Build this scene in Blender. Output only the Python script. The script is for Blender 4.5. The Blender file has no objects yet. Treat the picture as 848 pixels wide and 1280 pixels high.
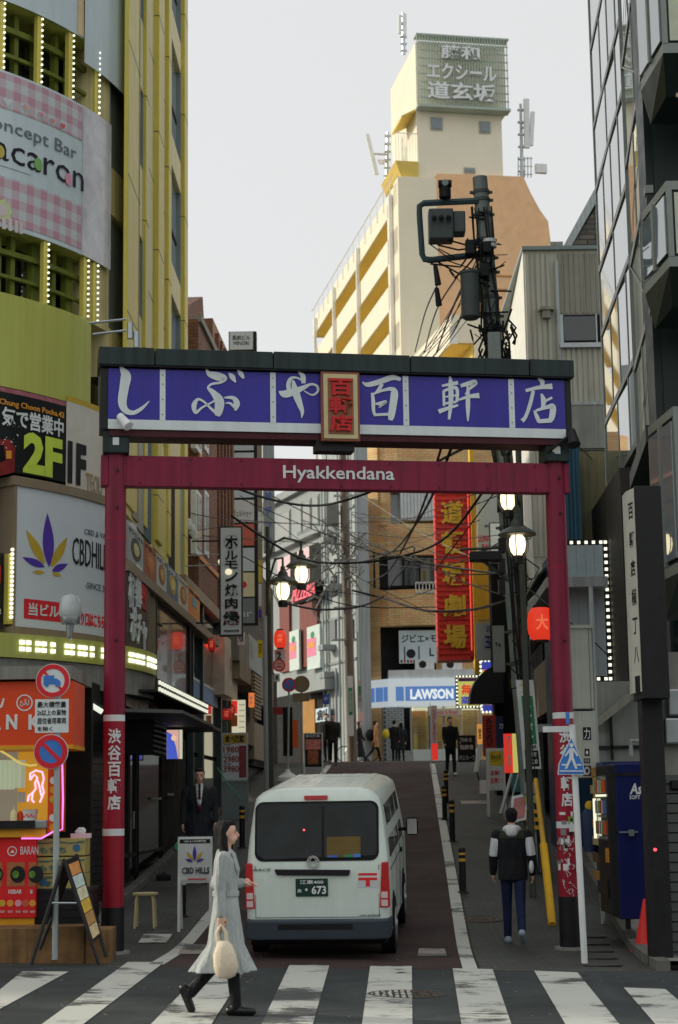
import bpy,bmesh,math,random
from mathutils import Vector,Matrix
random.seed(7)
SC=bpy.context.scene
COL=SC.collection
PI=math.pi
R=math.radians

# ---------------------------------------------------------------- camera
FPX=2210.0
CAMZ=1.83
PITCH=math.atan(364/FPX)
ROLL=R(0.81)
def _axes():
    r=Vector((1,0,0));u=Vector((0,-math.sin(PITCH),math.cos(PITCH)));f=Vector((0,math.cos(PITCH),math.sin(PITCH)))
    r2=r*math.cos(ROLL)-u*math.sin(ROLL)
    u2=r*math.sin(ROLL)+u*math.cos(ROLL)
    return r2,u2,f
CR,CU,CF=_axes()
cam_d=bpy.data.cameras.new('camera')
cam=bpy.data.objects.new('camera',cam_d);COL.objects.link(cam)
M=Matrix((CR,CU,-CF)).transposed().to_4x4()
M.translation=Vector((0,0,CAMZ))
cam.matrix_world=M
cam_d.sensor_fit='VERTICAL';cam_d.sensor_height=36.0
cam_d.lens=FPX/1280*36
cam_d.clip_start=0.1;cam_d.clip_end=3000
cam_d.dof.use_dof=True;cam_d.dof.focus_distance=24;cam_d.dof.aperture_fstop=2.8
SC.camera=cam

# ---------------------------------------------------------------- sky, sun, exposure
SUN_EL,SUN_AZ=24.0,285.0            # degrees; azimuth clockwise from +Y: low in the left, slightly ahead
w=bpy.data.worlds.new("World");SC.world=w;w.use_nodes=True
nt=w.node_tree;nt.nodes.clear()
sky=nt.nodes.new('ShaderNodeTexSky');sky.sky_type='NISHITA';sky.sun_disc=False
sky.sun_elevation=R(SUN_EL);sky.sun_rotation=R(SUN_AZ);sky.air_density=1.0;sky.dust_density=4.0;sky.ozone_density=1.0
veil=nt.nodes.new('ShaderNodeMix');veil.data_type='RGBA';veil.inputs[0].default_value=0.8
veil.inputs[7].default_value=(6.15,6.12,5.95,1)       # thin even cloud veil
bg=nt.nodes.new('ShaderNodeBackground');bg.inputs[1].default_value=0.12
wo=nt.nodes.new('ShaderNodeOutputWorld')
nt.links.new(sky.outputs[0],veil.inputs[6]);nt.links.new(veil.outputs[2],bg.inputs[0]);nt.links.new(bg.outputs[0],wo.inputs[0])
sun_d=bpy.data.lights.new('sun','SUN');sun_d.energy=2.0;sun_d.angle=R(2.0);sun_d.color=(1.0,0.90,0.74)
sun=bpy.data.objects.new('sun',sun_d);COL.objects.link(sun)
_a=R(SUN_AZ);_e=R(SUN_EL)
sd=Vector((math.sin(_a)*math.cos(_e),math.cos(_a)*math.cos(_e),math.sin(_e)))
sun.rotation_euler=sd.to_track_quat('Z','Y').to_euler()
SC.view_settings.view_transform='Standard';SC.view_settings.look='None'
SC.view_settings.exposure=0.3;SC.view_settings.gamma=1.0
SC.cycles.max_bounces=6;SC.cycles.diffuse_bounces=3;SC.cycles.glossy_bounces=3;SC.cycles.transparent_max_bounces=6

# ---------------------------------------------------------------- helpers
def ray(px,py):
    return (CF+CR*((px-424)/FPX)-CU*((py-640)/FPX))
def W(px,py,Y):
    d=ray(px,py);t=Y/d.y
    return Vector((d.x*t,Y,CAMZ+d.z*t))
class Fr:
    """A vertical working plane: u to the viewer's right, v away from the viewer, z up."""
    def __init__(s,ax,ay,bx,by):
        s.o=Vector((ax,ay,0));s.a=math.atan2(by-ay,bx-ax);s.len=math.hypot(bx-ax,by-ay)
        s.u=Vector((math.cos(s.a),math.sin(s.a),0));s.n=Vector((-math.sin(s.a),math.cos(s.a),0))
    def px(s,px,py,v=0.0):
        d=ray(px,py);c=Vector((0,0,CAMZ))
        t=((s.o+s.n*v)-c).dot(s.n)/d.dot(s.n)
        p=c+d*t
        return ((p-s.o).dot(s.u),p.z)
    def pt(s,u,v,z):
        return s.o+s.u*u+s.n*v+Vector((0,0,z))
WF=Fr(0,0,1,0)
OFF={}
def flat(Y):
    return Fr(0,Y,1,Y)

def ramp(x,a,b):
    t=min(1,max(0,(x-a)/(b-a)));return t*t*(3-2*t)
_prof=[0.0]
for _i in range(1,1400):
    _y=_i*0.1
    _prof.append(_prof[-1]+0.1*(0.083*ramp(_y,22,25)-0.065*ramp(_y,60,66)-0.018*ramp(_y,80,90)))
def gz(x,y):
    i=min(1398,max(0,y*10));k=int(i);h=_prof[k]+(_prof[k+1]-_prof[k])*(i-k)
    return h-0.022*(max(-12,min(12,x))+1)*(1-ramp(y,24,34))

MATS={}
def lin(c):
    c=c/255.0
    return c/12.92 if c<=0.04045 else ((c+0.055)/1.055)**2.4
def mat(name,rgb,k=0.66,rough=0.6,metal=0.0,var=0.12,scale=3.0,bump=0.0,bscale=40.0,streak=0.0,coat=0.0,cap=0.85,folds=False):
    """rgb as seen in daylight shade; k = light level there; gives the base colour."""
    if name in MATS:return MATS[name]
    m=bpy.data.materials.new(name);m.use_nodes=True;t=m.node_tree;b=t.nodes['Principled BSDF']
    base=[lin(c)/k for c in rgb];mxb=max(base);base=[c*min(1,cap/mxb) if mxb>0 else 0 for c in base]
    b.inputs['Roughness'].default_value=rough;b.inputs['Metallic'].default_value=metal
    if rough>.3 and not metal:b.inputs['Specular IOR Level'].default_value=.3
    if coat:b.inputs['Coat Weight'].default_value=coat;b.inputs['Coat Roughness'].default_value=0.05
    if var or streak or bump:
        tc=t.nodes.new('ShaderNodeTexCoord')
        n=t.nodes.new('ShaderNodeTexNoise');n.inputs['Scale'].default_value=scale;n.inputs['Detail'].default_value=6;n.inputs['Roughness'].default_value=0.65
        t.links.new(tc.outputs['Object'],n.inputs['Vector'])
        mr=t.nodes.new('ShaderNodeMapRange');mr.inputs[1].default_value=0.3;mr.inputs[2].default_value=0.7
        mr.inputs[3].default_value=1-var;mr.inputs[4].default_value=1+var*0.6
        t.links.new(n.outputs['Fac'],mr.inputs[0])
        fac=mr.outputs[0]
        if streak:
            mp=t.nodes.new('ShaderNodeMapping');mp.inputs['Scale'].default_value=(9,9,0.35)
            t.links.new(tc.outputs['Object'],mp.inputs[0])
            n2=t.nodes.new('ShaderNodeTexNoise');n2.inputs['Scale'].default_value=1.0;n2.inputs['Detail'].default_value=4
            t.links.new(mp.outputs[0],n2.inputs['Vector'])
            m2=t.nodes.new('ShaderNodeMapRange');m2.inputs[1].default_value=0.42;m2.inputs[2].default_value=0.7
            m2.inputs[3].default_value=1;m2.inputs[4].default_value=1-streak
            t.links.new(n2.outputs['Fac'],m2.inputs[0])
            mu=t.nodes.new('ShaderNodeMath');mu.operation='MULTIPLY';t.links.new(fac,mu.inputs[0]);t.links.new(m2.outputs[0],mu.inputs[1]);fac=mu.outputs[0]
        vm=t.nodes.new('ShaderNodeVectorMath');vm.operation='SCALE';vm.inputs[0].default_value=base
        t.links.new(fac,vm.inputs['Scale']);t.links.new(vm.outputs[0],b.inputs['Base Color'])
        rr=t.nodes.new('ShaderNodeMapRange');rr.inputs[1].default_value=0.3;rr.inputs[2].default_value=0.7
        rr.inputs[3].default_value=max(0.02,rough*0.8);rr.inputs[4].default_value=min(1,rough*1.2)
        t.links.new(n.outputs['Fac'],rr.inputs[0]);t.links.new(rr.outputs[0],b.inputs['Roughness'])
        if bump:
            n3=t.nodes.new('ShaderNodeTexNoise');n3.inputs['Scale'].default_value=bscale;n3.inputs['Detail'].default_value=5
            if folds:
                m3=t.nodes.new('ShaderNodeMapping');m3.inputs['Scale'].default_value=(1,1,.22);t.links.new(tc.outputs['Object'],m3.inputs[0]);t.links.new(m3.outputs[0],n3.inputs['Vector'])
            else:t.links.new(tc.outputs['Object'],n3.inputs['Vector'])
            bp=t.nodes.new('ShaderNodeBump');bp.inputs['Strength'].default_value=bump;bp.inputs['Distance'].default_value=0.12 if folds else 0.02
            t.links.new(n3.outputs['Fac'],bp.inputs['Height']);t.links.new(bp.outputs[0],b.inputs['Normal'])
    else:
        b.inputs['Base Color'].default_value=(*base,1)
    MATS[name]=m
    return m
def asphalt(name,rgb,k=.7):
    m=mat(name,rgb,k=k,rough=.86,var=.22,scale=.9,bump=.5,bscale=140);t=m.node_tree;b=t.nodes['Principled BSDF'];L=b.inputs['Base Color'].links[0].from_socket
    tc=t.nodes.new('ShaderNodeTexCoord')
    def fac(node,a,c,lo,hi,out='Fac'):
        mr=t.nodes.new('ShaderNodeMapRange');mr.inputs[1].default_value=a;mr.inputs[2].default_value=c;mr.inputs[3].default_value=lo;mr.inputs[4].default_value=hi
        t.links.new(node.outputs[out],mr.inputs[0]);return mr.outputs[0]
    n1=t.nodes.new('ShaderNodeTexNoise');n1.inputs['Scale'].default_value=75;n1.inputs['Detail'].default_value=3
    n2=t.nodes.new('ShaderNodeTexNoise');n2.inputs['Scale'].default_value=.45;n2.inputs['Detail'].default_value=9;n2.inputs['Roughness'].default_value=.7;n2.inputs['Distortion'].default_value=1.2
    v=t.nodes.new('ShaderNodeTexVoronoi');v.feature='DISTANCE_TO_EDGE';v.inputs['Scale'].default_value=.55;n4=t.nodes.new('ShaderNodeTexNoise');n4.inputs['Scale'].default_value=2.5;n4.inputs['Detail'].default_value=6
    mxv=t.nodes.new('ShaderNodeMix');mxv.data_type='VECTOR';mxv.inputs[0].default_value=.35;t.links.new(tc.outputs['Object'],mxv.inputs[4]);t.links.new(n4.outputs['Color'],mxv.inputs[5]);t.links.new(mxv.outputs[1],v.inputs['Vector'])
    for n in (n1,n2,n4):t.links.new(tc.outputs['Object'],n.inputs['Vector'])
    for f in (fac(n1,.35,.65,.72,1.32),fac(n2,.42,.62,.72,1.12),fac(v,0,.006,.6,1,'Distance')):
        s=t.nodes.new('ShaderNodeVectorMath');s.operation='SCALE';t.links.new(L,s.inputs[0]);t.links.new(f,s.inputs['Scale']);L=s.outputs[0]
    t.links.new(L,b.inputs['Base Color']);return m
def emat(name,rgb,s=1.0,base=None):
    if name in MATS:return MATS[name]
    m=bpy.data.materials.new(name);m.use_nodes=True;b=m.node_tree.nodes['Principled BSDF']
    c=[lin(x) for x in rgb]
    b.inputs['Base Color'].default_value=(*[x*0.5 for x in c],1);b.inputs['Roughness'].default_value=0.4
    b.inputs['Emission Color'].default_value=(*c,1);b.inputs['Emission Strength'].default_value=s
    MATS[name]=m;return m
def glass(name,rgb,rough=0.04,var=0.0,k=0.66,spec=0.8):
    """window glass seen by day from outside: dark room behind, mirror-like surface"""
    if name in MATS:return MATS[name]
    m=mat(name,rgb,k=k,rough=rough,var=var)
    b=m.node_tree.nodes['Principled BSDF'];b.inputs['Specular IOR Level'].default_value=spec;b.inputs['Coat Weight'].default_value=0.5;b.inputs['Coat Roughness'].default_value=0.02
    return m
def clear(name,rgb=(235,240,238),alpha=0.25,rough=0.03):
    if name in MATS:return MATS[name]
    m=bpy.data.materials.new(name);m.use_nodes=True;t=m.node_tree;t.nodes.clear()
    g=t.nodes.new('ShaderNodeBsdfGlossy');g.inputs[0].default_value=(*[lin(c) for c in rgb],1);g.inputs[1].default_value=rough
    tr=t.nodes.new('ShaderNodeBsdfTransparent');tr.inputs[0].default_value=(*[lin(c) for c in rgb],1)
    mx=t.nodes.new('ShaderNodeMixShader');mx.inputs[0].default_value=alpha
    o=t.nodes.new('ShaderNodeOutputMaterial')
    t.links.new(tr.outputs[0],mx.inputs[1]);t.links.new(g.outputs[0],mx.inputs[2]);t.links.new(mx.outputs[0],o.inputs[0])
    MATS[name]=m;return m

class MB:
    def __init__(s,T=None):
        s.v=[];s.f=[];s.m=[];s.mi=0;s.T=T
    def add(s,vs,fs):
        o=len(s.v)
        if s.T is not None:vs=[s.T @ Vector(p) for p in vs]
        s.v+=[tuple(p) for p in vs]
        s.f+=[tuple(i+o for i in f) for f in fs];s.m+=[s.mi]*len(fs)
        return s
    def box(s,x0,x1,y0,y1,z0,z1):
        if x0>x1:x0,x1=x1,x0
        if y0>y1:y0,y1=y1,y0
        if z0>z1:z0,z1=z1,z0
        return s.add([(x0,y0,z0),(x1,y0,z0),(x1,y1,z0),(x0,y1,z0),(x0,y0,z1),(x1,y0,z1),(x1,y1,z1),(x0,y1,z1)],
                     [(0,3,2,1),(4,5,6,7),(0,1,5,4),(1,2,6,5),(2,3,7,6),(3,0,4,7)])
    def hexa(s,p):
        return s.add(p,[(0,3,2,1),(4,5,6,7),(0,1,5,4),(1,2,6,5),(2,3,7,6),(3,0,4,7)])
    def face(s,p):
        return s.add(p,[tuple(range(len(p)))])
    def prism(s,pts,y0,y1):
        """pts = outline in (x,z), extruded along y"""
        n=len(pts);v=[(x,y0,z) for x,z in pts]+[(x,y1,z) for x,z in pts]
        return s.add(v,[tuple(range(n)),tuple(range(2*n-1,n-1,-1))]+[(i,i+n,(i+1)%n+n,(i+1)%n) for i in range(n)])
    def prismz(s,pts,z0,z1):
        n=len(pts);v=[(x,y,z0) for x,y in pts]+[(x,y,z1) for x,y in pts]
        return s.add(v,[tuple(range(n-1,-1,-1)),tuple(range(n,2*n))]+[(i,(i+1)%n,(i+1)%n+n,i+n) for i in range(n)])
    def cyl(s,p0,p1,r0,r1=None,n=12,caps=True):
        if r1 is None:r1=r0
        p0=Vector(p0);p1=Vector(p1);d=(p1-p0).normalized()
        a=Vector((0,0,1)) if abs(d.z)<0.9 else Vector((1,0,0))
        e1=d.cross(a).normalized();e2=d.cross(e1)
        v=[]
        for p,r in ((p0,r0),(p1,r1)):
            for i in range(n):
                t=2*PI*i/n;v.append(p+e1*(r*math.cos(t))+e2*(r*math.sin(t)))
        f=[(i,i+n,(i+1)%n+n,(i+1)%n) for i in range(n)]
        if caps:f+=[tuple(range(n)),tuple(range(2*n-1,n-1,-1))]
        return s.add(v,f)
    def tube(s,pts,r,n=6):
        pts=[Vector(p) for p in pts]
        rings=[];prev=None
        for i,p in enumerate(pts):
            d=(pts[min(i+1,len(pts)-1)]-pts[max(i-1,0)]).normalized()
            if prev is None:
                a=Vector((0,0,1)) if abs(d.z)<0.9 else Vector((1,0,0));e1=d.cross(a).normalized()
            else:
                e1=(prev-d*prev.dot(d)).normalized()
            prev=e1;e2=d.cross(e1)
            rr=r[i] if isinstance(r,(list,tuple)) else r
            rings.append([p+e1*(rr*math.cos(2*PI*k/n))+e2*(rr*math.sin(2*PI*k/n)) for k in range(n)])
        return s.rings(rings)
    def rings(s,rings,caps=True):
        n=len(rings[0]);v=[p for rg in rings for p in rg];f=[]
        for j in range(len(rings)-1):
            for i in range(n):
                a=j*n+i;b=j*n+(i+1)%n
                f.append((a,b,b+n,a+n))
        if caps:
            f.append(tuple(range(n-1,-1,-1)));k=(len(rings)-1)*n;f.append(tuple(range(k,k+n)))
        return s.add(v,f)
    def lathe(s,prof,c=(0,0,0),n=20):
        c=Vector(c)
        return s.rings([[c+Vector((r*math.cos(2*PI*i/n),r*math.sin(2*PI*i/n),z)) for i in range(n)] for r,z in prof])
    def ball(s,c,r,n=12,m=8,rot=None):
        if not isinstance(r,(tuple,list)):r=(r,r,r)
        c=Vector(c);rg=[]
        for j in range(1,m):
            t=PI*j/m;ring=[]
            for i in range(n):
                q=2*PI*i/n
                p=Vector((r[0]*math.sin(t)*math.cos(q),r[1]*math.sin(t)*math.sin(q),-r[2]*math.cos(t)))
                if rot is not None:p=rot @ p
                ring.append(c+p)
            rg.append(ring)
        return s.rings(rg)
    def cap(s,p0,p1,r0,r1=None,n=12):
        """tapered limb with round ends"""
        if r1 is None:r1=r0
        s.cyl(p0,p1,r0,r1,n);s.ball(p0,r0*0.995,n,8);s.ball(p1,r1*0.995,n,8);return s
    def loft(s,rg,n=20):
        """rings (cx, cy, z, rx, ry)"""
        return s.rings([[Vector((cx+rx*math.cos(2*PI*i/n),cy+ry*math.sin(2*PI*i/n),z)) for i in range(n)] for cx,cy,z,rx,ry in rg])
    def disc(s,cx,cz,r,y0,y1,n=24,sx=1.0):
        return s.prism([(cx+r*sx*math.cos(2*PI*i/n),cz+r*math.sin(2*PI*i/n)) for i in range(n)],y0,y1)
    def mesh(s,mats,off=None,smooth=False):
        me=bpy.data.meshes.new('m')
        v=s.v
        if off is not None:v=[(a-off[0],b-off[1],c-off[2]) for a,b,c in v]
        me.from_pydata(v,[],s.f)
        if not isinstance(mats,(list,tuple)):mats=[mats]
        for m in mats:me.materials.append(m)
        me.polygons.foreach_set('material_index',s.m)
        if smooth:me.polygons.foreach_set('use_smooth',[True]*len(s.f))
        bm=bmesh.new();bm.from_mesh(me);bmesh.ops.recalc_face_normals(bm,faces=bm.faces);bm.to_mesh(me);bm.free()
        return me
    def build(s,name,mats,parent=None,label=None,smooth=False,bev=0.0,kind=None,cat=None,group=None,frame=None,auto=None):
        off=OFF.get(parent.name) if parent is not None else None
        me=s.mesh(mats,off,smooth or auto is not None)
        if auto is not None:me.set_sharp_from_angle(angle=R(auto))
        me.name=name
        o=bpy.data.objects.new(name,me);COL.objects.link(o)
        if parent is not None:o.parent=parent;OFF[o.name]=off if off is not None else Vector((0,0,0))
        elif frame is not None:o.location=frame.o;o.rotation_euler=(0,0,frame.a)
        if label:o['label']=label
        if kind:o['kind']=kind
        if cat:o['category']=cat
        if group:o['group']=group
        if bev:
            b=o.modifiers.new('bevel','BEVEL');b.width=bev;b.segments=2;b.limit_method='ANGLE';b.angle_limit=R(40)
        return o
def thing(name,label,cat,fr=WF,at=(0,0,0),group=None,kind=None,rz=None):
    """Empty at a thing's base; its parts are given in the coordinates of frame fr."""
    o=bpy.data.objects.new(name,None);COL.objects.link(o);o.empty_display_size=0.2
    o.location=fr.pt(*at);o.rotation_euler=(0,0,fr.a if rz is None else rz)
    OFF[o.name]=Vector(at)
    if label:o['label']=label
    if cat:o['category']=cat
    if group:o['group']=group
    if kind:o['kind']=kind
    return o
def prop(o,label=None,cat=None,group=None,kind=None):
    for k,v in (('label',label),('category',cat),('group',group),('kind',kind)):
        if v:o[k]=v
    return o
def dup(o,loc=None,rz=None,label=None,parent=None):
    c=o.copy();COL.objects.link(c)
    if parent is not None:c.parent=parent
    if loc is not None:c.location=loc
    if rz is not None:c.rotation_euler=(0,0,rz)
    if label:c['label']=label
    for ch in list(o.children):dup(ch,parent=c)
    return c

TXT={}
def txt(s,box,parent,m,y=0.0,ext=0.006,bold=0.0,name='lettering',vert=False,mapf=None,shear=0.0,keep=False,sp=1.0,sub=0):
    """s fitted into box (x0,x1,z0,z1) of the parent's frame, facing the viewer, front at y-ext"""
    if any(ord(c)>0x2E80 for c in s):bold=min(bold,0.026)
    if vert:s='\n'.join(s)
    c=bpy.data.curves.new('t','FONT');c.body=s;c.offset=bold;c.resolution_u=2;c.space_line=sp*(0.82 if vert else 1)
    c.align_x='CENTER';c.shear=shear;c.extrude=0.5
    o=bpy.data.objects.new('t',c);me=o.to_mesh()
    co=[v.co.copy() for v in me.vertices]
    fs=[tuple(p.vertices) for p in me.polygons]
    bpy.data.objects.remove(o);bpy.data.curves.remove(c)
    if not co:return None
    xa=min(p.x for p in co);xb=max(p.x for p in co);ya=min(p.y for p in co);yb=max(p.y for p in co)
    x0,x1,z0,z1=box
    sx=(x1-x0)/max(1e-6,xb-xa);sz=(z1-z0)/max(1e-6,yb-ya)
    if keep:
        k=min(sx,sz);cx=(x0+x1)/2;cz=(z0+z1)/2
        f=lambda p:(cx+(p.x-(xa+xb)/2)*k,y-(p.z+0.5)*ext,cz+(p.y-(ya+yb)/2)*k)
    else:
        f=lambda p:(x0+(p.x-xa)*sx,y-(p.z+0.5)*ext,z0+(p.y-ya)*sz)
    if sub:
        bm=bmesh.new();vv=[bm.verts.new(p) for p in co]
        for q in fs:
            try:bm.faces.new([vv[i] for i in q])
            except ValueError:pass
        for _ in range(4):
            bmesh.ops.triangulate(bm,faces=bm.faces[:]);ed=[e for e in bm.edges if e.calc_length()*sx>sub]
            if not ed:break
            bmesh.ops.subdivide_edges(bm,edges=ed,cuts=1)
        bmesh.ops.triangulate(bm,faces=bm.faces[:]);bm.verts.index_update();co=[v_.co.copy() for v_ in bm.verts];fs=[tuple(v_.index for v_ in q.verts) for q in bm.faces];bm.free()
    mb=MB();v=[f(p) for p in co]
    if mapf:v=[mapf(*p) for p in v]
    mb.add(v,fs)
    return mb.build(name,m,parent)
def fb(fr,x0,y0,x1,y1,v=0.0):
    """pixel rectangle (left, top, right, bottom) -> box in the frame"""
    xm=(x0+x1)/2;ym=(y0+y1)/2
    a=fr.px(x0,ym,v)[0];b=fr.px(x1,ym,v)[0];c=fr.px(xm,y1,v)[1];d=fr.px(xm,y0,v)[1]
    return (a,b,c,d)
def stroke(mb,pts,y0,y1,n=8):
    """brush stroke: pts (x,z,width) -> smooth ribbon solid"""
    P=[]
    for i in range(len(pts)-1):
        p0=pts[max(0,i-1)];p1=pts[i];p2=pts[i+1];p3=pts[min(len(pts)-1,i+2)]
        for k in range(n):
            t=k/n
            P.append(tuple(0.5*((2*b)+(-a+c)*t+(2*a-5*b+4*c-d)*t*t+(-a+3*b-3*c+d)*t**3) for a,b,c,d in zip(p0,p1,p2,p3)))
    P.append(pts[-1])
    L=[];Rr=[]
    for i,(x,z,wd) in enumerate(P):
        a=P[max(0,i-1)];b=P[min(len(P)-1,i+1)]
        dx,dz=b[0]-a[0],b[1]-a[1];l=math.hypot(dx,dz) or 1
        L.append((x-dz/l*wd/2,z+dx/l*wd/2));Rr.append((x+dz/l*wd/2,z-dx/l*wd/2))
    for i in range(len(P)-1):
        q=[L[i],L[i+1],Rr[i+1],Rr[i]]
        mb.prism(q,y0,y1)
    return mb
# ================================================================ GROUND, ROADS
m_asph=asphalt('asphalt_dark',(56,62,63))
m_alley=asphalt('asphalt_alley',(62,50,49))
m_side=asphalt('asphalt_side',(62,65,61))
m_conc=mat('concrete',(128,128,122),rough=0.85,var=0.2,scale=2.5,bump=0.3,streak=0.2)
def worn_paint(name,rgb,amount):
    m=bpy.data.materials.new(name);m.use_nodes=True;t=m.node_tree;b=t.nodes['Principled BSDF'];b.inputs['Roughness'].default_value=0.75
    tc=t.nodes.new('ShaderNodeTexCoord')
    n=t.nodes.new('ShaderNodeTexNoise');n.inputs['Scale'].default_value=7;n.inputs['Detail'].default_value=10;n.inputs['Roughness'].default_value=0.75
    n2=t.nodes.new('ShaderNodeTexNoise');n2.inputs['Scale'].default_value=1.1;n2.inputs['Detail'].default_value=3
    mp=t.nodes.new('ShaderNodeMapping');mp.inputs['Scale'].default_value=(0.6,2.2,1)
    t.links.new(tc.outputs['Object'],mp.inputs[0]);t.links.new(mp.outputs[0],n.inputs[0]);t.links.new(tc.outputs['Object'],n2.inputs[0])
    ad=t.nodes.new('ShaderNodeMath');ad.operation='ADD';t.links.new(n.outputs['Fac'],ad.inputs[0]);t.links.new(n2.outputs['Fac'],ad.inputs[1])
    cr=t.nodes.new('ShaderNodeMapRange');cr.inputs[1].default_value=amount;cr.inputs[2].default_value=amount+0.06
    t.links.new(ad.outputs[0],cr.inputs[0])
    mx=t.nodes.new('ShaderNodeMix');mx.data_type='RGBA'
    mx.inputs[6].default_value=(0.075,0.083,0.083,1);mx.inputs[7].default_value=(*[min(.8,lin(c)/0.66) for c in rgb],1)
    t.links.new(cr.outputs[0],mx.inputs[0]);t.links.new(mx.outputs[2],b.inputs['Base Color']);MATS[name]=m;return m
m_line=worn_paint('road_paint',(165,168,162),0.86)
m_line2=worn_paint('road_paint_worn',(165,168,162),0.92)
m_pink=worn_paint('road_paint_pinkish',(135,128,122),0.9)

def sheet(name,pl,pr,ys,dz,m,kind='structure',parent=None,nx=2):
    v=[];f=[]
    for y in ys:
        a,b=pl(y),pr(y)
        for i in range(nx+1):
            x=a+(b-a)*i/nx;v.append((x,y,gz(x,y)+dz))
    for j in range(len(ys)-1):
        for i in range(nx):
            a=j*(nx+1)+i;f.append((a,a+1,a+nx+2,a+nx+1))
    mb=MB();mb.add(v,f)
    return mb.build(name,m,parent,kind=kind)
def fr_(a,b,st):return [a+(b-a)*i/max(1,round((b-a)/st)) for i in range(max(1,round((b-a)/st))+1)]
ys_all=fr_(-30,10,4)+fr_(10.5,92,.5)[0:]+fr_(95,139,4)
gx=[-400,-60,-12,-6,-3,-1,0,1,3,6,12,60,400]
v=[];f=[]
ysg=[-60]+ys_all+[400,900]
for y in ysg:
    for x in gx:v.append((x,y,gz(x,min(y,139))-(0.012 if y>1 else 0.012)))
for j in range(len(ysg)-1):
    for i in range(len(gx)-1):
        a=j*len(gx)+i;f.append((a,a+1,a+len(gx)+1,a+len(gx)))
mb=MB();mb.add(v,f);ground=mb.build('ground',m_side,kind='structure')
road=sheet('main_road',lambda y:-12,lambda y:12,fr_(3,20.6,.5),0.0,m_asph,nx=12)
rl=lambda y:-2.14+.043*(y-21.1)
rr_=lambda y:1.41+.041*(y-20.6)
alley=sheet('alley_road',lambda y:rl(y)-.08,lambda y:rr_(y)+.1,fr_(20.62,63,.4),0.0,m_alley,nx=4)
far_road=sheet('side_street',lambda y:-9,lambda y:5.5,fr_(63.02,76.5,.5),0.0,m_alley,nx=6)
pav_l=sheet('pavement_left',lambda y:-9,lambda y:rl(y)-.1,fr_(20.62,60,.4),-0.002,m_side,nx=5)
pav_r=sheet('pavement_right',lambda y:rr_(y)+.12,lambda y:9,fr_(20.62,62,.4),-0.002,m_side,nx=5)
sheet('edge_line',lambda y:rl(y)-.12,lambda y:rl(y)+.06,fr_(20.9,30.5,.4),.006,m_line,None,alley,1)
sheet('edge_line',lambda y:rl(y)-.12,lambda y:rl(y)+.06,fr_(52,61,.5),.006,m_line,None,alley,1)
sheet('edge_line',lambda y:rr_(y)-.08,lambda y:rr_(y)+.09,fr_(20.7,61,.4),.006,m_line,None,alley,1)
# crosswalk: each stripe from pixel corners on the flat road
def gp(px,py,dz=0.005):
    Y=20.0
    for _ in range(50):
        p=W(px,py,Y);g=gz(p.x,Y)
        d=ray(px,py);t=(g-CAMZ)/d.z if d.z<0 else 1;Y+=.4*(min(60,max(8,d.y*t))-Y)
    p=W(px,py,Y);return (p.x,p.y,gz(p.x,p.y)+dz)
stripes=[((28,1215),(86,1215),(0,1262),(-30,1262)),((160,1203),(206,1203),(112,1275),(40,1290)),((262,1206),(312,1206),(262,1285),(180,1290)),
           ((362,1207),(412,1207),(386,1300),(318,1300)),((463,1208),(515,1208),(516,1300),(450,1300)),((566,1211),(616,1212),(646,1300),(580,1300)),
           ((668,1214),(722,1216),(790,1300),(718,1300)),((780,1235),(832,1237),(905,1300),(836,1300)),((-70,1225),(-18,1225),(-90,1262),(-160,1262))]
for k,q in enumerate(stripes):
    pts=[gp(*c) for c in q]
    # carry the stripe on towards the camera, below the frame
    nb=[]
    for a,b in ((0,3),(1,2)):
        A=Vector(pts[a]);B=Vector(pts[b]);d=(B-A);nb.append((A,A+d*(6.6/max(.1,abs(d.y)))))
    mb=MB();N=9
    for i in range(N):
        q2=[]
        for (A,B),tt in ((nb[0],i/N),(nb[1],i/N),(nb[1],(i+1)/N),(nb[0],(i+1)/N)):
            p=A.lerp(B,tt);q2.append((p.x,p.y,gz(p.x,p.y)+.006))
        mb.face(q2)
    mb.build('crosswalk_stripe',m_line2 if k in (3,4,2) else m_line,road)
# short bars painted by the line
for q,m in ((((524,1186),(556,1186),(559,1196),(522,1196)),m_pink),(((180,1168),(216,1168),(208,1179),(173,1179)),m_line2),(((231,1181),(258,1181),(253,1193),(222,1193)),m_pink),
             (((576,1024),(610,1024),(612,1030),(578,1030)),m_pink)):
    mb=MB();mb.face([gp(*c,dz=.007) for c in q]);mb.build('paint_bar',m,alley)
# manhole covers
m_iron=mat('cast_iron',(70,64,58),rough=0.55,metal=0.6,var=.3,scale=20,bump=.6,bscale=60)
def manhole(px,py,r,par):
    x,y,z=gp(px,py,0);mb=MB();sl=(gz(x,y+.5)-gz(x,y-.5))
    mb.T=Matrix.Translation((x,y,z)) @ Matrix.Rotation(math.atan(sl),4,'X') @ Matrix.Rotation(math.atan(.022 if y<26 else 0),4,'Y')
    mb.lathe([(r,-.02),(r,.007),(r-.03,.008),(r-.03,.004),(0.001,.004)],n=32)
    for a in range(-5,6):
        h=math.sqrt(max(0,(r-.05)**2-(a*r/6)**2))
        mb.box(a*r/6-.012,a*r/6+.012,-h,h,.004,.009)
    for rr in (.35,.65):
        for i in range(24):
            t=2*PI*i/24;mb.box(rr*r*math.cos(t)-.012,rr*r*math.cos(t)+.012,rr*r*math.sin(t)-.012,rr*r*math.sin(t)+.012,.009,.013)
    mb.build('manhole_cover',m_iron,par)
manhole(508,1243,.38,road);manhole(600,1149,.33,pav_r)
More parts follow.
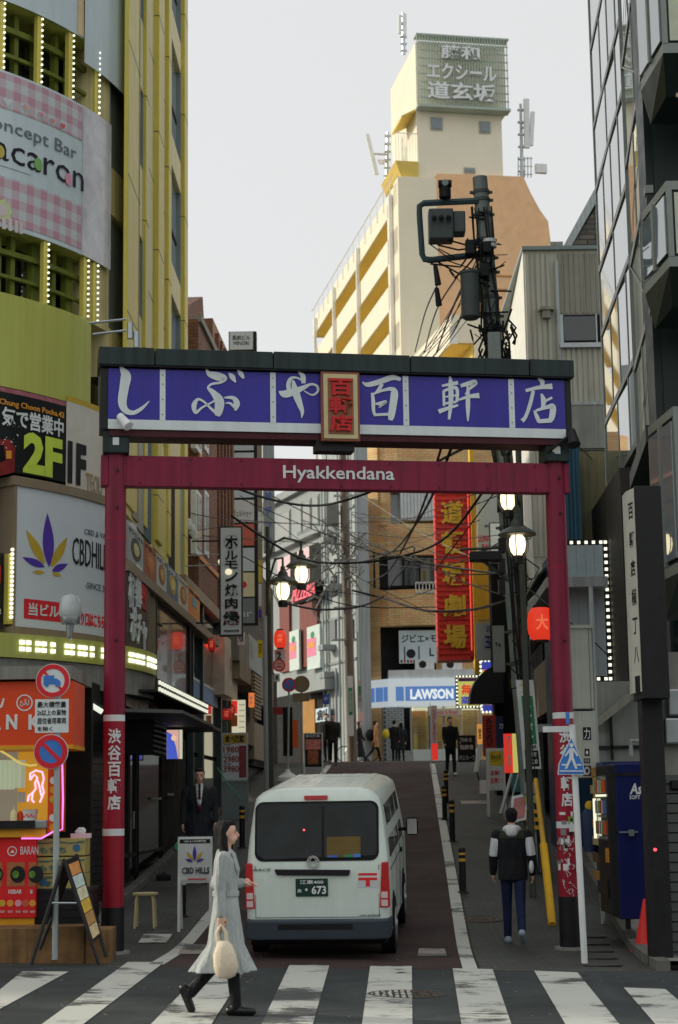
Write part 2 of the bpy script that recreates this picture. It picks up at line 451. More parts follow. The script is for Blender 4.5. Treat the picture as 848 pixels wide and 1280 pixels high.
# drain grates and kerb by the right pole
g=MB()
for i in range(5):
    x,y,z=gp(738+i*4,1172+i*9,.003);g.box(x-.22,x+.22,y-.05,y+.05,z,z+.012)
g.build('drain_grate',m_iron,pav_r)
m_kerb=mat('kerb_stone',(92,92,88),rough=.85,var=.25,scale=3,bump=.3)
kl=[(3.62,20.7),(3.66,22.0),(3.74,23.5),(3.85,25),(4.1,29),(4.4,34)]
for i in range(len(kl)-1):
    (x0,y0),(x1,y1)=kl[i],kl[i+1];n=max(2,int((y1-y0)/.6))
    for j in range(n):
        a=j/n;b=(j+1)/n-.015;X0=x0+(x1-x0)*a;X1=x0+(x1-x0)*b;Y0=y0+(y1-y0)*a;Y1=y0+(y1-y0)*b
        z0=gz(X0,Y0);z1=gz(X1,Y1);h=.12
        k_=MB();k_.hexa([(X0-.08,Y0,z0-.1),(X0+.08,Y0,z0-.1),(X1+.08,Y1,z1-.1),(X1-.08,Y1,z1-.1),(X0-.08,Y0,z0+h),(X0+.08,Y0,z0+h),(X1+.08,Y1,z1+h),(X1-.08,Y1,z1+h)])
        k_.build('kerb_stone',m_kerb,pav_r,bev=.01)
sheet('shop_apron',lambda y:3.7+max(0,(y-22))*.062,lambda y:7,fr_(20.7,34,.5),.11,m_conc,None,pav_r,2)
kl=[(-3.35,23.6),(-3.42,27),(-3.3,31),(-3.18,36),(-2.95,41)]
for i in range(len(kl)-1):
    (x0,y0),(x1,y1)=kl[i],kl[i+1];n=int((y1-y0)/.6)
    for j in range(n):
        a=j/n;b=(j+1)/n-.015;X0=x0+(x1-x0)*a;X1=x0+(x1-x0)*b;Y0=y0+(y1-y0)*a;Y1=y0+(y1-y0)*b
        z0=gz(X0,Y0);z1=gz(X1,Y1);h=.1
        k_=MB();k_.hexa([(X0-.1,Y0,z0-.1),(X0+.05,Y0,z0-.1),(X1+.05,Y1,z1-.1),(X1-.1,Y1,z1-.1),(X0-.1,Y0,z0+h),(X0+.05,Y0,z0+h),(X1+.05,Y1,z1+h),(X1-.1,Y1,z1+h)])
        k_.build('kerb_stone',m_kerb,pav_l,bev=.01)
# litter of paler chips on the road surface
g=MB()
for i in range(260):
    x=random.uniform(-3.4,3.6);y=random.uniform(16,27);s=random.uniform(.004,.016)
    z=gz(x,y)+.004;g.face([(x-s,y-s,z),(x+s*1.2,y-s*.6,z),(x+s*.7,y+s,z),(x-s,y+s*.8,z)])
g.build('litter',mat('litter_pale',(150,150,145),rough=.9,var=.3),kind='stuff',label='scattered pale specks of litter on the asphalt',cat='litter')

# ================================================================ GATE
m_gate=mat('gate_maroon',(114,26,52),k=.64,rough=0.45,var=.16,scale=3,streak=.3)
m_gate2=mat('gate_crimson',(132,24,42),k=.62,rough=0.42,var=.12,scale=2,streak=.12)
m_gdk=mat('gate_dark_maroon',(62,22,30),k=.62,rough=.5,streak=.2)
m_gblk=mat('pole_black',(28,28,30),rough=.45,var=.25,scale=8)
m_sil0=mat('screw_steel',(130,134,134),rough=.4,metal=.6)
m_gcap=mat('cap_green',(36,50,48),rough=.5,var=.15,streak=.5)
m_purple=mat('sign_purple',(52,46,134),k=.62,rough=.4,var=.1,scale=1.5,streak=.14)
m_swhite=mat('sign_white',(196,204,204),k=.62,rough=.4,var=.05,streak=.08)
m_white=mat('paint_white',(200,204,204),k=.66,rough=.5,var=.08,streak=.12)
pL=W(141,1186,22.4);pR=W(714,1186,23.4)
GF=Fr(pL.x,pL.y,pR.x,pR.y)
GW=GF.len
gate=thing('entrance_gate','maroon entrance gate with purple signboard spanning the alley','gate',GF,(0,0,gz(pL.x,pL.y)))
zl=gz(pL.x,pL.y);zr=gz(pR.x,pR.y)
def gpole(u,z0,lab):
    b=MB()
    b.cyl((u,0,z0-.1),(u,0,.60),.142,n=32)
    b.mi=1;b.cyl((u,0,.60),(u,0,2.89),.135,n=32,caps=False)
    b.mi=2;b.cyl((u,0,2.89),(u,0,6.3),.135,n=32,caps=False)
    p=b.build('pole',[m_gblk,m_gate2,m_gate],gate,auto=40)
    for za,zb in ((1.47,1.555),(2.885,2.965)):
        q=MB();q.cyl((u,0,za),(u,0,zb),.1375,n=32,caps=False);q.build('white_band',m_swhite,p,auto=40)
    q=MB();q.cyl((u,0,4.88 if u>1 else 5.2),(u,0,(4.88 if u>1 else 5.2)+.02),.1375,n=32);q.build('weld_seam',m_gate2,p,auto=40)
    q=MB();q.cyl((u,0,z0-.05),(u,0,z0+.03),.21,n=24);q.build('footing',m_conc,p,auto=40)
    bolts=MB()
    for zz in (6.08,5.6,3.9):bolts.cyl((u+.02,-.13,zz),(u+.02,-.165,zz),.018,n=8)
    bolts.build('bolt',m_gblk,p)
    return p
poleL=gpole(0,zl,'');poleR=gpole(GW,zr,'')
def pole_map(u0):
    def f(x,y,z):
        a=(x-u0)/.139;rr=.1385-(y+.0)
        return (u0+rr*math.sin(a),-rr*math.cos(a),z)
    return f
for i,ch in enumerate("渋谷百軒店"):
    z1=2.79-i*.205;txt(ch,(-.085,.085,z1-.185,z1),poleL,m_swhite,bold=.03,ext=.003,mapf=pole_map(0),sub=.035)
for i,ch in enumerate("渋谷百軒店"):
    z1=2.75-i*.205;txt(ch,(GW-.1,GW+.05,z1-.185,z1),poleR,m_swhite,bold=.03,ext=.003,mapf=pole_map(GW),sub=.035)
# stickers and scribbles on the right pole
st=[mat('sticker_white',(200,200,200)),mat('sticker_grey',(120,118,120)),mat('sticker_black',(30,30,34)),mat('sticker_green',(120,150,60))]
random.seed(5)
for i in range(26):
    a=random.uniform(-.19,.15);z=random.uniform(.62,1.62) if i>7 else random.uniform(1.2,1.7);sw=random.uniform(.012,.05);sh=random.uniform(.012,.05)
    b=MB();f_=pole_map(GW);b.face([f_(GW+a-sw,-.0035-i*.0003,z-sh),f_(GW+a+sw,-.0035-i*.0003,z-sh),f_(GW+a+sw,-.0035-i*.0003,z+sh),f_(GW+a-sw,-.0035-i*.0003,z+sh)])
    b.build('sticker',st[random.choice([0,0,1,2,0,3])],poleR)
sc=MB();f_=pole_map(GW)
for i in range(34):
    x=GW+random.uniform(-.14,.12);z=random.uniform(.66,1.35);pts=[]
    for k in range(5):pts.append(f_(x,-.003,z));x+=random.uniform(-.03,.03);z+=random.uniform(-.035,.035)
    sc.tube(pts,.0035,4)
sc.build('scribble',st[0],poleR)
# lower beam in three boards
b=MB();b.box(.135,GW-.13,-.10,.10,5.885,6.285);b.build('beam',m_gate,gate,bev=.008)
for u0,u1 in ((-.19,-.10),(GW+.10,GW+.175)):
    b=MB();b.box(u0,u1,-.10,.10,5.885,6.285);b.build('beam_end',m_gate,gate,bev=.008)
for u0,u1 in ((-.10,.16),(GW-.155,GW+.10)):
    b=MB();b.box(u0,u1,-.088,.088,5.89,6.28);b.build('beam_collar',m_gate,gate,bev=.006)
seam=MB()
for i in range(1,8):seam.box(.135+i*(GW-.27)/8,.135+i*(GW-.27)/8+.004,-.1015,-.1,5.89,6.28)
seam.build('beam_seam',m_gdk,gate)
b=MB()
for i in range(9):
    for z in (5.93,6.24):b.cyl((.3+i*(GW-.6)/8,-.112,z),(.3+i*(GW-.6)/8,-.1,z),.014,n=8)
b.build('beam_bolt',m_gdk,gate,kind='stuff')
bx=fb(GF,354,583,493,604,-.1);txt("Hyakkendana",bx,gate,m_white,y=-.102,ext=.012,bold=.012)
# post heads and dark brackets
for u in (0,GW):
    b=MB();b.box(u-.165,u+.165,-.19,.19,6.3,6.62);b.build('post_head',m_gcap,gate,bev=.012)
    b=MB();b.box(u-.05,u+.03,-.2,-.19,6.4,6.5);b.build('connection_plate',m_swhite,gate)
# signboard
u0=GF.px(133,490,-.25)[0];u1=GF.px(708,495,-.25)[0]
zc0,zc1=7.425,7.66;zp0=6.725;zt=6.60
b=MB();b.box(u0-.0,u1+.0,-.235,.235,6.6,7.40);b.build('sign_body',m_gblk,gate)
b=MB();b.box(u0+.05,u1-.05,-.22,.22,6.515,6.6);b.build('under_beam',m_gdk,gate)
caps=[u0-.1]+[GF.px(x,440,-.33)[0] for x in (194,342,513)]+[GF.px(662,450,-.33)[0],u1+.1]
for i in range(5):
    b=MB();b.box(caps[i]+(.006 if i else 0),caps[i+1]-(.006 if i<4 else 0),-.33,.33,zc0+(i%2)*.004,zc1-(i%2)*.006);b.build('cap_board',m_gcap,gate,bev=.01)
b=MB();b.box(u0-.085,u1+.085,-.31,.31,zc0-.012,zc0);b.build('cap_soffit',m_gblk,gate)
ya=-.25
xs=[GF.px(x,495,ya)[0] for x in (135.5,200,207,338,345,504,511,636,643,706)]
b=MB();b.box(xs[0],xs[-1],ya,-.235,6.60,zp0);b.build('sign_trim',m_swhite,gate)
for i in range(1,9,2):
    b=MB();b.box(xs[i],xs[i+1],ya-.004,-.235,zp0,zc0-.03);b.build('sign_divider',m_swhite,gate)
    b=MB();[b.disc((xs[i]+xs[i+1])/2,zz,.011,ya-.01,ya-.004,8) for zz in (6.8,7.0,7.2,7.32)];b.build('screw',m_sil0,gate,kind='stuff')
for i in range(0,10,2):
    b=MB();b.box(xs[i],xs[i+1],ya+.002,-.235,zp0,zc0-.03);b.build('sign_panel',m_purple,gate)
for u in (u0-.035,u1+.035):
    b=MB();b.box(u-.035,u+.035,-.24,.24,6.6,zc0-.03);b.build('sign_end',m_gblk,gate)
G={
 's':(120,430,5.653,[[(170,150,8),(192,180,42),(212,220,72),(200,300,66),(187,400,60),(208,458,46),(262,478,30),(322,448,24),(378,395,5)]]),
 'b':(230,440,4.711,[[(130,95,5),(152,122,34),(200,137,50),(238,148,34),(215,172,16),(165,182,14),(143,203,14),(172,232,34),(208,280,56),(205,340,48),(196,370,26)],
       [(200,360,22),(155,322,14),(118,286,12),(82,272,16),(60,308,30),(70,350,18),(105,322,12),(150,298,10),(190,275,12)],
       [(238,262,8),(290,264,24),(312,296,36),(303,338,14)],[(246,296,6),(270,294,12),(300,318,20)],[(265,118,6),(285,140,32),(305,172,8)],[(315,100,6),(336,122,30),(352,150,10)]]),
 'y':(230,440,4.711,[[(560,225,8),(592,240,44),(645,228,40),(700,205,28),(750,183,14),(785,195,14),(788,226,14),(755,246,10),(708,222,6)],
       [(672,110,5),(700,135,30),(704,178,24)],[(704,165,10),(662,144,12),(630,150,20),(615,185,26),(622,228,24)],[(642,160,14),(658,230,44),(682,300,35),(697,345,22),(693,382,4)]]),
 'h':(390,450,6.523,[[(410,170,8),(455,192,38),(560,165,45),(660,132,45),(724,152,26)],[(572,185,32),(540,240,28),(505,268,12)],[(492,258,22),(500,330,32),(502,400,28),(515,448,18)],
       [(500,268,16),(580,238,22),(648,228,36),(672,258,62),(662,350,62),(648,440,56),(640,482,34)],[(515,348,10),(560,346,34),(605,332,22),(545,380,8)],[(515,438,22),(625,433,24)]]),
 'k':(530,450,4.463,[[(145,85,10),(150,130,28),(150,230,26),(140,325,14)],[(100,138,12),(190,120,22)],[(110,165,16),(112,250,14)],[(110,166,14),(180,150,20),(184,228,16)],[(115,200,9),(180,191,12)],[(112,237,12),(180,227,14)],[(82,282,26),(130,264,20),(190,246,12)],
       [(205,138,20),(285,118,30),(252,158,12),(228,185,5)],[(195,216,12),(250,198,20),(308,192,32)],[(245,140,14),(245,240,26),(245,335,8)]]),
 't':(530,450,4.463,[[(635,95,6),(660,115,28),(655,138,14)],[(567,165,18),(640,147,22),(716,140,34)],[(610,165,20),(592,240,22),(567,310,20),(547,333,26)],[(655,182,12),(667,220,30),(662,262,18)],[(670,226,14),(715,203,14)],
       [(615,275,10),(630,310,24),(642,340,18)],[(625,276,14),(690,256,22),(718,256,36),(714,310,34),(702,335,24)],[(635,336,22),(708,331,26)]])}
for k,(ox,oy,s,strokes) in G.items():
    yy=ya+.002
    for j,stx in enumerate(strokes):
        pts=[];mb=MB()
        for (a,c,wd) in stx:
            u,z=GF.px(ox+a/s,oy+c/s+1.6,ya);pts.append((u,z,wd/s/97.0))
        stroke(mb,pts,yy-.012-j*.0006,yy);mb.build('brush_stroke',m_swhite,gate)
# small plaque
m_pf=mat('plaque_cream',(176,168,128),rough=.5);m_pb=mat('plaque_brown',(122,74,56),rough=.5);m_pr=mat('plaque_red',(172,30,34),rough=.4)
bx=fb(GF,402,465,450,551,-.34)
def hexo(b,x0,x1,z0,z1,y0,y1):b.box(x0,x1,y0,y1,z0,z1)
pa=thing('centre_plaque','small cream and brown framed plaque with red characters hung on the purple signboard','plaque',GF,((bx[0]+bx[1])/2,-.3,bx[2]))
b=MB();b.box(bx[0],bx[1],-.335,-.26,bx[2],bx[3]);b.build('frame',m_pb,pa,bev=.006)
b=MB();b.box(bx[0]+.03,bx[1]-.03,-.348,-.335,bx[2]+.03,bx[3]-.03);b.build('mount',m_pf,pa)
b=MB();b.box(bx[0]+.085,bx[1]-.085,-.352,-.348,bx[2]+.085,bx[3]-.085);b.build('ground_panel',m_pb,pa)
g=MB();n=14
for i in range(n):
    x=bx[0]+.09+(bx[1]-bx[0]-.18)*(i+.5)/n;g.box(x-.004,x+.004,-.356,-.352,bx[2]+.09,bx[3]-.09)
g.build('rib',mat('plaque_rib',(150,104,76)),pa)
for i,ch in enumerate("百軒店"):
    h=(bx[3]-bx[2]-.2)/3;z1=bx[3]-.1-i*h
    txt(ch,(bx[0]+.105,bx[1]-.105,z1-h*.92,z1),pa,m_pr,y=-.356,ext=.03,bold=.035)
q=fb(GF,395,543,443,564,-.2);b=MB();b.box(q[0],q[1],-.22,.05,q[2],6.515);b.build('dark_box',m_gblk,gate)
# floodlight on left post head and camera at right
sp=thing('spotlight','small pale spotlight clamped to the left post head under the purple board','spotlight',GF,(.12,-.3,6.6))
a=GF.px(150,520,-.3);c=GF.px(161,533,-.42)
b=MB();b.cyl((a[0],-.3,a[1]),(c[0],-.42,c[1]),.05,.065,14);b.build('head',m_white,sp,auto=40)
b=MB();b.cyl((a[0],-.3,a[1]),(a[0]-.02,-.22,a[1]-.05),.015,n=6);b.build('bracket',m_gblk,sp)
sp=thing('floodlight','black floodlight on an arm at the right end of the gate signboard','floodlight',GF,(GW,-.3,6.6))
b=MB();b.tube([(GW-.15,-.2,6.42),(GW+.12,-.35,6.62),(GW+.2,-.35,6.62)],.022);b.build('arm',m_gblk,sp)
b=MB();b.cyl((GW+.16,-.4,6.48),(GW+.16,-.3,6.7),.09,.05,12);b.build('head',m_gblk,sp,auto=40)
b=MB();b.box(GW-.08,GW+.02,-.21,-.19,6.42,6.5);b.build('lamp_lens',mat('lens',(200,205,190),rough=.1),sp)
# ================================================================ LEFT CORNER BUILDING
CX,CY,CRAD=-9.3,30.2,5.8
def cpx(px,py,rr=CRAD):
    d=ray(px,py);A=d.x**2+d.y**2;B=-2*(d.x*CX+d.y*CY);Cc=CX*CX+CY*CY-rr*rr
    D=max(0,B*B-4*A*Cc);t=(-B-math.sqrt(D))/2/A
    return (math.atan2(d.y*t-CY,d.x*t-CX)*CRAD,CAMZ+d.z*t)
def cm(u,v,z):
    a=u/CRAD;return (CX+(CRAD-v)*math.cos(a),CY+(CRAD-v)*math.sin(a),z)
def cbox(mb,u0,u1,v0,v1,z0,z1,n=None):
    n=n or max(1,int(abs(u1-u0)/.25))
    rg=[]
    for i in range(n+1):
        u=u0+(u1-u0)*i/n;rg.append([Vector(cm(u,v0,z0)),Vector(cm(u,v1,z0)),Vector(cm(u,v1,z1)),Vector(cm(u,v0,z1))])
    return mb.rings(rg)
def cpoly(mb,pts,v,z=None):
    return mb.face([cm(a,v,b) for a,b in pts])
m_yg=mat('yellow_green_paint',(170,160,78),k=.54,rough=.45,var=.08,scale=1.2,streak=.18)
m_yl=mat('yellow_rib',(164,152,66),k=.5,rough=.42,var=.08,streak=.16)
m_ylp=mat('pale_yellow_wall',(186,176,130),k=.44,rough=.5,var=.1,streak=.28)
m_lime=mat('lime_band',(150,154,78),k=.54,rough=.32,var=.05,scale=.8,streak=.1)
m_ol=mat('olive_frame',(96,104,40),k=.66,rough=.5,streak=.2)
m_dark=mat('dark_interior',(14,16,16),rough=.8,var=.2)
m_dglass=glass('dark_glass',(22,30,30),var=.3)
m_wglass=glass('grey_glass',(110,122,126),var=.2)
m_bulb=emat('bulb',(250,250,228),1.0)
m_beige=mat('beige_frame',(126,112,92),rough=.5,var=.08,streak=.1)
m_ban=mat('banner_white',(190,204,208),k=.7,rough=.35,var=.07,scale=1.5,bump=.35,bscale=2.2,streak=.06)
m_grey=mat('grey_jamb',(112,124,124),rough=.4)
m_sil=mat('brushed_steel',(150,156,158),rough=.35,metal=.7,var=.1)
zg=gz(-3.5,30)
cb=thing('corner_building','tall yellow and lime corner building with a rounded front and ribbed side','building',WF,(-3.5,30.2,zg))
W_U0=-PI/2*CRAD
TOPZ=30.0
b=MB();cbox(b,W_U0,0,.75,1.2,0,TOPZ,30);b.build('inner_wall',m_dglass,cb)
b=MB();b.box(-30,CX,CY-CRAD+.3,CY-CRAD+.8,0,TOPZ);b.build('unseen_avenue_wall',m_ylp,cb)  # unseen length of wall off to the left, added for its shade
b=MB();b.box(-30,-4.4,CY+.2,40.9,0,TOPZ-.4);b.build('core',m_dark,cb)
bt=cpx(60,108)[1];bb=cpx(60,300)[1];gt=cpx(60,379)[1];gb=cpx(60,494)[1];tb=cpx(60,22)[1]
for z0,z1 in ((tb,tb+2.6),(bb,bt),(gb,gt)):
    b=MB();cbox(b,W_U0,cpx(120,200)[0],.06,.9,z0,z1);b.build('curved_band',m_lime,cb,auto=40)
for z0,z1 in ((tb+2.6,tb+3.5),(tb+3.5,TOPZ)):
    b=MB();cbox(b,W_U0,0.1,.4,1,z0,z1);b.build('upper_band',m_lime,cb,auto=40)
# window bands: mullions, rails, panes
for z0,z1 in ((bt,tb),(gt,bb)):
    uu=[cpx(x,200)[0] for x in (-60,-10,13,34,64,88,108)]
    for i,u in enumerate(uu):
        wd=.09 if i%2==0 else .045
        b=MB();cbox(b,u-wd,u+wd,.3,.42,z0,z1,1);b.build('mullion',m_ol,cb)
    b=MB();cbox(b,uu[0],-.9,.22,.3,z0+(z1-z0)*.66,z0+(z1-z0)*.74);b.build('rail',m_ol,cb)
    b=MB();cbox(b,uu[0],-.9,.22,.28,z0+(z1-z0)*.30,z0+(z1-z0)*.35);b.build('rail',m_ol,cb)
    for i in range(2):
        b=MB();cbox(b,uu[i]+.1,uu[i+1]-.1,.44,.47,z0+.1,z1-.3,2);b.build('pane',mat('curtain_pane',(120,128,124),rough=.3),cb)
    for x in (3,51,91,124) if z0==bt else (61,111,123):
        u=cpx(x,200 if z0==bt else 330)[0];b=MB()
        n=int((z1-z0)/.09)
        for k in range(n):b.ball(cm(u,.0,z0+.03+(z1-z0)*k/n),.022,6,5)
        b.build('bulb_string',m_bulb,cb,kind='stuff')
        b=MB();cbox(b,u-.05,u+.05,.06,.14,z0,z1,1);b.build('bulb_post',m_yg,cb)
# large sheet banner (pink gingham) over the middle band
def gingham():
    m=bpy.data.materials.new('gingham');m.use_nodes=True;t=m.node_tree;b=t.nodes['Principled BSDF'];b.inputs['Roughness'].default_value=.4
    tc=t.nodes.new('ShaderNodeTexCoord');sp=t.nodes.new('ShaderNodeSeparateXYZ')
    t.links.new(tc.outputs['UV'],sp.inputs[0]);outs=[]
    for ax in (0,1):
        a=t.nodes.new('ShaderNodeMath');a.operation='MULTIPLY';a.inputs[1].default_value=3.4;t.links.new(sp.outputs[ax],a.inputs[0])
        f=t.nodes.new('ShaderNodeMath');f.operation='FRACT';t.links.new(a.outputs[0],f.inputs[0])
        g=t.nodes.new('ShaderNodeMath');g.operation='GREATER_THAN';g.inputs[1].default_value=.5;t.links.new(f.outputs[0],g.inputs[0]);outs.append(g)
    s=t.nodes.new('ShaderNodeMath');s.operation='ADD';t.links.new(outs[0].outputs[0],s.inputs[0]);t.links.new(outs[1].outputs[0],s.inputs[1])
    h=t.nodes.new('ShaderNodeMath');h.operation='MULTIPLY';h.inputs[1].default_value=.5;t.links.new(s.outputs[0],h.inputs[0])
    mx=t.nodes.new('ShaderNodeMix');mx.data_type='RGBA';mx.inputs[6].default_value=(.66,.72,.74,1);mx.inputs[7].default_value=(.62,.34,.42,1)
    t.links.new(h.outputs[0],mx.inputs[0]);t.links.new(mx.outputs[2],b.inputs['Base Color']);return m
m_ging=gingham()
def csheet(name,u0,u1,z0,z1,v,m,parent,n=24,label=None):
    """thin sheet following the curved wall, with UV in metres"""
    me=bpy.data.meshes.new(name);vs=[];fs=[];off=OFF[parent.name]
    for j in (0,1):
        for i in range(n+1):
            p=cm(u0+(u1-u0)*i/n,v,(z0,z1)[j]);vs.append((p[0]-off[0],p[1]-off[1],p[2]-off[2]))
    for i in range(n):fs.append((i,i+1,i+n+2,i+n+1))
    me.from_pydata(vs,[],fs);me.materials.append(m);uv=me.uv_layers.new(name='u')
    for p in me.polygons:
        p.use_smooth=True
        for li in p.loop_indices:
            vi=me.loops[li].vertex_index;i=vi%(n+1);uv.data[li].uv=(u0+(u1-u0)*i/n,(z0,z1)[vi//(n+1)])
    o=bpy.data.objects.new(name,me);COL.objects.link(o);o.parent=parent;OFF[o.name]=off
    if label:o['label']=label
    return o
uR=cpx(140,300)[0];u2=cpx(105,250)[0]
ban=thing('curved_banner','curved pink gingham banner reading concept bar macaron on the rounded corner','banner',WF,cm(-3,0,bb))
csheet('banner_sheet',W_U0*.95,uR,bb+.0,bt,.035,m_ban,ban)
ug1=cpx(104,250)[0]
csheet('gingham_print',W_U0*.95,ug1,bb+.08,bb+.82,.028,m_ging,ban)
csheet('gingham_print',W_U0*.95,ug1,bt-.62,bt-.04,.028,m_ging,ban)
csheet('white_print',W_U0*.95,cpx(40,250)[0],bb+.98,bt-.98,.024,m_ban,ban)
m_ink=mat('ink_grey',(96,104,112));m_ink2=mat('ink_dark',(30,32,36))
def cbx(px0,py0,px1,py1):
    """curved text box from the pixel at its left baseline/top and right"""
    a=cpx(px0,py1);b_=cpx(px1,py0);c_=cpx(px0,py0)
    return (a[0],b_[0],a[1],c_[1])
def ctxt(s,u0,u1,z0,z1,par,m,**k):return txt(s,(u0,u1,z0,z1),par,m,mapf=lambda x,y,z:cm(x,.02+y,z),**k)
zz=cpx(40,162)[1]
ctxt('concept Bar',cpx(-22,160)[0],cpx(97,200)[0],cpx(43,181)[1],cpx(43,160)[1],ban,m_ink,ext=.004)
ctxt('macaron',cpx(-48,195)[0],cpx(106,230)[0],cpx(24,206)[1],cpx(24,184)[1],ban,m_ink2,ext=.004)
for px,py,c in ((1,189,(176,160,80)),(49,205,(110,160,90)),(87,224,(206,140,160))):
    u,z=cpx(px,py);b=MB();cpoly(b,[(u+.085*math.cos(t),z+.105*math.sin(t)) for t in [i*PI/10 for i in range(20)]],.012);b.build('letter_dot',mat('dot%d'%px,c),ban)
for px,py,c in ((11,127,(196,190,198)),(34,134,(196,150,140)),(53,143,(190,130,140)),(67,151,(190,130,130)),(80,157,(206,92,92))):
    u,z=cpx(px,py);b=MB()
    for k_,mi in ((1.45,0),(1.0,1)):
        b.mi=mi
        cpoly(b,[(u+k_*.058*16/16*math.sin(t)**3,z+k_*.06*(13*math.cos(t)-5*math.cos(2*t)-2*math.cos(3*t)-math.cos(4*t))/16) for t in [i*PI/12 for i in range(24)]],.02-.004*mi)
    b.build('heart',[m_ban,mat('heart%d'%px,c)],ban)
u,z=cpx(4,262);b=MB();
cpoly(b,[(u+(.17+.02*math.cos(9*t))*math.cos(t),z+(.17+.02*math.cos(9*t))*math.sin(t)) for t in [i*PI/24 for i in range(48)]],.02);b.mi=1
cpoly(b,[(u+.1*math.cos(t),z+.1*math.sin(t)) for t in [i*PI/12 for i in range(24)]],.016)
for dx in (0,.12,.24,.33):cpoly(b,[(u+dx,z-.3),(u+dx+.07,z-.3),(u+dx+.07,z-.1),(u+dx,z-.1)],.018)
b.build('woolly_animal_print',[mat('wool',(178,190,130)),mat('wool_body',(190,178,178))],ban)
b=MB();cbox(b,ug1+.02,uR,.02,.03,bb,bt-.0);b.build('poster_tail',mat('poster_tail',(186,186,190),k=.66,rough=.15,var=.3,scale=2.2),ban,auto=40)
ub=thing('upper_banner','topmost grey white billboard sheet wrapped round the corner above the windows','billboard',WF,cm(-3,0,tb))
csheet('banner_sheet',W_U0*.95,cpx(106,60)[0],tb,tb+2.5,.03,m_ban,ub)
csheet('edge_print',cpx(99,30)[0],cpx(106,60)[0],tb+.02,tb+2.4,.02,mat('tan_edge',(200,178,140)),ub)
csheet('banner_tail',cpx(106,60)[0],.35,tb-.42,tb+2.45,.0,m_ban,ub)
# tail panel reaching along the flat wall
YL=Fr(-3.5,30.2,-3.36,41.0)
def ybox(mb,x0,x1,ytop,ybot,v0,v1,yref=None):
    yr=yref if yref is not None else (ytop+ybot)/2
    a=YL.px(x0,yr)[0];c=YL.px(x1,yr)[0]
    return mb.box(a,c,v0,v1,YL.px((x0+x1)/2,ybot)[1],YL.px((x0+x1)/2,ytop)[1])
LZ0=YL.px(150,660)[1]
yw=cb;OFFY=None
side=thing('ribbed_side_wing','pale yellow side wall with tall yellow ribs and slot windows of the corner building','building',YL,(0,0,zg))
b=MB();b.box(.2,YL.len,.45,.8,zg,TOPZ);b.build('back_wall',m_ylp,side)
# piers (pale) between the windows, as px spans at y=200
def uy(x,y=200):return YL.px(x,y)[0]
for x0,x1 in ((155,173.5),(181,213),(228,232)):
    b=MB();b.box(max(.0,uy(x0)),uy(x1),.04,.45,zg+3,TOPZ);pr_=b.build('pier',m_ylp,side)
    b=MB()
    for k in range(10):b.box(max(0,uy(x0)),uy(x1),.034,.05,6.2+k*2.42+x0%3*.3,6.215+k*2.42+x0%3*.3)
    b.build('panel_joint',m_ol,pr_,kind='stuff')
def spandrels(x0,x1,wins,glass_m,sky=False,cur=False):
    """wins = [(ztop, zbot)...] highest first; solid between"""
    a,c=(cpx(x0,200)[0],.12) if cur else (uy(x0),uy(x1));zt=TOPZ
    def bx(u0,u1,v0,v1,z0,z1):
        w_=MB()
        if cur:w_.T=T_;cbox(w_,u0,u1,v0+.08,v1+.08,z0,z1,3)
        else:w_.box(u0,u1,v0,v1,z0,z1)
        return w_
    for zt1,zb1 in wins:
        bx(a,c,.03,.45,zt1,zt).build('spandrel',m_ylp,side);zt=zb1
        bx(a,c,.13,.2,zb1,zt1).build('window_pane',glass_m,side)
        bx(a,a+.04,.03,.13,zb1,zt1).build('window_jamb',m_grey,side);bx(c-.04,c,.03,.13,zb1,zt1).build('window_jamb',m_grey,side)
        if sky:bx(a+.1,c-.1,.11,.13,zb1+(zt1-zb1)*.42,zb1+(zt1-zb1)*.46).build('window_bar',m_dark,side)
    bx(a,c,.03,.45,zg+3,zt).build('spandrel',m_ylp,side)
T_=Matrix.Rotation(-YL.a,4,'Z') @ Matrix.Translation(-YL.o)
b=MB();b.T=T_;cbox(b,cpx(122,200)[0],cpx(144.5,200)[0],.11,.5,gt,TOPZ);b.build('curved_wall',m_ylp,side,auto=40)
m_skyglass=glass('bright_glass',(150,160,165),rough=.02,spec=1.0)
S1=2.84
z1t=YL.px(149,33)[1];z1b=YL.px(149,180)[1]
spandrels(144.5,155,[(z1t+S1*k,z1b+S1*k) for k in (3,2,1,0,-1,-2)],mat('grey_blind',(112,122,122),k=.5,streak=.15),cur=True)
z1t=YL.px(177,104)[1];z1b=YL.px(177,203)[1]
spandrels(173.5,181,[(z1t+S1*k,z1b+S1*k) for k in (3,2,1,0,-1,-2)],m_wglass)
z1t=YL.px(220,60)[1];z1b=YL.px(220,178)[1]
spandrels(213,228,[(z1t+S1*k,z1b+S1*k) for k in (3,2,1,0,-1,-2)],m_skyglass,True)
for x0,x1,d in ((155,158.5,.03),(168,171.5,.03),(181,184.5,.03),(195,201.5,.06),(209,212.5,.04),(228.5,232.5,.05)):
    b=MB();b.box(max(0,uy(x0)),uy(x1),-d,.05,6.75,TOPZ);rb=b.build('rib',m_yl,side,bev=.015)
    jn=MB()
    for k in range(9):jn.box(max(0,uy(x0))-.004,uy(x1)+.004,-d-.004,.04,5.2+k*2.4,5.22+k*2.4)
    jn.build('rib_joint',m_ol,rb,kind='stuff')
b=MB();b.tube([(uy(204),.05,zg+3),(uy(204),.05,TOPZ)],.03,6);b.build('drain_pipe',m_ylp,side)
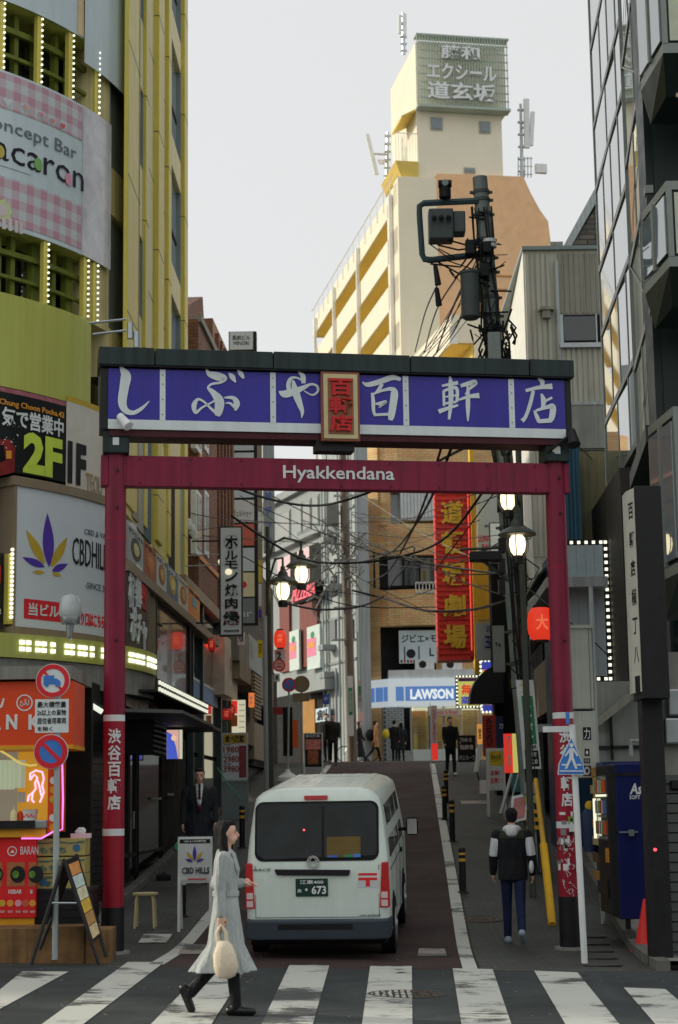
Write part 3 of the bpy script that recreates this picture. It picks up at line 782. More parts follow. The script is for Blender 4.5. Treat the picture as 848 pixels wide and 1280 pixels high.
# lower part seen under the gate beam
for x0,x1,m in ((158,172,m_yl),(172,180,m_grey),(180,190,mat('teal_strip',(40,74,70))),(194,211,m_yg),(211,219,m_dark),(219,225,m_yl),(225,232,m_grey)):
    b=MB();b.box(uy(x0,560),uy(x1,560),.0,.14,6.6,8.6);b.build('shop_strip',m,side)
# ---- flat signs on the curve, first to second floor
cc=thing('banner','black curved banner reading 2F in lime with orange Chung Choon Pocha heading','banner',WF,cm(-3,0,gb-1))
zt2=gb-.02;zb2=cpx(40,594)[1];um=cpx(84,560)[0]
m_blk=mat('banner_black',(24,28,28),rough=.35,var=.1)
csheet('banner_sheet',W_U0*.95,um,zb2,zt2-.07,.035,m_blk,cc)
csheet('pink_edge',W_U0*.95,um,zt2-.07,zt2,.033,mat('pink_edge',(150,90,100),var=.4,scale=12),cc)
m_or=mat('print_orange',(216,150,60));m_wh=mat('print_white',(206,212,210));m_lm=mat('print_lime',(176,196,70));m_rd=mat('print_red',(200,40,50));m_gold=mat('print_gold',(176,150,50));m_vio=mat('print_violet',(76,52,150));m_bk=mat('print_black',(26,26,30));m_gn=mat('print_green',(40,120,80));m_bl=mat('print_blue',(60,90,170));m_pk=mat('print_pink',(210,150,165));m_yw=mat('print_yellow',(226,200,60))
def cwin(x0,x1,y0,y1,ref=None):
    """curved box whose left edge spans y0..y1 at px x0 and right edge at x1"""
    a=cpx(x0,y1);return (a[0],cpx(x1,y1)[0],a[1],cpx(x0,y0)[1])
ctxt('Chung Choon Pocha.42',*cwin(0,82,497,506.5),cc,m_or,bold=.02,ext=.004)
ctxt('気で営業中',*cwin(3,81,507,531),cc,m_wh,bold=.04,ext=.004)
ctxt('2F',*cwin(30,79,538,590),cc,m_lm,bold=.05,ext=.004)
b=MB();cpoly(b,[cpx(-5,549),cpx(14,549),cpx(21,560),cpx(20,590),cpx(-5,596)],.03);b.mi=1
cpoly(b,[cpx(-5,556),cpx(6,556),cpx(9,575),cpx(-5,580)],.026);b.mi=2;cpoly(b,[cpx(9,563),cpx(16,563),cpx(16,573),cpx(9,573)],.022)
b.build('dish_photo',[mat('red_photo',(120,36,32),var=.4),m_dark,m_or],cc)
b=MB()
random.seed(3)
for i in range(14):
    u,z=cpx(random.uniform(4,28),random.uniform(530,560));s=random.uniform(.006,.016);cpoly(b,[(u-s,z),(u,z-s),(u+s,z),(u,z+s)],.024)
b.build('sparkle_print',m_wh,cc,kind='stuff')
c1=thing('banner','white curved banner reading 1F beside the black 2F banner','banner',WF,cm(-2,0,gb-1))
csheet('banner_sheet',um+.02,-.15,cpx(100,622)[1],cpx(100,505)[1],.035,mat('banner_cream',(190,186,176),k=.7,rough=.35),c1)
csheet('banner_edge',um+.02,-.15,cpx(100,505)[1],cpx(100,505)[1]+.09,.033,m_gold,c1)
ctxt('1F',*cwin(86,109,550,603),c1,m_bk,bold=.05,ext=.004)
ctxt('TEQU',*cwin(109,129,590,618),c1,mat('print_tan',(150,130,100)),bold=.01,ext=.004)
# CBD sign
cs=thing('curved_sign','white curved sign with a violet and gold leaf and tall CBD HILLS lettering','sign',WF,cm(-2.5,0,cpx(20,782)[1]))
uS=cpx(19.5,700)[0];zS1=cpx(40,610)[1];zS0=cpx(40,785)[1]
b=MB();cbox(b,uS-.08,-.02,-.04,.5,zS1,zS1+.14);cbox(b,uS-.08,-.02,-.04,.5,zS0-.2,zS0);cbox(b,uS-.04,uS,-.02,.5,zS0,zS1,1);b.build('frame',m_beige,cs,auto=40)
b=MB();cbox(b,uS,-.04,.0,.4,zS0,zS1,30);b.build('face_panel',mat('backlit_panel',(196,204,208),k=.62,rough=.35,var=.03),cs,auto=40)
def ctx2(s,x0,x1,y0,y1,m,**k):
    u0,u1_,z0,z1=cwin(x0,x1,y0,y1);return txt(s,(u0,u1_,z0,z1),cs,m,mapf=lambda x,y,z:cm(x,-.008+y,z),ext=.005,**k)
def leaf(par,cx,cy,ang,L,wd,m,conv,n=10):
    """pointed leaf: pixel centre base, angle, length, width -> polygon"""
    pts=[]
    for i in range(n+1):
        t=i/n;r=math.sin(PI*t**.85)*wd/2;pts.append((t*L,r))
    pts+=[(x,-y) for x,y in reversed(pts[1:-1])]
    ca,sa=math.cos(ang),math.sin(ang);out=[conv(cx+x*ca-y*sa,cy-(x*sa+y*ca)) for x,y in pts]
    return out
for x,y,a_,L,wd,m in ((61.5,709,92,68,14,m_vio),(56,706,118,50,11,m_gold),(64,709,62,43,11,m_gold),(56,709,156,31,9,m_vio),(65,714,25,22,9,m_vio),(56,716,175,16,5,m_gold),(65,716,-20,13,5,m_gold)):
    b=MB();cpoly(b,leaf(cs,x,y,R(a_),L,wd,m,cpx),-.006);b.build('leaf_print',m,cs)
ctx2('CBDHILLS',90,137,671,705,m_bk,bold=0)
ctx2('CBD & VAPE専門店',105,150,659,668,m_ink)
ctx2('-SINCE 2017-',106,140,727,735,m_ink)
def cpatch(x0,y0,x1,y1,m,name,v=-.006,par=cs):
    a=cpx(x0,y0);c=cpx(x0,y1);u1_=cpx(x1,y1)[0];b=MB();N=8
    for i in range(N):
        ua=a[0]+(u1_-a[0])*i/N;ub_=a[0]+(u1_-a[0])*(i+1)/N;cpoly(b,[(ua,c[1]),(ub_,c[1]),(ub_,a[1]),(ua,a[1])],v)
    return b.build(name,m,par)
cpatch(30,748,92,773,m_rd,'red_label')
u0,u1_,z0,z1=cwin(35,90,753,769);txt('当ビル1階',(u0,u1_,z0,z1),cs,m_wh,bold=.03,ext=.004,mapf=lambda x,y,z:cm(x,-.012+y,z))
ctx2('入り口はこちら',94,130,763,781,m_rd,bold=.03)
# security lamp in front of the sign
sl=thing('spot_lamp','large white round glass lamp on a clamp in front of the white curved sign','lamp',WF,cm(cpx(88,780)[0],-.7,cpx(88,795)[1]))
q=W(88,770,25.3);q2=W(88,741,25.3);q3=W(87,797,25.3)
b=MB();b.lathe([(.14,0),(.17,.06),(.15,.22),(.12,.3),(.02,.34)],(q.x,q.y,q.z-.02),20);b.build('glass_bowl',mat('lamp_glass',(176,184,184),rough=.1,var=.2),sl,auto=40)
b=MB();b.lathe([(.12,-.1),(.14,-.05),(.14,0)],(q.x,q.y,q.z-.02),20);b.cyl((q.x,q.y,q.z-.12),q3,.06,.04,10);b.build('lamp_collar',m_sil,sl,auto=40)
b=MB();b.tube([q3,(q3.x-.1,q3.y+.8,q3.z+.05)],.025);b.build('bracket',m_sil,sl)
# left dark gap with a lit edge and small black sign
gp_=thing('vertical_sign','black vertical sign with red panels at the left edge beside the curved white sign','sign',WF,cm(-5.5,0,4.4))
b=MB();cbox(b,W_U0*.9,cpx(10,700)[0],.1,.2,cpx(5,785)[1],cpx(5,690)[1]);b.build('face_panel',m_blk,gp_)
b=MB();cbox(b,cpx(-3,720)[0],cpx(5,720)[0],.08,.1,cpx(3,728)[1],cpx(3,706)[1]);b.build('red_panel',m_rd,gp_)
u0,u1_,z0,z1=cwin(-4,6,759,766);txt('.42',(u0,u1_,z0,z1),gp_,m_wh,bold=.03,ext=.004,mapf=lambda x,y,z:cm(x,.09+y,z))
b=MB();cbox(b,cpx(11,700)[0],cpx(18,700)[0],.0,.1,cpx(14,780)[1],cpx(14,692)[1],1);b.build('lit_edge',m_yg,gp_)
b=MB()
for k in range(16):b.ball(cm(cpx(14,700)[0],-.03,cpx(14,780)[1]+.1+k*.068),.03,6,5)
b.build('bulb_string',m_bulb,gp_,kind='stuff')
# light canopy: two rows of square lamps under the signs
lc=thing('lamp_canopy','lime canopy edge carrying a double row of glowing square lamps under the curved sign','canopy',WF,cm(-3,0,3.9))
zc_=cpx(40,800)[1]
b=MB();cbox(b,W_U0*.95,.0,-.35,.5,cpx(20,815)[1]-.12,cpx(20,797)[1]+.02);b.build('canopy_edge',m_lime,lc,auto=40)
b=MB();cbox(b,W_U0*.95,.0,-.3,.6,cpx(20,850)[1]-.1,cpx(20,815)[1]-.13);b.build('canopy_soffit',m_conc,lc,auto=40)
u=cpx(6,810)[0]
k=0;zz1=cpx(20,808)[1]
while u<-.1:
    if k%6 != 5:
        for dz in (-.075,.025):
            b=MB();cbox(b,u,u+.075,-.385,-.352,zz1+dz-.03,zz1+dz+.035,1);b.build('square_lamp',m_bulb,lc)
    u+=.115 if k%2==0 else .17;k+=1
# ================================================================ LEFT STREET FRONTAGE UNDER THE SIDE WING
BL=Fr(-3.5,29.2,-3.16,40.0)
def bl(x0,y0,x1,y1,v=0):return fb(BL,x0,y0,x1,y1,v)
fb_=thing('food_sign_band','slanting row of square food photo panels above the ground floor shops','signboard',BL,(0,0,6))
# six poster panels: px left, right, top-left y, bottom-left y
pan=[(158,178,650,706,(150,156,156),'tray'),(179,194,676,722,(150,84,50),'dish'),(195,207,690,735,(170,168,160),'bowl'),(208,221,702,747,(86,104,116),'bowl'),(222,234,724,762,(176,170,150),'bowl'),(235,249,728,772,(206,128,50),'plain')]
zt_=BL.px(180,674)[1];zb_=BL.px(180,720)[1]
us=[BL.px(x,710)[0] for x in (158,178.5,194.5,207.5,221.5,234.5,249)]
b=MB();b.box(us[0]-.3,us[-1]+.1,.02,.5,zb_-.02,zt_+.02);b.build('backing',m_beige,fb_)
for i,(x0,x1,ya_,yb_,c,kind_) in enumerate(pan):
    a,c_=us[i]+.03,us[i+1]-.03
    b=MB();b.box(a,c_,-.02,.02,zb_+.02,zt_-.02);p=b.build('food_panel',mat('panel%d'%i,c,var=.25,scale=4),fb_)
    cx_,cz_=(a+c_)/2,(zb_+zt_)/2;wd=(c_-a)
    b=MB()
    if kind_=='plain':b.box(cx_-wd*.2,cx_+wd*.2,-.028,-.02,cz_-.05,cz_+.13);mm=mat('patch_blue',(110,140,150))
    else:b.disc(cx_,cz_-.02,.19,-.028,-.02,20,wd/.62);mm=mat('dish_dark%d'%i,((70,66,50),(170,110,60),(140,96,50),(170,140,60),(150,110,60),(0,0,0))[i],var=.5,scale=14)
    b.build('dish_print',mm,p)
    if kind_ != 'plain':
        b=MB();b.disc(cx_,cz_-.02,.11,-.034,-.029,14,wd/.62);b.build('food_print',mat('food%d'%i,((190,180,130),(196,120,60),(190,150,80),(206,190,120),(186,140,80),(0,0,0))[i],var=.6,scale=20),p)
    txt(('ヤンニョム','チキン','ビビンバ','冷麺','スンドゥブ','韓国')[i],(a+.08,c_-.08,zt_-.14,zt_-.06),p,m_bk if i != 3 else m_wh,y=-.022,ext=.004,bold=.02)
b=MB();b.box(us[0]-.3,us[-1]+3.5,-.1,.3,zb_-.2,zb_-.03);b.build('lower_cornice',m_beige,fb_)
# shop front below
sf=thing('pub_front','beige pub frontage with a black lettered sign and dark framed window under the food panels','shop',BL,(0,0,zg))
b=MB();b.box(-.4,BL.len,.3,.6,0,zb_-.15);b.build('wall',mat('shop_dark_wall',(64,60,50),var=.2,streak=.2),sf)
q=bl(183,715,195,890);b=MB();b.box(q[0],q[1],.0,.3,3.6,zb_-.2);b.build('pillar',mat('khaki_pillar',(104,96,70),streak=.2),sf)
u0,u1=BL.px(196,800)[0],BL.px(239,820)[0];zw1=BL.px(198,738)[1]-.1;zw0=BL.px(198,878)[1]
b=MB();b.box(u0,u1,.08,.29,zw0,zw1);b.build('window_reveal',m_dark,sf)
b=MB();b.box(u0+.1,u1-.1,.05,.08,zw0+.1,zw1-.08)
gl=b.build('window',glass('smoky_glass',(66,60,54),rough=.12,var=.5),sf)
b=MB();b.box(u0,u1,.0,.1,zw1-.08,zw1);b.box(u0,u1,.0,.1,zw0,zw0+.1);b.box(u0,u0+.1,.0,.1,zw0,zw1);b.box(u1-.1,u1,.0,.1,zw0,zw1);b.build('frame',m_gblk,gl)
b=MB();random.seed(2)
for i in range(30):
    x=random.uniform(u0+.3,u1-.2);b.tube([(x,.045,zw0+.12),(x+random.uniform(-.3,.3),.045,zw0+random.uniform(.2,.45))],.02,5)
b.build('window_plants',mat('grey_leaves',(110,120,120)),gl,kind='stuff')
q=bl(158,705,183,890);b=MB();b.box(q[0]-.3,q[1],-.05,.3,BL.px(170,888)[1],BL.px(170,712)[1]);ps=b.build('pub_sign',m_blk,sf)
for ch,x0,y0,x1,y1,m in (('青春',167,706,176,760,m_wh),('村',160,712,166,760,m_wh),('ポチャ',162,762,182,808,m_wh)):
    g=fb(BL,x0,y0,x1,y1,-.05);txt(ch,g,ps,m,y=-.055,bold=.06,ext=.03,vert=ch=='青春')
g=fb(BL,175,722,183,762,-.05);b=MB();b.box(g[0],g[1],-.07,-.05,g[2],g[3]);b.build('red_plate',mat('plate_red',(130,40,40)),ps)
txt('鈴',(g[0]+.1,g[1]-.1,g[2]+.1,g[3]-.1),ps,m_rd,y=-.072,bold=.04)
g=fb(BL,157,815,182,868,-.05);txt('Pocha.42',g,ps,m_wh,y=-.055,bold=.02)
# light strip
ls=thing('lamp_strip','long strip of small white lamps along the shop canopy behind the left gate post','light strip',BL,(0,0,3.5))
zs_=BL.px(158,857)[1];uE=BL.px(229,893)[0]
b=MB();b.box(-.2,uE,-.5,.3,zs_-.1,zs_-.06);b.build('canopy_edge',m_gblk,ls)
u=-.1;m_bulb2=emat('bulb_dim',(236,236,214),.75)
while u<uE-.1:
    for dz in (-.05,.06):
        b=MB();b.box(u,u+.12,-.53,-.5,zs_+dz-.03,zs_+dz+.03);b.build('square_lamp',m_bulb2,ls)
    u+=.33
b=MB();b.box(-.2,uE,-.5,-.46,zs_-.06,zs_+.12);b.build('strip_backing',m_gblk,ls)
# louvre awning
lv=thing('louvre_box','dark horizontal metal louvres over the ground floor doors behind the left post','louvre',BL,(0,0,2.6))
z1=BL.px(165,890)[1]-.15;z0=BL.px(165,945)[1]
uL1=BL.px(207,910,-.6)[0]
n=7
for k in range(n):
    z=z0+(z1-z0)*k/n;b=MB();b.hexa([(-.3,-.62,z),(uL1,-.62,z),(uL1,-.45,z+.05),(-.3,-.45,z+.05),(-.3,-.62,z+.03),(uL1,-.62,z+.03),(uL1,-.45,z+.08),(-.3,-.45,z+.08)]);b.build('slat',mat('louvre_metal',(70,74,70),rough=.4,metal=.3),lv)
b=MB();b.box(-.3,uL1,-.44,.3,z0,z1);b.build('box_body',m_dark,lv)
b=MB();b.box(-.3,uE+.5,-.75,.3,z1+.1,z1+.16);b.build('canopy_slab',m_gblk,lv)
# rolled awning arm
aw=thing('shop_awning','thin dark folded awning reaching over the alley beside the lamp strip','awning',BL,(uE,-.5,3.2))
a0=BL.px(205,888,-.7);a1=BL.px(262,908,-.9)
b=MB();b.hexa([(a0[0],-1.0,a0[1]-.05),(a1[0],-1.0,a1[1]-.03),(a1[0],.3,a1[1]),(a0[0],.3,a0[1]),(a0[0],-1.0,a0[1]),(a1[0],-1.0,a1[1]+.02),(a1[0],.3,a1[1]+.06),(a0[0],.3,a0[1]+.06)]);b.build('awning_sheet',mat('awning_grey',(90,92,90)),aw)
# lit screen
scn=thing('advert_screen','small lit advert screen in blue and orange hung above the alley doors','screen',flat(33.0),(-3.1,0,2.9))
SF=flat(33.0);q=fb(SF,208,911,229,950)
b=MB();b.box(q[0],q[1],.0,.1,q[2],q[3]);b.build('case',m_gblk,scn)
b=MB();b.box(q[0]+.01,q[1]-.08,-.01,0,q[2]+.02,q[3]-.02);b.build('screen',emat('screen_orange',(216,170,160),.75),scn)
b=MB();x0=q[0]+.012;b.face([(x0,-.012,q[2]+.02),(q[1]-.09,-.012,q[2]+.02),(q[1]-.13,-.012,q[2]+.25),(x0+.09,-.012,q[3]-.1),(x0,-.012,q[3]-.05)]);b.build('screen_shape',emat('screen_blue',(70,90,190),.8),scn)
b=MB();b.disc(x0+.13,q[3]-.17,.05,-.016,-.012,14);b.build('screen_face',emat('screen_skin',(230,190,160),.8),scn)
b=MB();b.box(q[1]-.07,q[1]-.01,-.01,0,q[2]+.02,q[3]-.02);b.build('screen_edge',emat('screen_white',(210,205,180),.7),scn)
# ground floor: dark glazed doors
gd=thing('glazed_entrance','dark glazed shop entrance behind the left gate post with grey reflections','shop entrance',BL,(0,0,zg))
for x0,x1,m in ((158,166,m_dark),(167,176,m_dglass),(178,208,glass('green_glass',(36,44,40),rough=.06,var=.5))):
    q=bl(x0,960,x1,1050);b=MB();b.box(q[0],q[1],.1,.2,gz(-3.4,33),2.75);p_=b.build('door',m,gd)
    f_=MB();f_.box(q[0],q[0]+.05,.06,.1,.6,2.75);f_.box(q[1]-.05,q[1],.06,.1,.6,2.75);f_.box(q[0],q[1],.06,.1,1.0,1.06);f_.build('frame',m_gblk,p_)
for x,y,wd,hh in ((196,998,12,3),(214,993,8,3),(168,1025,2,22)):
    q=bl(x-wd/2,y-hh/2,x+wd/2,y+hh/2,.05);b=MB();b.box(q[0],q[1],.05,.06,q[2],q[3]);b.build('handle_bar',m_sil,gd)
b=MB()
for k in range(24):b.box(-3.2,-.1,.2,.215,.5+k*.11,.6+k*.11)
b.build('black_brick_wall',mat('black_tiles',(24,24,26),rough=.35,var=.3,scale=10),gd,kind='stuff')
b=MB();b.box(-3.2,-.3,.216,.5,0,3.7);b.build('wall',m_dark,gd)
b=MB();b.box(uE-4.5,uE+1.5,.12,.3,.8,3.2);b.build('side_wall',m_dark,gd)
# upper glazed shop past the pub with steel posts
US=Fr(-3.42,35.2,-3.12,44)
ug=thing('upper_glazed_shop','tall glass shopfront with steel posts reflecting signs beside the hanging grill sign','shop',US,(0,0,gz(-3.4,38)))
uA=US.px(241,820)[0];uB=US.px(282,820)[0]
m_refl=glass('shop_glass',(58,62,56),rough=.06,var=.55)
for k in range(3):
    a=uA+(uB-uA)*k/3;c_=uA+(uB-uA)*(k+1)/3
    for z0_,z1_ in ((3.0,6.2),(1.2,2.9)):
        b=MB();b.box(a+.04,c_-.04,.06,.1,z0_,z1_);b.build('glass_pane',m_refl,ug)
for x,wd in ((240,.06),(252.5,.12),(275,.1),(282,.06)):
    u=US.px(x,820)[0];b=MB();b.box(u-wd,u+wd,-.04,.1,1,6.4);b.build('steel_post',mat('post_teal',(52,66,66),rough=.4),ug)
b=MB();b.box(uA,uB,.12,1.2,0,6.4);b.build('interior',m_dark,ug)
b=MB();b.box(uA-2,uB+.3,-.1,.2,6.4,6.65);b.build('cornice',m_beige,ug)
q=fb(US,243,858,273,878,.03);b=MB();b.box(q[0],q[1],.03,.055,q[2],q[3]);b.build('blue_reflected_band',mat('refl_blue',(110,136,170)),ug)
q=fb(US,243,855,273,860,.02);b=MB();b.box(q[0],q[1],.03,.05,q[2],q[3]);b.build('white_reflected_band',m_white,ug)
q=fb(US,258,796,273,812,.03);b=MB();b.box(q[0],q[1],.0,.05,q[2],q[3]);b.build('red_lamp_box',emat('red_glow',(216,60,40),.9),ug)
# kebab stall ---------------------------------------------------------------
KF=flat(21.6)
ks=thing('kebab_stall','red and yellow kebab stall with a lit serving window at the left edge','stall',KF,(-4.0,0,gz(-4,21.6)))
def kb(x0,y0,x1,y1,v=0):return fb(KF,x0,y0,x1,y1,v)
m_kred=mat('stall_red',(176,30,34),k=.55,rough=.4,var=.08);m_kor=mat('stall_orange',(216,74,36),k=.62,rough=.4,var=.05);m_kye=mat('stall_yellow',(216,156,40),k=.62,rough=.5,var=.1)
q=kb(-60,1046,45,1148);b=MB();b.box(q[0],q[1],.0,.7,q[2],q[3]);b.build('counter_front',m_kred,ks,bev=.01)
q1=kb(-60,1036,58,1047);b=MB();b.box(q1[0],q1[1],-.06,.8,q1[2],q1[3]);b.build('counter_trim',m_kye,ks,bev=.008)
q1=kb(-60,1148,42,1158);b=MB();b.box(q1[0],q1[1],.03,.7,q1[2],q1[3]);b.build('base_trim',m_kye,ks)
q1=kb(-60,1026,60,1036);b=MB();b.box(q1[0],q1[1],-.1,.8,q1[2],q1[3]);b.build('counter_top',m_sil,ks,bev=.01)
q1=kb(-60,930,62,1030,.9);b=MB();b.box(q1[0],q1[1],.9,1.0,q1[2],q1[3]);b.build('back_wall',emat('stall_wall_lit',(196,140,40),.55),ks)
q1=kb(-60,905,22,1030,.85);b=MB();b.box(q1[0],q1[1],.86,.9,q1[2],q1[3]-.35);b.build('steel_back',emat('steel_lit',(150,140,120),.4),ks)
q1=kb(-60,852,92,935,-.05);b=MB();b.box(q1[0],q1[1],-.1,.9,q1[2],q1[3]);hd=b.build('header_sign',m_kor,ks,bev=.01)
q1=kb(-60,932,92,937,-.05);b=MB();b.box(q1[0],q1[1],-.11,.9,q1[2],q1[3]);b.build('header_edge',m_kye,ks)
for ch,x0,x1 in (('A',-18,2),('N',8,22),('K',36,52),('E',56,66)):
    g=kb(x0,893,x1,912,-.1);txt(ch,g,hd,m_wh,y=-.102,bold=.04,ext=.012)
g=kb(-4,873,5,884,-.1);b=MB();stroke(b,[(g[0],g[2],.02),(g[1]-.03,g[2]+.01,.03),(g[1],g[3],.02)],-.11,-.1);b.build('brush_tail',m_wh,hd)
g=kb(21,868,41,889,-.1);cx_,cz_=(g[0]+g[1])/2,(g[2]+g[3])/2;b=MB()
for i in range(28):
    t=i*2*PI/28;t2=(i+1)*2*PI/28;b.prism([(cx_+.1*math.cos(t),cz_+.1*math.sin(t)),(cx_+.1*math.cos(t2),cz_+.1*math.sin(t2)),(cx_+.085*math.cos(t2),cz_+.085*math.sin(t2)),(cx_+.085*math.cos(t),cz_+.085*math.sin(t))],-.108,-.1)
b.build('emblem_ring',m_wh,hd);txt('حلال',(cx_-.055,cx_+.055,cz_-.045,cz_+.045),hd,m_wh,y=-.102,bold=.02)
# orange door pillar & light dots
q1=kb(60,935,74,1040,-.02);b=MB();b.box(q1[0],q1[1],-.02,.5,q1[2],q1[3]);b.build('corner_post',m_kor,ks)
random.seed(8)
for k in range(9):
    z=q1[2]+(q1[3]-q1[2])*(k+.5)/9;b=MB();b.disc((q1[0]+q1[1])/2,z,.045,-.026,-.02,12);b.build('photo_dot',[m_kye,m_wh,mat('dotred',(220,70,30)),m_gold][k%4],ks)
m_magl=emat('pink_tube',(214,120,206),1.3);m_neon=emat('neon_pink',(250,170,196),1.4)
A_=lambda x,y,v:(KF.px(x,y,v)[0],v,KF.px(x,y,v)[1])
b=MB();b.tube([A_(78,950,-.05),A_(79,1000,-.05),A_(78,1037,-.05),A_(66,1040,-.08),A_(52,1048,-.08),A_(27,1048,-.08)],.012,6);b.build('pink_light_tube',m_magl,ks)
b=MB();b.tube([A_(74,940,-.05),A_(75,1036,-.05)],.03,6);b.build('post_edge',m_kred,ks)
b=MB()
for pl_ in ([(38,975),(38,967),(45,963),(53,965),(55,973),(53,982),(55,990),(53,996),(50,1003)],[(38,975),(43,968),(47,972),(44,979),(45,986),(41,991),(36,995),(35,1002)],[(47,975),(50,985),(52,995)],[(41,992),(40,1000),(43,1003)]):
    b.tube([A_(x,y,.86) for x,y in pl_],.013,6)
b.build('neon_drawing',m_neon,ks)
b=MB();b.tube([A_(-5,935,.3),A_(12,945,.3),A_(25,954,.3),A_(38,957,.3),A_(46,956,.3)],.016,6);b.build('yellow_hose',emat('hose_glow',(226,200,110),.6),ks)  # hose surface has its own emission
for x0,x1 in ((-8,6),(4,18),(14,31)):
    q1=kb(x0,950,x1,989,.5);b=MB();n=9;v0_=[]
    for i in range(n+1):
        t=i/n;x=q1[0]+(q1[1]-q1[0])*t;v0_.append((x,.5+.03*math.sin(t*14)))
    b.prismz([(x,y) for x,y in v0_]+[(x,y+.02) for x,y in reversed(v0_)],q1[2]+.02*(x0%3),q1[3]);b.build('plastic_bag_roll',emat('bag_glow',(196,206,176),.35),ks)  # bags given a faint glow so they look lit inside the stall
def obj_on(name,label,cat,build,fr=KF,at=(0,0,0),group=None):
    t=thing(name,label,cat,fr,at,group);build(t);return t
def sauce(t):
    q=kb(13,1012,22,1029,.1);x=(q[0]+q[1])/2;b=MB();b.lathe([(.035,0),(.045,.03),(.04,.13),(.02,.16)],(x,.1,q[2]),14);b.build('bottle',mat('sauce_cream',(206,196,150)),t,auto=40)
    b=MB();b.cyl((x,.1,q[2]+.16),(x,.1,q[2]+.2),.012,.004,8);b.build('nozzle',mat('sauce_cream',(0,0,0)),t)
obj_on('sauce_bottle','cream squeeze bottle on the stall counter beside the red one','bottle',sauce,at=(-4.1,.1,1.7))
def sauce2(t):
    q=kb(22,1015,29,1029,.15);x=(q[0]+q[1])/2;b=MB();b.lathe([(.035,0),(.04,.1),(.03,.13),(.005,.15)],(x,.15,q[2]),14);b.build('bottle',mat('sauce_red',(200,70,40)),t,auto=40)
obj_on('sauce_bottle','short red bottle on the stall counter between the cream bottle and the tub','bottle',sauce2,at=(-4,.15,1.7))
def tub(t):
    q=kb(28,1012,48,1030,.1);x=(q[0]+q[1])/2;b=MB();b.lathe([(.07,0),(.095,.17),(.1,.175),(.085,.17)],(x,.1,q[2]),18);b.build('tub',m_wh,t,auto=40)
    b=MB()
    for i in range(5):b.disc(x-.06+i*.03,q[2]+.09+.02*(i%2),.012,.0,.02,8)
    b.build('tub_print',m_rd,t,kind='stuff')
obj_on('plastic_tub','white patterned plastic tub on the kebab stall counter','tub',tub,at=(-3.9,.1,1.7))
b=MB();q1=kb(23,990,33,1003,.88);b.box(q1[0],q1[1],.84,.86,q1[2],q1[3]);b.build('switch_plate',m_wh,ks)
q1=kb(-10,1028,44,1036,-.1);b=MB();b.box(q1[0],q1[1],-.13,-.1,q1[2],q1[3]+.02);b.build('dark_tray_edge',m_gblk,ks)
# counter print
g=kb(26,1058,45,1068,0);txt('BARAN',(g[0],g[1]+.03,g[2],g[3]),ks,m_wh,y=-.002,ext=.004)
g=kb(10,1058,21,1070,0);cx_,cz_=(g[0]+g[1])/2,(g[2]+g[3])/2;b=MB()
for i in range(20):
    t=i*2*PI/20;t2=(i+1)*2*PI/20;b.prism([(cx_+.058*math.cos(t),cz_+.058*math.sin(t)),(cx_+.058*math.cos(t2),cz_+.058*math.sin(t2)),(cx_+.048*math.cos(t2),cz_+.048*math.sin(t2)),(cx_+.048*math.cos(t),cz_+.048*math.sin(t))],-.006,0)
b.prism([(cx_-.03,cz_-.02),(cx_+.03,cz_-.02),(cx_+.01,cz_+.02)],-.006,0);b.build('emblem',m_wh,ks)
for x0,x1 in ((-6,3),(9,31),(36,45)):
    g=kb(x0,1078,x1,1108,0);b=MB();b.box(g[0],g[1],-.004,0,g[2],g[3]);p_=b.build('menu_photo',mat('menu_photo',(150,96,60),var=.3,scale=9),ks)
    b=MB();b.disc(g[1]-.08 if x0<36 else g[1],(g[2]+g[3])/2,.1,-.009,-.004,18,.9);b.build('plate_print',m_gblk,p_)
    b=MB();b.disc((g[0]+g[1])/2,(g[2]+g[3])/2,.045,-.013,-.009,10,.9);b.build('food_print',mat('food_green',(90,130,50),var=.6,scale=30),p_)
    g=kb(x0+2,1112,min(x1-4,41),1117,0);txt('KEBAB',g,ks,m_wh,y=-.002,ext=.003,bold=.02)
for i,x in enumerate((3,13,23,32,41)):
    g=kb(x-4,1124,x+4,1134,0);b=MB();b.disc((g[0]+g[1])/2,(g[2]+g[3])/2,.04,-.005,0,14);b.build('round_print',[m_gold,m_or,m_pk,mat('rp',(170,90,60)),m_or][i],ks)
    g=kb(x-3,1138,x+3,1141,0);txt('¥500',g,ks,m_wh,y=-.002,ext=.003)
# header canopy pipe above stall
b=MB();b.box(-6.5,KF.px(92,850)[0],-.2,1.6,KF.px(40,850)[1],KF.px(40,834)[1]);b.build('canopy_lip',mat('lip_grey',(120,120,112),streak=.3),ks)
b=MB();b.box(-6.5,KF.px(92,850)[0],1.6,1.75,0,KF.px(40,850)[1]);b.build('rear_wall',m_dark,ks)
for x0,y0,x1,y1 in ((87,868,106,880),(112,880,128,890)):
    a=W(x0,y0,23.5);c_=W(x1,y1,23.5);t=thing('tube_lamp','white tube light hung behind the round signs, the %s one'%('left' if x0<100 else 'right'),'lamp',WF,a)
    b=MB();b.cyl(a,c_,.035,n=8);b.build('tube',emat('tube_white',(230,236,220),.8),t);b=MB();b.cyl(a+Vector((0,.05,.05)),c_+Vector((0,.05,.05)),.03,n=6);b.build('batten',m_gblk,t)
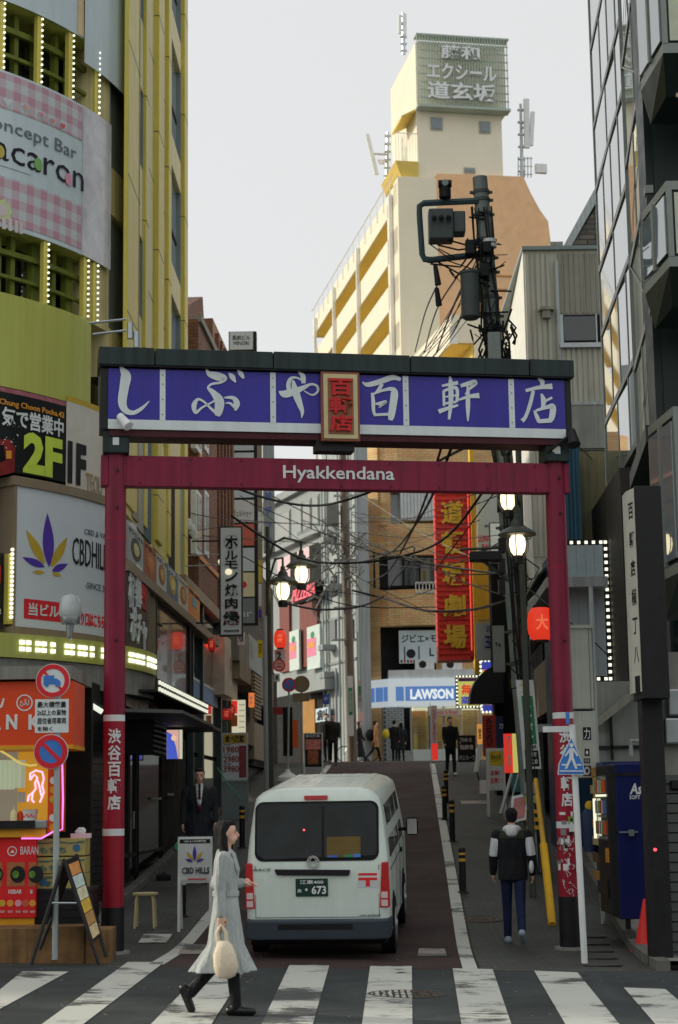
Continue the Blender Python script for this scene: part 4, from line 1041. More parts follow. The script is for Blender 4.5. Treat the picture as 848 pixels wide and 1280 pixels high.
# step, crate, boxes
mt_wood=mat('worn_timber',(120,92,60),rough=.8,var=.5,scale=3,bump=.4,bscale=20,streak=.5)
SFR=flat(21.0)
t=thing('timber_step','long worn timber step in front of the kebab stall','step',SFR,(-4,0,gz(-4,21)))
q=fb(SFR,-60,1160,105,1200);g0=gz(-4,21)
for i in range(2):
    b=MB();b.box(q[0],q[1],.0+i*.3,.29+i*.3,g0-.05,q[3]);b.build('board',mt_wood,t,bev=.012)
b=MB();b.box(q[1]+.005,q[1]+.3,.05,.6,g0-.05,q[3]-.03);b.build('end_board',mt_wood,t,bev=.012)
BX=flat(21.7)
t=thing('plastic_crate','black covered crate carrying the cardboard boxes by the stall','crate',BX,(-3.6,0,.35))
q=fb(BX,40,1110,116,1162);zc0_=q[2];b=MB();b.box(q[0],q[1],.0,.55,q[2]+.0,q[3]);b.build('crate_body',m_gblk,t,bev=.02)
for k in range(5):
    b=MB();b.box(q[0]-.01,q[1]+.01,-.012,.56,q[2]+.04+k*.1,q[2]+.06+k*.1);b.build('crate_rib',m_gblk,t)
m_card=mat('cardboard',(150,138,84),rough=.8,var=.15,scale=3,bump=.1)
m_cardb=mat('cardboard_print',(60,96,90))
qs=[(46,1048,114,1070,'topmost'),(45,1071,114,1092,'middle'),(45,1092,114,1111,'lowest')]
for i,(x0,y0,x1,y1,lab) in enumerate(qs):
    q=fb(BX,x0,y0,x1,y1);t=thing('cardboard_box','yellow printed cardboard box, %s of three stacked beside the stall'%lab,'box',BX,((q[0]+q[1])/2,0,q[2]),'cardboard boxes on the black crate')
    q=(q[0],q[1]-.07,q[2]+.004,q[3]-.002)
    b=MB();b.box(q[0],q[1],-.02+i*.01,.42,q[2],q[3]);b.build('carton',m_card,t,bev=.006)
    b=MB();b.box(q[0]+.01,q[1]-.01,-.028+i*.01,-.021+i*.01,(q[2]+q[3])/2+.05,(q[2]+q[3])/2+.056)
    for k in range(12):b.box(q[0]+k*(q[1]-q[0])/12,q[0]+(k+1)*(q[1]-q[0])/12,-.025+i*.01,-.021+i*.01,q[3]-.05-.012*math.sin(k),q[3]-.04-.012*math.sin(k))
    b.build('wave_print',m_cardb,t,kind='stuff')
    zc=q[2]+(q[3]-q[2])*.15;zz_=q[2]+(q[3]-q[2])*.52;wdt=q[1]-q[0]
    txt(('もちち','もちち','青果')[i],(q[0]+.04,q[0]+wdt*.62,zc,zz_),t,m_cardb,y=-.022+i*.01,bold=.03,ext=.004)
    b=MB();b.disc(q[1]-.1 if i<2 else q[0]+.09,(q[2]+q[3])/2-.01,.045,-.027+i*.01,-.021+i*.01,14);b.build('round_print',mat('box_blue',(50,96,130)),t)
q=fb(BX,87,1042,112,1048);t=thing('tissue_box','pale pink tissue box with a tissue sticking out on the top cardboard box','box',BX,(q[0],.1,q[2]))
b=MB();b.box(q[0],q[1],.08,.2,q[2],q[3]);b.build('carton',mat('pale_pink',(196,170,180)),t,bev=.005)
c_=(q[0]+q[1])/2;b=MB();b.ball((c_,.14,q[3]+.03),(.06,.025,.05),9,6);b.ball((c_-.03,.14,q[3]+.02),(.05,.03,.03),7,5);b.build('tissue',m_wh,t,auto=30)
# A-frame board
def aboard_left():
    F_=flat(20.9);P=lambda x,y,Y:W(x,y,Y)
    t=thing('sandwich_board','black folding sandwich board with a yellow menu seen edge on by the stall','sandwich board',WF,P(88,1200,20.9))
    top1=P(80,1074,20.7);top2=P(96,1068,21.2);m_bf=m_gblk
    fl1=P(39,1206,20.45);fl2=P(50,1187,20.9);fr1=P(124,1206,20.5);fr2=P(133,1196,20.95)
    for a,c in ((top1,fl1),(top2,fl2),(top1,fr1),(top2,fr2)):
        b=MB();b.cyl(a,c,.022,n=6);b.build('leg',m_bf,t)
    # dark panel on the left leg, printed panel on the right leg
    for (f1,f2,k0,k1,nm) in ((fl1,fl2,.02,.62,'dark_panel'),(fr1,fr2,.03,.80,'menu_panel')):
        a=top1.lerp(f1,k0);b_=top2.lerp(f2,k0);c=top2.lerp(f2,k1);d=top1.lerp(f1,k1)
        nn=(b_-a).cross(d-a).normalized()*.012
        m=MB();m.hexa([a+nn,b_+nn,c+nn,d+nn,a-nn,b_-nn,c-nn,d-nn]);m.build(nm,m_bf,t)
        if nm=='menu_panel':
            if nn.x<0:nn=-nn
            nn*=1.35;cols=[(206,140,80),(180,196,190),(206,200,170),(206,170,70),(170,130,80),(200,180,140)]
            for i in range(6):
                t0,t1=.04+i*.155,.04+(i+1)*.155-.01
                def Q(s,tt):return (a.lerp(b_,s)).lerp(d.lerp(c,s),tt)+nn
                m=MB();m.face([Q(.1,t0),Q(.9,t0),Q(.9,t1),Q(.1,t1)]);m.build('menu_print',mat('menu%d'%i,cols[i],var=.3,scale=12),t)
    b=MB();a=top1.lerp(fl1,.42);c=top1.lerp(fr1,.42);b.cyl(a,c,.012,n=6);b.build('spreader',m_sil,t)
aboard_left()
# round traffic signs on a pole
def ring(mb,cx,cz,r0,r1,y0,y1,n=36):
    for i in range(n):
        t=i*2*PI/n;t2=(i+1)*2*PI/n
        mb.prism([(cx+r1*math.cos(t),cz+r1*math.sin(t)),(cx+r1*math.cos(t2),cz+r1*math.sin(t2)),(cx+r0*math.cos(t2),cz+r0*math.sin(t2)),(cx+r0*math.cos(t),cz+r0*math.sin(t))],y0,y1)
m_sred=mat('sign_red',(190,40,48),rough=.35);m_sblue=mat('sign_blue',(60,110,180),rough=.35);m_spole=mat('pole_pale',(150,158,158),rough=.4,streak=.3)
PF=flat(20.7)
def pz(x,y,v=0):return PF.px(x,y,v)
t=thing('traffic_sign_post','pale post with two round red rimmed road signs and a Japanese notice plate','road sign',PF,(pz(68,1197)[0],0,pz(68,1197)[1]))
b=MB();xb=pz(68,1197)[0];xt=pz(68,830)[0];b.cyl((xb,.05,pz(68,1200)[1]),(xb,.05,pz(68,832)[1]),.035,n=14);b.build('post',m_spole,t,auto=40)
cx_,cz_=pz(66.5,851);r=20.5/106.5
b=MB();b.disc(cx_,cz_,r+.008,-.004,.012,36);s1=b.build('truck_ban_sign',m_swhite,t,label='round sign banning lorries')
b=MB();b.disc(cx_,cz_,r-.005,-.01,-.004,36);b.build('white_face',m_swhite,s1)
b=MB();ring(b,cx_,cz_,r*.72,r,-.016,-.01);b.build('red_ring',m_sred,s1)
ss=r/20.5;b=MB();P2=lambda x,y:(cx_+(x-66.5)*ss,cz_-(y-851)*ss)
b.prism([P2(55,845),P2(68,844),P2(68,855),P2(55,856)],-.017,-.01);b.prism([P2(68.2,848),P2(72,848.5),P2(76,852),P2(76,857),P2(68.2,856)],-.017,-.01)
for x in (59,72):b.disc(*P2(x,856.5),.022,-.018,-.01,12)
b.build('lorry_symbol',m_sblue,s1)
b=MB();d=r*.75;c45=.7071
b.prism([(cx_-d*c45-.012,cz_+d*c45-.012),(cx_-d*c45+.012,cz_+d*c45+.012),(cx_-.28*d,cz_+.36*d),(cx_-.36*d,cz_+.28*d)],-.0155,-.0101);b.prism([(cx_+d*.36,cz_-d*.28),(cx_+d*.28,cz_-d*.36),(cx_+d*c45-.012,cz_-d*c45-.012),(cx_+d*c45+.012,cz_-d*c45+.012)],-.0155,-.0101);b.build('red_bar',m_sred,s1)
g=fb(PF,44,874,86,916);b=MB();b.box(g[0],g[1],-.004,.008,g[2],g[3]);s2=b.build('notice_plate',m_swhite,t,bev=.004)
for s_,y0,y1 in (('最大積載量',877,884.5),('2t以上の貨物',887,894.5),('居住者用車両',897,905),('を除く',908,914)):
    gg=fb(PF,47,y0,83 if s_ != 'を除く' else 66,y1);txt(s_,gg,s2,m_bk,y=-.006,ext=.003,bold=.015)
cx_,cz_=pz(64,939.5);b=MB();b.disc(cx_,cz_,r+.008,-.004,.012,36);s3=b.build('no_parking_sign',m_swhite,t,label='round blue no parking sign')
b=MB();b.disc(cx_,cz_,r*.74,-.01,-.004,36);b.build('blue_face',m_sblue,s3)
b=MB();ring(b,cx_,cz_,r*.7,r,-.016,-.01);b.build('red_ring',m_sred,s3)
b=MB();b.prism([(cx_-d*c45-.016,cz_+d*c45-.016),(cx_-d*c45+.016,cz_+d*c45+.016),(cx_+d*c45+.016,cz_-d*c45+.016),(cx_+d*c45-.016,cz_-d*c45-.016)],-.0155,-.0101);b.build('red_bar',m_sred,s3)
b=MB();b.box(xb-.04,xb+.04,.0,.02,s1['label'] and pz(66,862)[1]-.0,pz(66,858)[1]);b.build('clamp',m_sil,t)
# stool
SQ=gp(182,1160,0)
t=thing('stool','low pale wooden stool standing beside the left gate post','stool',WF,SQ)
sx,sy,sz=SQ;b=MB();zt_s=W(180,1116,sy).z;b.lathe([(.14,-.03),(.175,-.028),(.18,0),(.16,.004)],(sx,sy,zt_s),28);b.build('seat',mat('birch',(176,164,124),k=.6),t,auto=40)
for a in (45,135,225,315):
    c_,s_=math.cos(R(a)),math.sin(R(a));b=MB();b.tube([(sx+.12*c_,sy+.12*s_,zt_s-.03),(sx+.15*c_,sy+.15*s_,zt_s-.05),(sx+.165*c_,sy+.165*s_,zt_s-.1),(sx+.19*c_,sy+.19*s_,gz(sx,sy))],.018,6);b.build('leg',mat('birch',(0,0,0)),t)
# ================================================================ HOTEL FAR BEHIND
HF=Fr(3.75,100,3.75+math.cos(R(10.3))*10,100+math.sin(R(10.3))*10)
m_cream=mat('cream_wall',(206,200,178),k=.66,rough=.7,var=.06,scale=.4,streak=.03)
m_creaml=mat('cream_wall_light',(226,220,198),k=.8,rough=.7,var=.05,scale=.4,streak=.02)
m_tanw=mat('tan_rough_wall',(212,172,132),k=.72,rough=.85,var=.12,scale=1.6,bump=.5,bscale=6)
m_balcy=mat('balcony_yellow',(204,178,92),k=.85,rough=.7,var=.06)
m_lat=mat('lattice_green',(146,158,148),rough=.5,var=.1)
m_railw=mat('rail_white',(206,206,200),rough=.4)
ht=thing('hotel','tall cream hotel with yellow balconies and a latticed rooftop sign','hotel',HF,(0,0,3.5))
def hp(x,y,v=0):return HF.px(x,y,v)
zpil=hp(520,222)[1]
# balcony wing: floors going away from the viewer
zr_=hp(498,235)[1]
floors=[hp(498,y)[1] for y in (252,311,375,436)]   # top of each open gap at the near end
gap=floors[0]-hp(498,276)[1]+.2
S=floors[0]-floors[1]
LB=31
b=MB();b.box(1.2,6,1.2,LB,0,floors[0]+1.0);b.build('rear_block',m_cream,ht)
for k in range(9):
    zt=floors[0]-k*S
    b=MB();b.box(.0,1.2,.3,LB,zt,zt+S-1.35 if k else zt+1.35);b.build('parapet',m_creaml,ht)
    b=MB();b.box(.12,1.2,.3,LB,zt-.02,zt+.02 );b.box(1.1,1.19,.3,LB,zt-1.35,zt);b.build('balcony_recess',m_balcy,ht)
for yy in (1.5,12,21,29):
    b=MB();b.box(-.25,-.05,yy,yy+.2,floors[0]-9*S,floors[0]+1.0);b.build('drain_pipe',m_railw,ht)
b=MB();b.box(0.0,2.35,0,1.3,0,zpil);b.build('front_pilaster',m_cream,ht)
b=MB();b.box(.0,.8,1.3,3.2,0,zpil-.7);b.build('side_fin',m_creaml,ht)
b=MB();b.tube([(-.05,1,zr_+1.2),(-.05,LB,zr_+1.2)],.04,4)
for yy in range(2,31,2):b.tube([(-.05,yy,zr_-.2),(-.05,yy,zr_+1.2)],.03,4)
b.build('roof_rail',m_railw,ht,kind='stuff')
# tan gable with sloping right edge
P=[hp(545,217),hp(655,221)]
pl=[hp(541,224),hp(548,216),hp(655,220),hp(664,240),hp(676,262),hp(686,276),hp(689,300),(hp(690,460)[0],2.0),(hp(541,460)[0],2.0)]
b=MB();b.prism(pl,.1,6);b.build('tan_gable',m_tanw,ht)
b=MB()
for y in (345,362):
    z=hp(640,y)[1];b.box(hp(618,y)[0],hp(688,y)[0],.05,.1,z-.05,z+.05)
b.build('gable_joint',mat('joint_brown',(150,110,70)),ht)
q=fb(HF,600,388,688,404,0);b=MB();b.box(q[0],q[1],-.4,.1,q[2]-8,q[3]);b.build('orange_lower',mat('orange_lower',(216,160,80),k=.8),ht)
# tower
tu0=hp(521,150,.6)[0];tu1=hp(628,180,.6)[0];zt0=hp(575,140,.6)[1];zt1=hp(520,49,.6)[1]
b=MB();b.box(tu0,tu1,.6,7.6,20,zt0);b.build('tower',m_creaml,ht)
b=MB();b.box(tu0,tu1+.3,.5,7.8,zt0,zt1-.25);b.build('tower_top',m_creaml,ht)
b=MB();b.box(tu0-.1,tu1+.35,-.3,.5,zt0-.12,zt0+.02);b.box(tu0-.12,tu1+.35,-.3,.5,zt1-.1,zt1);b.build('lattice_frame',m_lat,ht)
n=34;w_=(tu1+.35-tu0+.1)/n
for k in range(n):
    b=MB();b.box(tu0-.1+k*w_,tu0-.1+k*w_+.05,-.3,-.22,zt0,zt1);b.build('lattice_bar',m_lat,ht)
b=MB()
for k in range(1,9):
    z=zt0+(zt1-zt0)*k/9;b.box(tu0,tu1+.3,-.18,-.12,z-.03,z+.03)
b.build('lattice_rail',m_lat,ht,kind='stuff')
for s_,x0,y0,x1,y1 in (('藤和',551,58,599,75),('エクシール',534,81,620,101),('道玄坂',534,104,620,126)):
    g=fb(HF,x0,y0,x1,y1,-.35);txt(s_,g,ht,m_white,y=-.35,ext=.12,bold=.02)
for x0,y0,x1,y1 in ((538,147,553,163),(599,152,613,167),(580,210,594,217)):
    g=fb(HF,x0,y0,x1,y1,.6);b=MB();b.box(g[0],g[1],.52,.6,g[2],g[3]);w1=b.build('window',mat('grey_frame',(140,140,132)),ht)
    b=MB();b.box(g[0]+.08,g[1]-.08,.48,.52,g[2]+.08,g[3]-.08);b.build('pane',glass('hotel_pane',(92,104,110)),w1)
# tower balcony with rail and yellow soffits
g=fb(HF,500,198,525,222,.4);b=MB();zb=hp(520,199,.4)[1]
b.box(tu0-1.0,tu0,.4,4.5,zb-1.3,zb-.15);b.build('stair_balcony',m_cream,ht)
b=MB();b.hexa([(tu0-1.0,.41,zb-1.3),(tu0,.41,zb-1.3),(tu0,4.5,zb-1.3),(tu0-1.0,4.5,zb-1.3),(tu0-1.4,.35,zb-.16),(tu0,.35,zb-.16),(tu0,4.6,zb-.16),(tu0-1.4,4.6,zb-.16)]);b.build('balcony_soffit',m_balcy,ht)
b=MB()
for k in range(9):b.cyl((tu0-1.35+k*.17,.4,zb-.15),(tu0-1.35+k*.17,.4,zb+1.6),.02,n=4)
for z in (zb+1.6,):b.cyl((tu0-1.35,.4,z),(tu0,.4,z),.03,n=4)
b.build('balcony_rail',m_railw,ht,kind='stuff')
b=MB();b.hexa([(tu0-.9,.7,zt0-.55),(tu0,.7,zt0-.05),(tu0,3.5,zt0-.05),(tu0-.9,3.5,zt0-.55),(tu0-.9,.7,zt0-.4),(tu0,.7,zt0+.1),(tu0,3.5,zt0+.1),(tu0-.9,3.5,zt0-.4)]);b.build('yellow_hood',m_balcy,ht)
# lower wing reaching towards the viewer
zq=26.6
b=MB();b.box(1.2,3.4,-12,0,0,zq);b.box(0,1.2,-12,-11.6,0,zq-2.35);b.build('lower_wing',m_cream,ht)
for k in range(5):
    z1=zq-k*S
    b=MB();b.box(0,1.2,-12,-.01,z1-1.5,z1);b.build('parapet',m_creaml,ht)
    b=MB();b.box(.1,1.2,-11.9,-.01,z1-1.56,z1-1.5);b.box(1.12,1.19,-11.9,-.01,z1-S,z1-1.5);b.build('balcony_recess',m_balcy,ht)
g=fb(HF,562,408,572,430,-12);b=MB();b.box(g[0],g[1],-12.08,-12,g[2],g[3]);w1=b.build('window',m_railw,ht)
# antennas
def antenna(name,label,base,top,panels,fr=HF,v=2):
    a=fr.px(*base,v);c=fr.px(*top,v)
    t=thing('rooftop_antenna',label,'antenna',fr,(a[0],v,a[1]));b=MB();b.cyl((a[0],v,a[1]),(c[0],v,c[1]),.12,.08,8)
    b.build('mast',m_sil,t)
    for k in range(6):
        b=MB();z=a[1]+(c[1]-a[1])*(k+.5)/6;x=a[0]+(c[0]-a[0])*(k+.5)/6;b.box(x-.2,x+.2,v-.1,v+.1,z-.05,z+.05);b.build('clamp',m_sil,t)
    for (x0,y0,x1,y1,wd) in panels:
        p0=fr.px(x0,y0,v-.3);p1=fr.px(x1,y1,v-.3);d=(p1[0]-p0[0],p1[1]-p0[1])
        b=MB();b.hexa([(p0[0]-wd,v-.4,p0[1]),(p0[0]+wd,v-.4,p0[1]),(p0[0]+wd,v-.2,p0[1]),(p0[0]-wd,v-.2,p0[1]),(p1[0]-wd,v-.4,p1[1]),(p1[0]+wd,v-.4,p1[1]),(p1[0]+wd,v-.2,p1[1]),(p1[0]-wd,v-.2,p1[1])]);p_=b.build('aerial_panel',m_white,t)
        b=MB();m0=fr.px((x0+x1)/2,(y0+y1)/2,v);b.box(min(m0[0],a[0]),max(m0[0],a[0])+.01,v-.2,v,m0[1]-.03,m0[1]+.03);b.build('arm',m_sil,t)
    return t
antenna('a','slim white antenna on top of the hotel tower beside the lattice sign',(505,68),(504,16),[(500,42,500,20,.1),(506,44,506,18,.1)],v=4)
antenna('a','pale panel antenna leaning out left of the hotel tower',(484,225),(485,165),[(471,218,459,168,.12),(478,205,476,200,.2)],v=5)
t_=antenna('a','cluster of tall white panel antennas on the roof right of the hotel tower',(653,222),(651,130),[(659,185,658,124,.16),(664,182,666,140,.12)],v=2)
b=MB();p=HF.px(676,212,1.5);b.box(p[0]-.35,p[0]+.35,1.3,1.6,p[1]-.25,p[1]+.3);b.build('square_dish',m_white,t_)
g=MB()
for k in range(5):
    a=HF.px(648+k*4,222,2);c=HF.px(648+k*4,196,2);g.tube([(a[0],2,a[1]),(c[0],2,c[1])],.03,4)
for y in (198,208,218):a=HF.px(648,y,2);c=HF.px(666,y,2);g.tube([(a[0],2,a[1]),(c[0],2,c[1])],.03,4)
g.build('cage',m_lat,t_,kind='stuff')
# ================================================================ TAN TILED BUILDING WITH THE CONVENIENCE STORE
def brickmat(name,c1,c2,cm_,sw,sh,k=.66,mort=.012,bump=.3,ground=False):
    m=bpy.data.materials.new(name);m.use_nodes=True;t=m.node_tree;b=t.nodes['Principled BSDF'];b.inputs['Roughness'].default_value=.75
    tc=t.nodes.new('ShaderNodeTexCoord');sp=t.nodes.new('ShaderNodeSeparateXYZ');t.links.new(tc.outputs['Object'],sp.inputs[0])
    ad=t.nodes.new('ShaderNodeMath');t.links.new(sp.outputs[0],ad.inputs[0]);t.links.new(sp.outputs[1],ad.inputs[1])
    cb_=t.nodes.new('ShaderNodeCombineXYZ');t.links.new(ad.outputs[0],cb_.inputs[0]);t.links.new(sp.outputs[2],cb_.inputs[1])
    br=t.nodes.new('ShaderNodeTexBrick');br.inputs['Scale'].default_value=1;br.inputs['Brick Width'].default_value=sw;br.inputs['Row Height'].default_value=sh;br.inputs['Mortar Size'].default_value=mort
    for i,c in ((1,c1),(2,c2),(3,cm_)):br.inputs[i].default_value=(*[min(.85,lin(x)/k) for x in c],1)
    t.links.new(tc.outputs['Object'] if ground else cb_.outputs[0],br.inputs[0]);n=t.nodes.new('ShaderNodeTexNoise');n.inputs['Scale'].default_value=.7;n.inputs['Detail'].default_value=5;t.links.new(tc.outputs['Object'],n.inputs[0])
    mr=t.nodes.new('ShaderNodeMapRange');mr.inputs[1].default_value=.3;mr.inputs[2].default_value=.7;mr.inputs[3].default_value=.75;mr.inputs[4].default_value=1.15;t.links.new(n.outputs['Fac'],mr.inputs[0])
    vm=t.nodes.new('ShaderNodeVectorMath');vm.operation='SCALE';t.links.new(br.outputs[0],vm.inputs[0]);t.links.new(mr.outputs[0],vm.inputs['Scale']);t.links.new(vm.outputs[0],b.inputs['Base Color'])
    bp=t.nodes.new('ShaderNodeBump');bp.inputs['Strength'].default_value=bump;bp.inputs['Distance'].default_value=.01;t.links.new(br.outputs['Fac'],bp.inputs['Height']);bp.invert=True;t.links.new(bp.outputs[0],b.inputs['Normal'])
    MATS[name]=m;return m
m_tile=brickmat('tan_tiles',(198,152,104),(174,130,88),(146,120,92),.36,.11,k=.5)
m_pav=brickmat('paving_blocks',(66,69,65),(56,59,57),(38,40,39),.21,.105,k=.7,ground=True,mort=.008)
pav_r.data.materials[0]=m_pav;pav_l.data.materials[0]=m_pav
TF=flat(77.0)
def tp(x,y,v=0):return TF.px(x,y,v)
gT=gz(3,77)
tl=thing('tiled_building','tan tiled building with curved corner and a convenience store below','building',TF,(4,0,gT))
uT0=tp(453,700)[0];uT1=tp(640,700)[0]
# plan outline with rounded left corner
RC=2.2
def rplan(off=0.0,x0=None,back=14):
    x0=uT0 if x0 is None else x0;pts=[(uT1,off),(x0+RC,off)]
    pts=[]
    for i in range(7):
        a=PI/2*i/6;pts.append((x0+RC-(RC-off)*math.sin(PI/2-a),RC-(RC-off)*math.cos(PI/2-a)))
    return pts+[(uT1,off),(uT1,back),(x0+off,back)]
ztop=tp(500,546)[1]
def fl_(y):return tp(480,y)[1]
# solid spandrel bands between open floors: (top, bottom) px
bands=[(546,616),(660,690),(736,778)]
bands=[(ztop,fl_(612)),(fl_(655),fl_(694)),(fl_(737),fl_(782))]
for z1,z0 in bands:
    b=MB();b.prismz(rplan(),z0,z1);b.build('tiled_band',m_tile,tl)
b=MB();b.prismz(rplan(1.3),gT,ztop-.2);b.build('set_back_wall',m_tile,tl)
b=MB();b.prismz([(uT0+.0,1.2),(uT0+.35,.75),(uT0+.75,.4),(uT0+.75,4),(uT0+.02,4)],gT,ztop);b.build('corner_pier',m_tile,tl,auto=30)
b=MB();b.prismz([(uT0+.01,1.4),(uT0+.8,.42),(uT0+1.0,.3),(uT0+1.3,.22),(uT0+1.3,3),(uT0+.01,3)],fl_(655),fl_(612));b.build('corner_pier',m_tile,tl,auto=30)
# windows
g=fb(TF,483,612,513,658,.9);b=MB();b.box(g[0],g[1],.8,1.2,g[2],g[3]);w1=b.build('window',m_white,tl)
for a,c_ in ((.08,.48),(.55,.95)):b=MB();x=g[1]-g[0];b.box(g[0]+x*a,g[0]+x*c_,.76,.8,g[2]+.15,g[3]-.2);b.build('pane',m_wglass,w1)
g=fb(TF,500,608,560,652,.5);b=MB();b.box(g[0],g[1],.1,1.2,g[2],g[3]);b.build('white_panel_wall',m_white,tl)
b=MB()
for k in range(14):x=g[0]+(g[1]-g[0])*k/14;b.box(x,x+.02,.085,.1,g[2],g[3])
b.build('panel_joint',m_grey,tl,kind='stuff')
g=fb(TF,484,692,545,732,.6);b=MB();b.box(g[0]-.6,g[1],.55,1.29,g[2]-.1,g[3]+.1);w1=b.build('window',m_dark,tl)
for k in range(3):
    x0_=g[0]+(g[1]-g[0])*k/3;b=MB();b.box(x0_+.04,x0_+(g[1]-g[0])/3-.04,.5,.55,g[2],g[3]);b.build('pane',m_dglass,w1)
g=fb(TF,520,727,546,741,-.1);b=MB();b.box(g[0],g[1],-.05,.5,g[2],g[2]+.06);b.box(g[0],g[1],-.05,.5,g[3]-.06,g[3])
for k in range(7):x=g[0]+(g[1]-g[0])*k/6;b.box(x-.02,x+.02,-.05,0,g[2],g[3])
b.build('guard_rail',m_white,tl)
g=fb(TF,468,782,545,868,.9);b=MB();b.box(g[0],g[1],.88,1.29,fl_(870),fl_(782));b.build('dark_recess',m_dark,tl)
g=fb(TF,499,788,550,829,.4);b=MB();b.box(g[0],g[1],.35,.45,g[2],g[3]);sg=b.build('restaurant_sign',m_ban,tl)
for s_,x0,y0,x1,y1 in (('ジビエ×モ',502,793,546,803),('L',537,810,543,820)):
    q=fb(TF,x0,y0,x1,y1,.35);txt(s_,q,sg,m_bk,y=.35,bold=.02)
q=fb(TF,509,810,519,824,.35);b=MB();b.disc((q[0]+q[1])/2,(q[2]+q[3])/2,.2,.33,.345,16);b.build('plate_print',m_ink2,sg)
for x in (506,524):q=fb(TF,x-.7,808,x+.7,825,.35);b=MB();b.box(q[0],q[1],.335,.35,q[2],q[3]);b.build('cutlery_print',m_bk,sg)
for k in range(5):
    q=fb(TF,501+k*4,825,503.4+k*4,828,.34);b=MB();b.box(q[0],q[1],.33,.345,q[2],q[3]);b.build('edge_print',m_rd if k%2 else m_ink2,sg)
for x0,x1 in ((519,543),(553,578)):
    q=fb(TF,x0,824,x1,837,-.2);t=thing('air_conditioner','white outdoor air conditioner on the canopy over the store, %s one'%('left' if x0<530 else 'right'),'air conditioner',TF,(q[0],-.2,q[2]))
    b=MB();b.box(q[0],q[1],-.2,.2,q[2],q[3]);b.build('case',m_white,t,bev=.02);b=MB();x=q[0]+(q[1]-q[0])*.4;b.disc(x,(q[2]+q[3])/2,.16,-.215,-.2,16);b.build('fan_grille',m_gblk,t)
q=fb(TF,486,837,600,848,-.6);b=MB();b.box(q[0],q[1],-.6,.9,q[2],q[3]);b.build('canopy_slab',m_white,tl)
# store fascia
def splan(off):return [(uT0-.1+i*0,0) for i in ()]
fx0=tp(457,880,-.7)[0];fz0=tp(520,882,-.7)[1];fz1=tp(520,848,-.7)[1]
m_sfw=emat('fascia_white',(196,206,210),.55);m_sfb=emat('fascia_blue',(88,128,190),.55)
A0=(fx0,.6);A1=(fx0+1.0,-.7)
def fasc(name,z0,z1,d,m,s0=0.0,s1=1.0,par=None):
    """fascia slab: angled left part then straight part"""
    b=MB();xr=tp(592,865,-.7)[0]
    b.prismz([(A0[0],A0[1]-d),(A1[0],A1[1]-d),(xr,-.7-d),(xr,.2),(A0[0],.9)],z0,z1);return b.build(name,m,par or tl)
fasc('store_fascia',fz0,fz1,0,m_sfw)
bz0=tp(520,876,-.7)[1];bz1=tp(520,858,-.7)[1]
for x0,x1 in ((496,514),(518,572)) if False else ((495,505),(507,572)):
    q=fb(TF,x0,860,x1,876,-.72);b=MB();b.box(q[0],q[1],-.73,-.7,bz0,bz1);b.build('blue_stripe',m_sfb,tl)
for a,c_ in ((.05,.42),(.48,.78),(.82,.97)):
    P0=Vector((A0[0],A0[1],0));P1=Vector((A1[0],A1[1],0));d=(P1-P0);nn=Vector((-d.y,d.x,0)).normalized();nn=nn if nn.y<0 else-nn;p0=P0+d*a+nn*.03;p1=P0+d*c_+nn*.03
    b=MB();b.hexa([(p0.x,p0.y,bz0),(p1.x,p1.y,bz0),(p1.x-nn.x*.03,p1.y-nn.y*.03,bz0),(p0.x-nn.x*.03,p0.y-nn.y*.03,bz0),(p0.x,p0.y,bz1),(p1.x,p1.y,bz1),(p1.x-nn.x*.03,p1.y-nn.y*.03,bz1),(p0.x-nn.x*.03,p0.y-nn.y*.03,bz1)]);b.build('blue_stripe',m_sfb,tl)
q=fb(TF,513,861,567,874,-.74);txt('LAWSON',q,tl,emat('letter_white',(226,232,232),.7),y=-.735,bold=.045,ext=.05)
# shop window wall
zs0=gT+.1;zs1=fz0
m_lit=emat('store_interior_glow',(222,216,184),1.0);m_shelf=mat('shelf_grey',(130,120,100))  # back wall and ceiling glow by themselves in place of indoor lighting
q=fb(TF,515,890,600,940,.6);b=MB();b.box(q[0],q[1],2.2,2.3,gT,zs1);b.build('store_back',m_lit,tl)
b=MB();b.box(q[0],q[1],.6,2.3,zs1-.12,zs1-.02);b.build('store_ceiling',m_lit,tl)
b=MB();b.box(q[0],q[1],.3,.6,gT,gT+.55);b.build('store_base',mat('white_tile',(176,182,178),var=.1),tl)
for x in (514,536,537,554,556,576,600):
    qq=tp(x,900,.5);b=MB();b.box(qq[0]-.04,qq[0]+.04,.45,.55,gT+.5,zs1);b.build('window_post',m_sil,tl)
for x0,x1 in ((515,536),(537,554),(556,576),(577,599)):
    b=MB();b.box(tp(x0,900,.5)[0]+.06,tp(x1,900,.5)[0]-.06,.49,.51,gT+.55,zs1);b.build('store_glass',clear('clear_glass',alpha=.12),tl)
random.seed(11)
for x0,x1,y0,y1 in ((520,534,893,899),(520,534,903,906),(520,533,911,915),(521,534,920,930),(540,552,893,899),(540,552,906,912),(540,552,918,930),(580,596,905,920)):
    qq=fb(TF,x0,y0,x1,y1,1.6);n=5
    for k in range(n):
        xa=qq[0]+(qq[1]-qq[0])*k/n;b=MB();b.box(xa,xa+(qq[1]-qq[0])/n*.85,1.4,1.7,qq[2],qq[3]);b.build('shelf_goods',[mat('goods_r',(190,80,60)),mat('goods_b',(90,120,150)),mat('goods_w',(190,186,170)),mat('goods_g',(120,140,90)),m_shelf][random.randrange(5)],tl)
    b=MB();b.box(qq[0],qq[1],1.35,1.8,qq[2]-.06,qq[2]);b.build('shelf_board',m_white,tl)
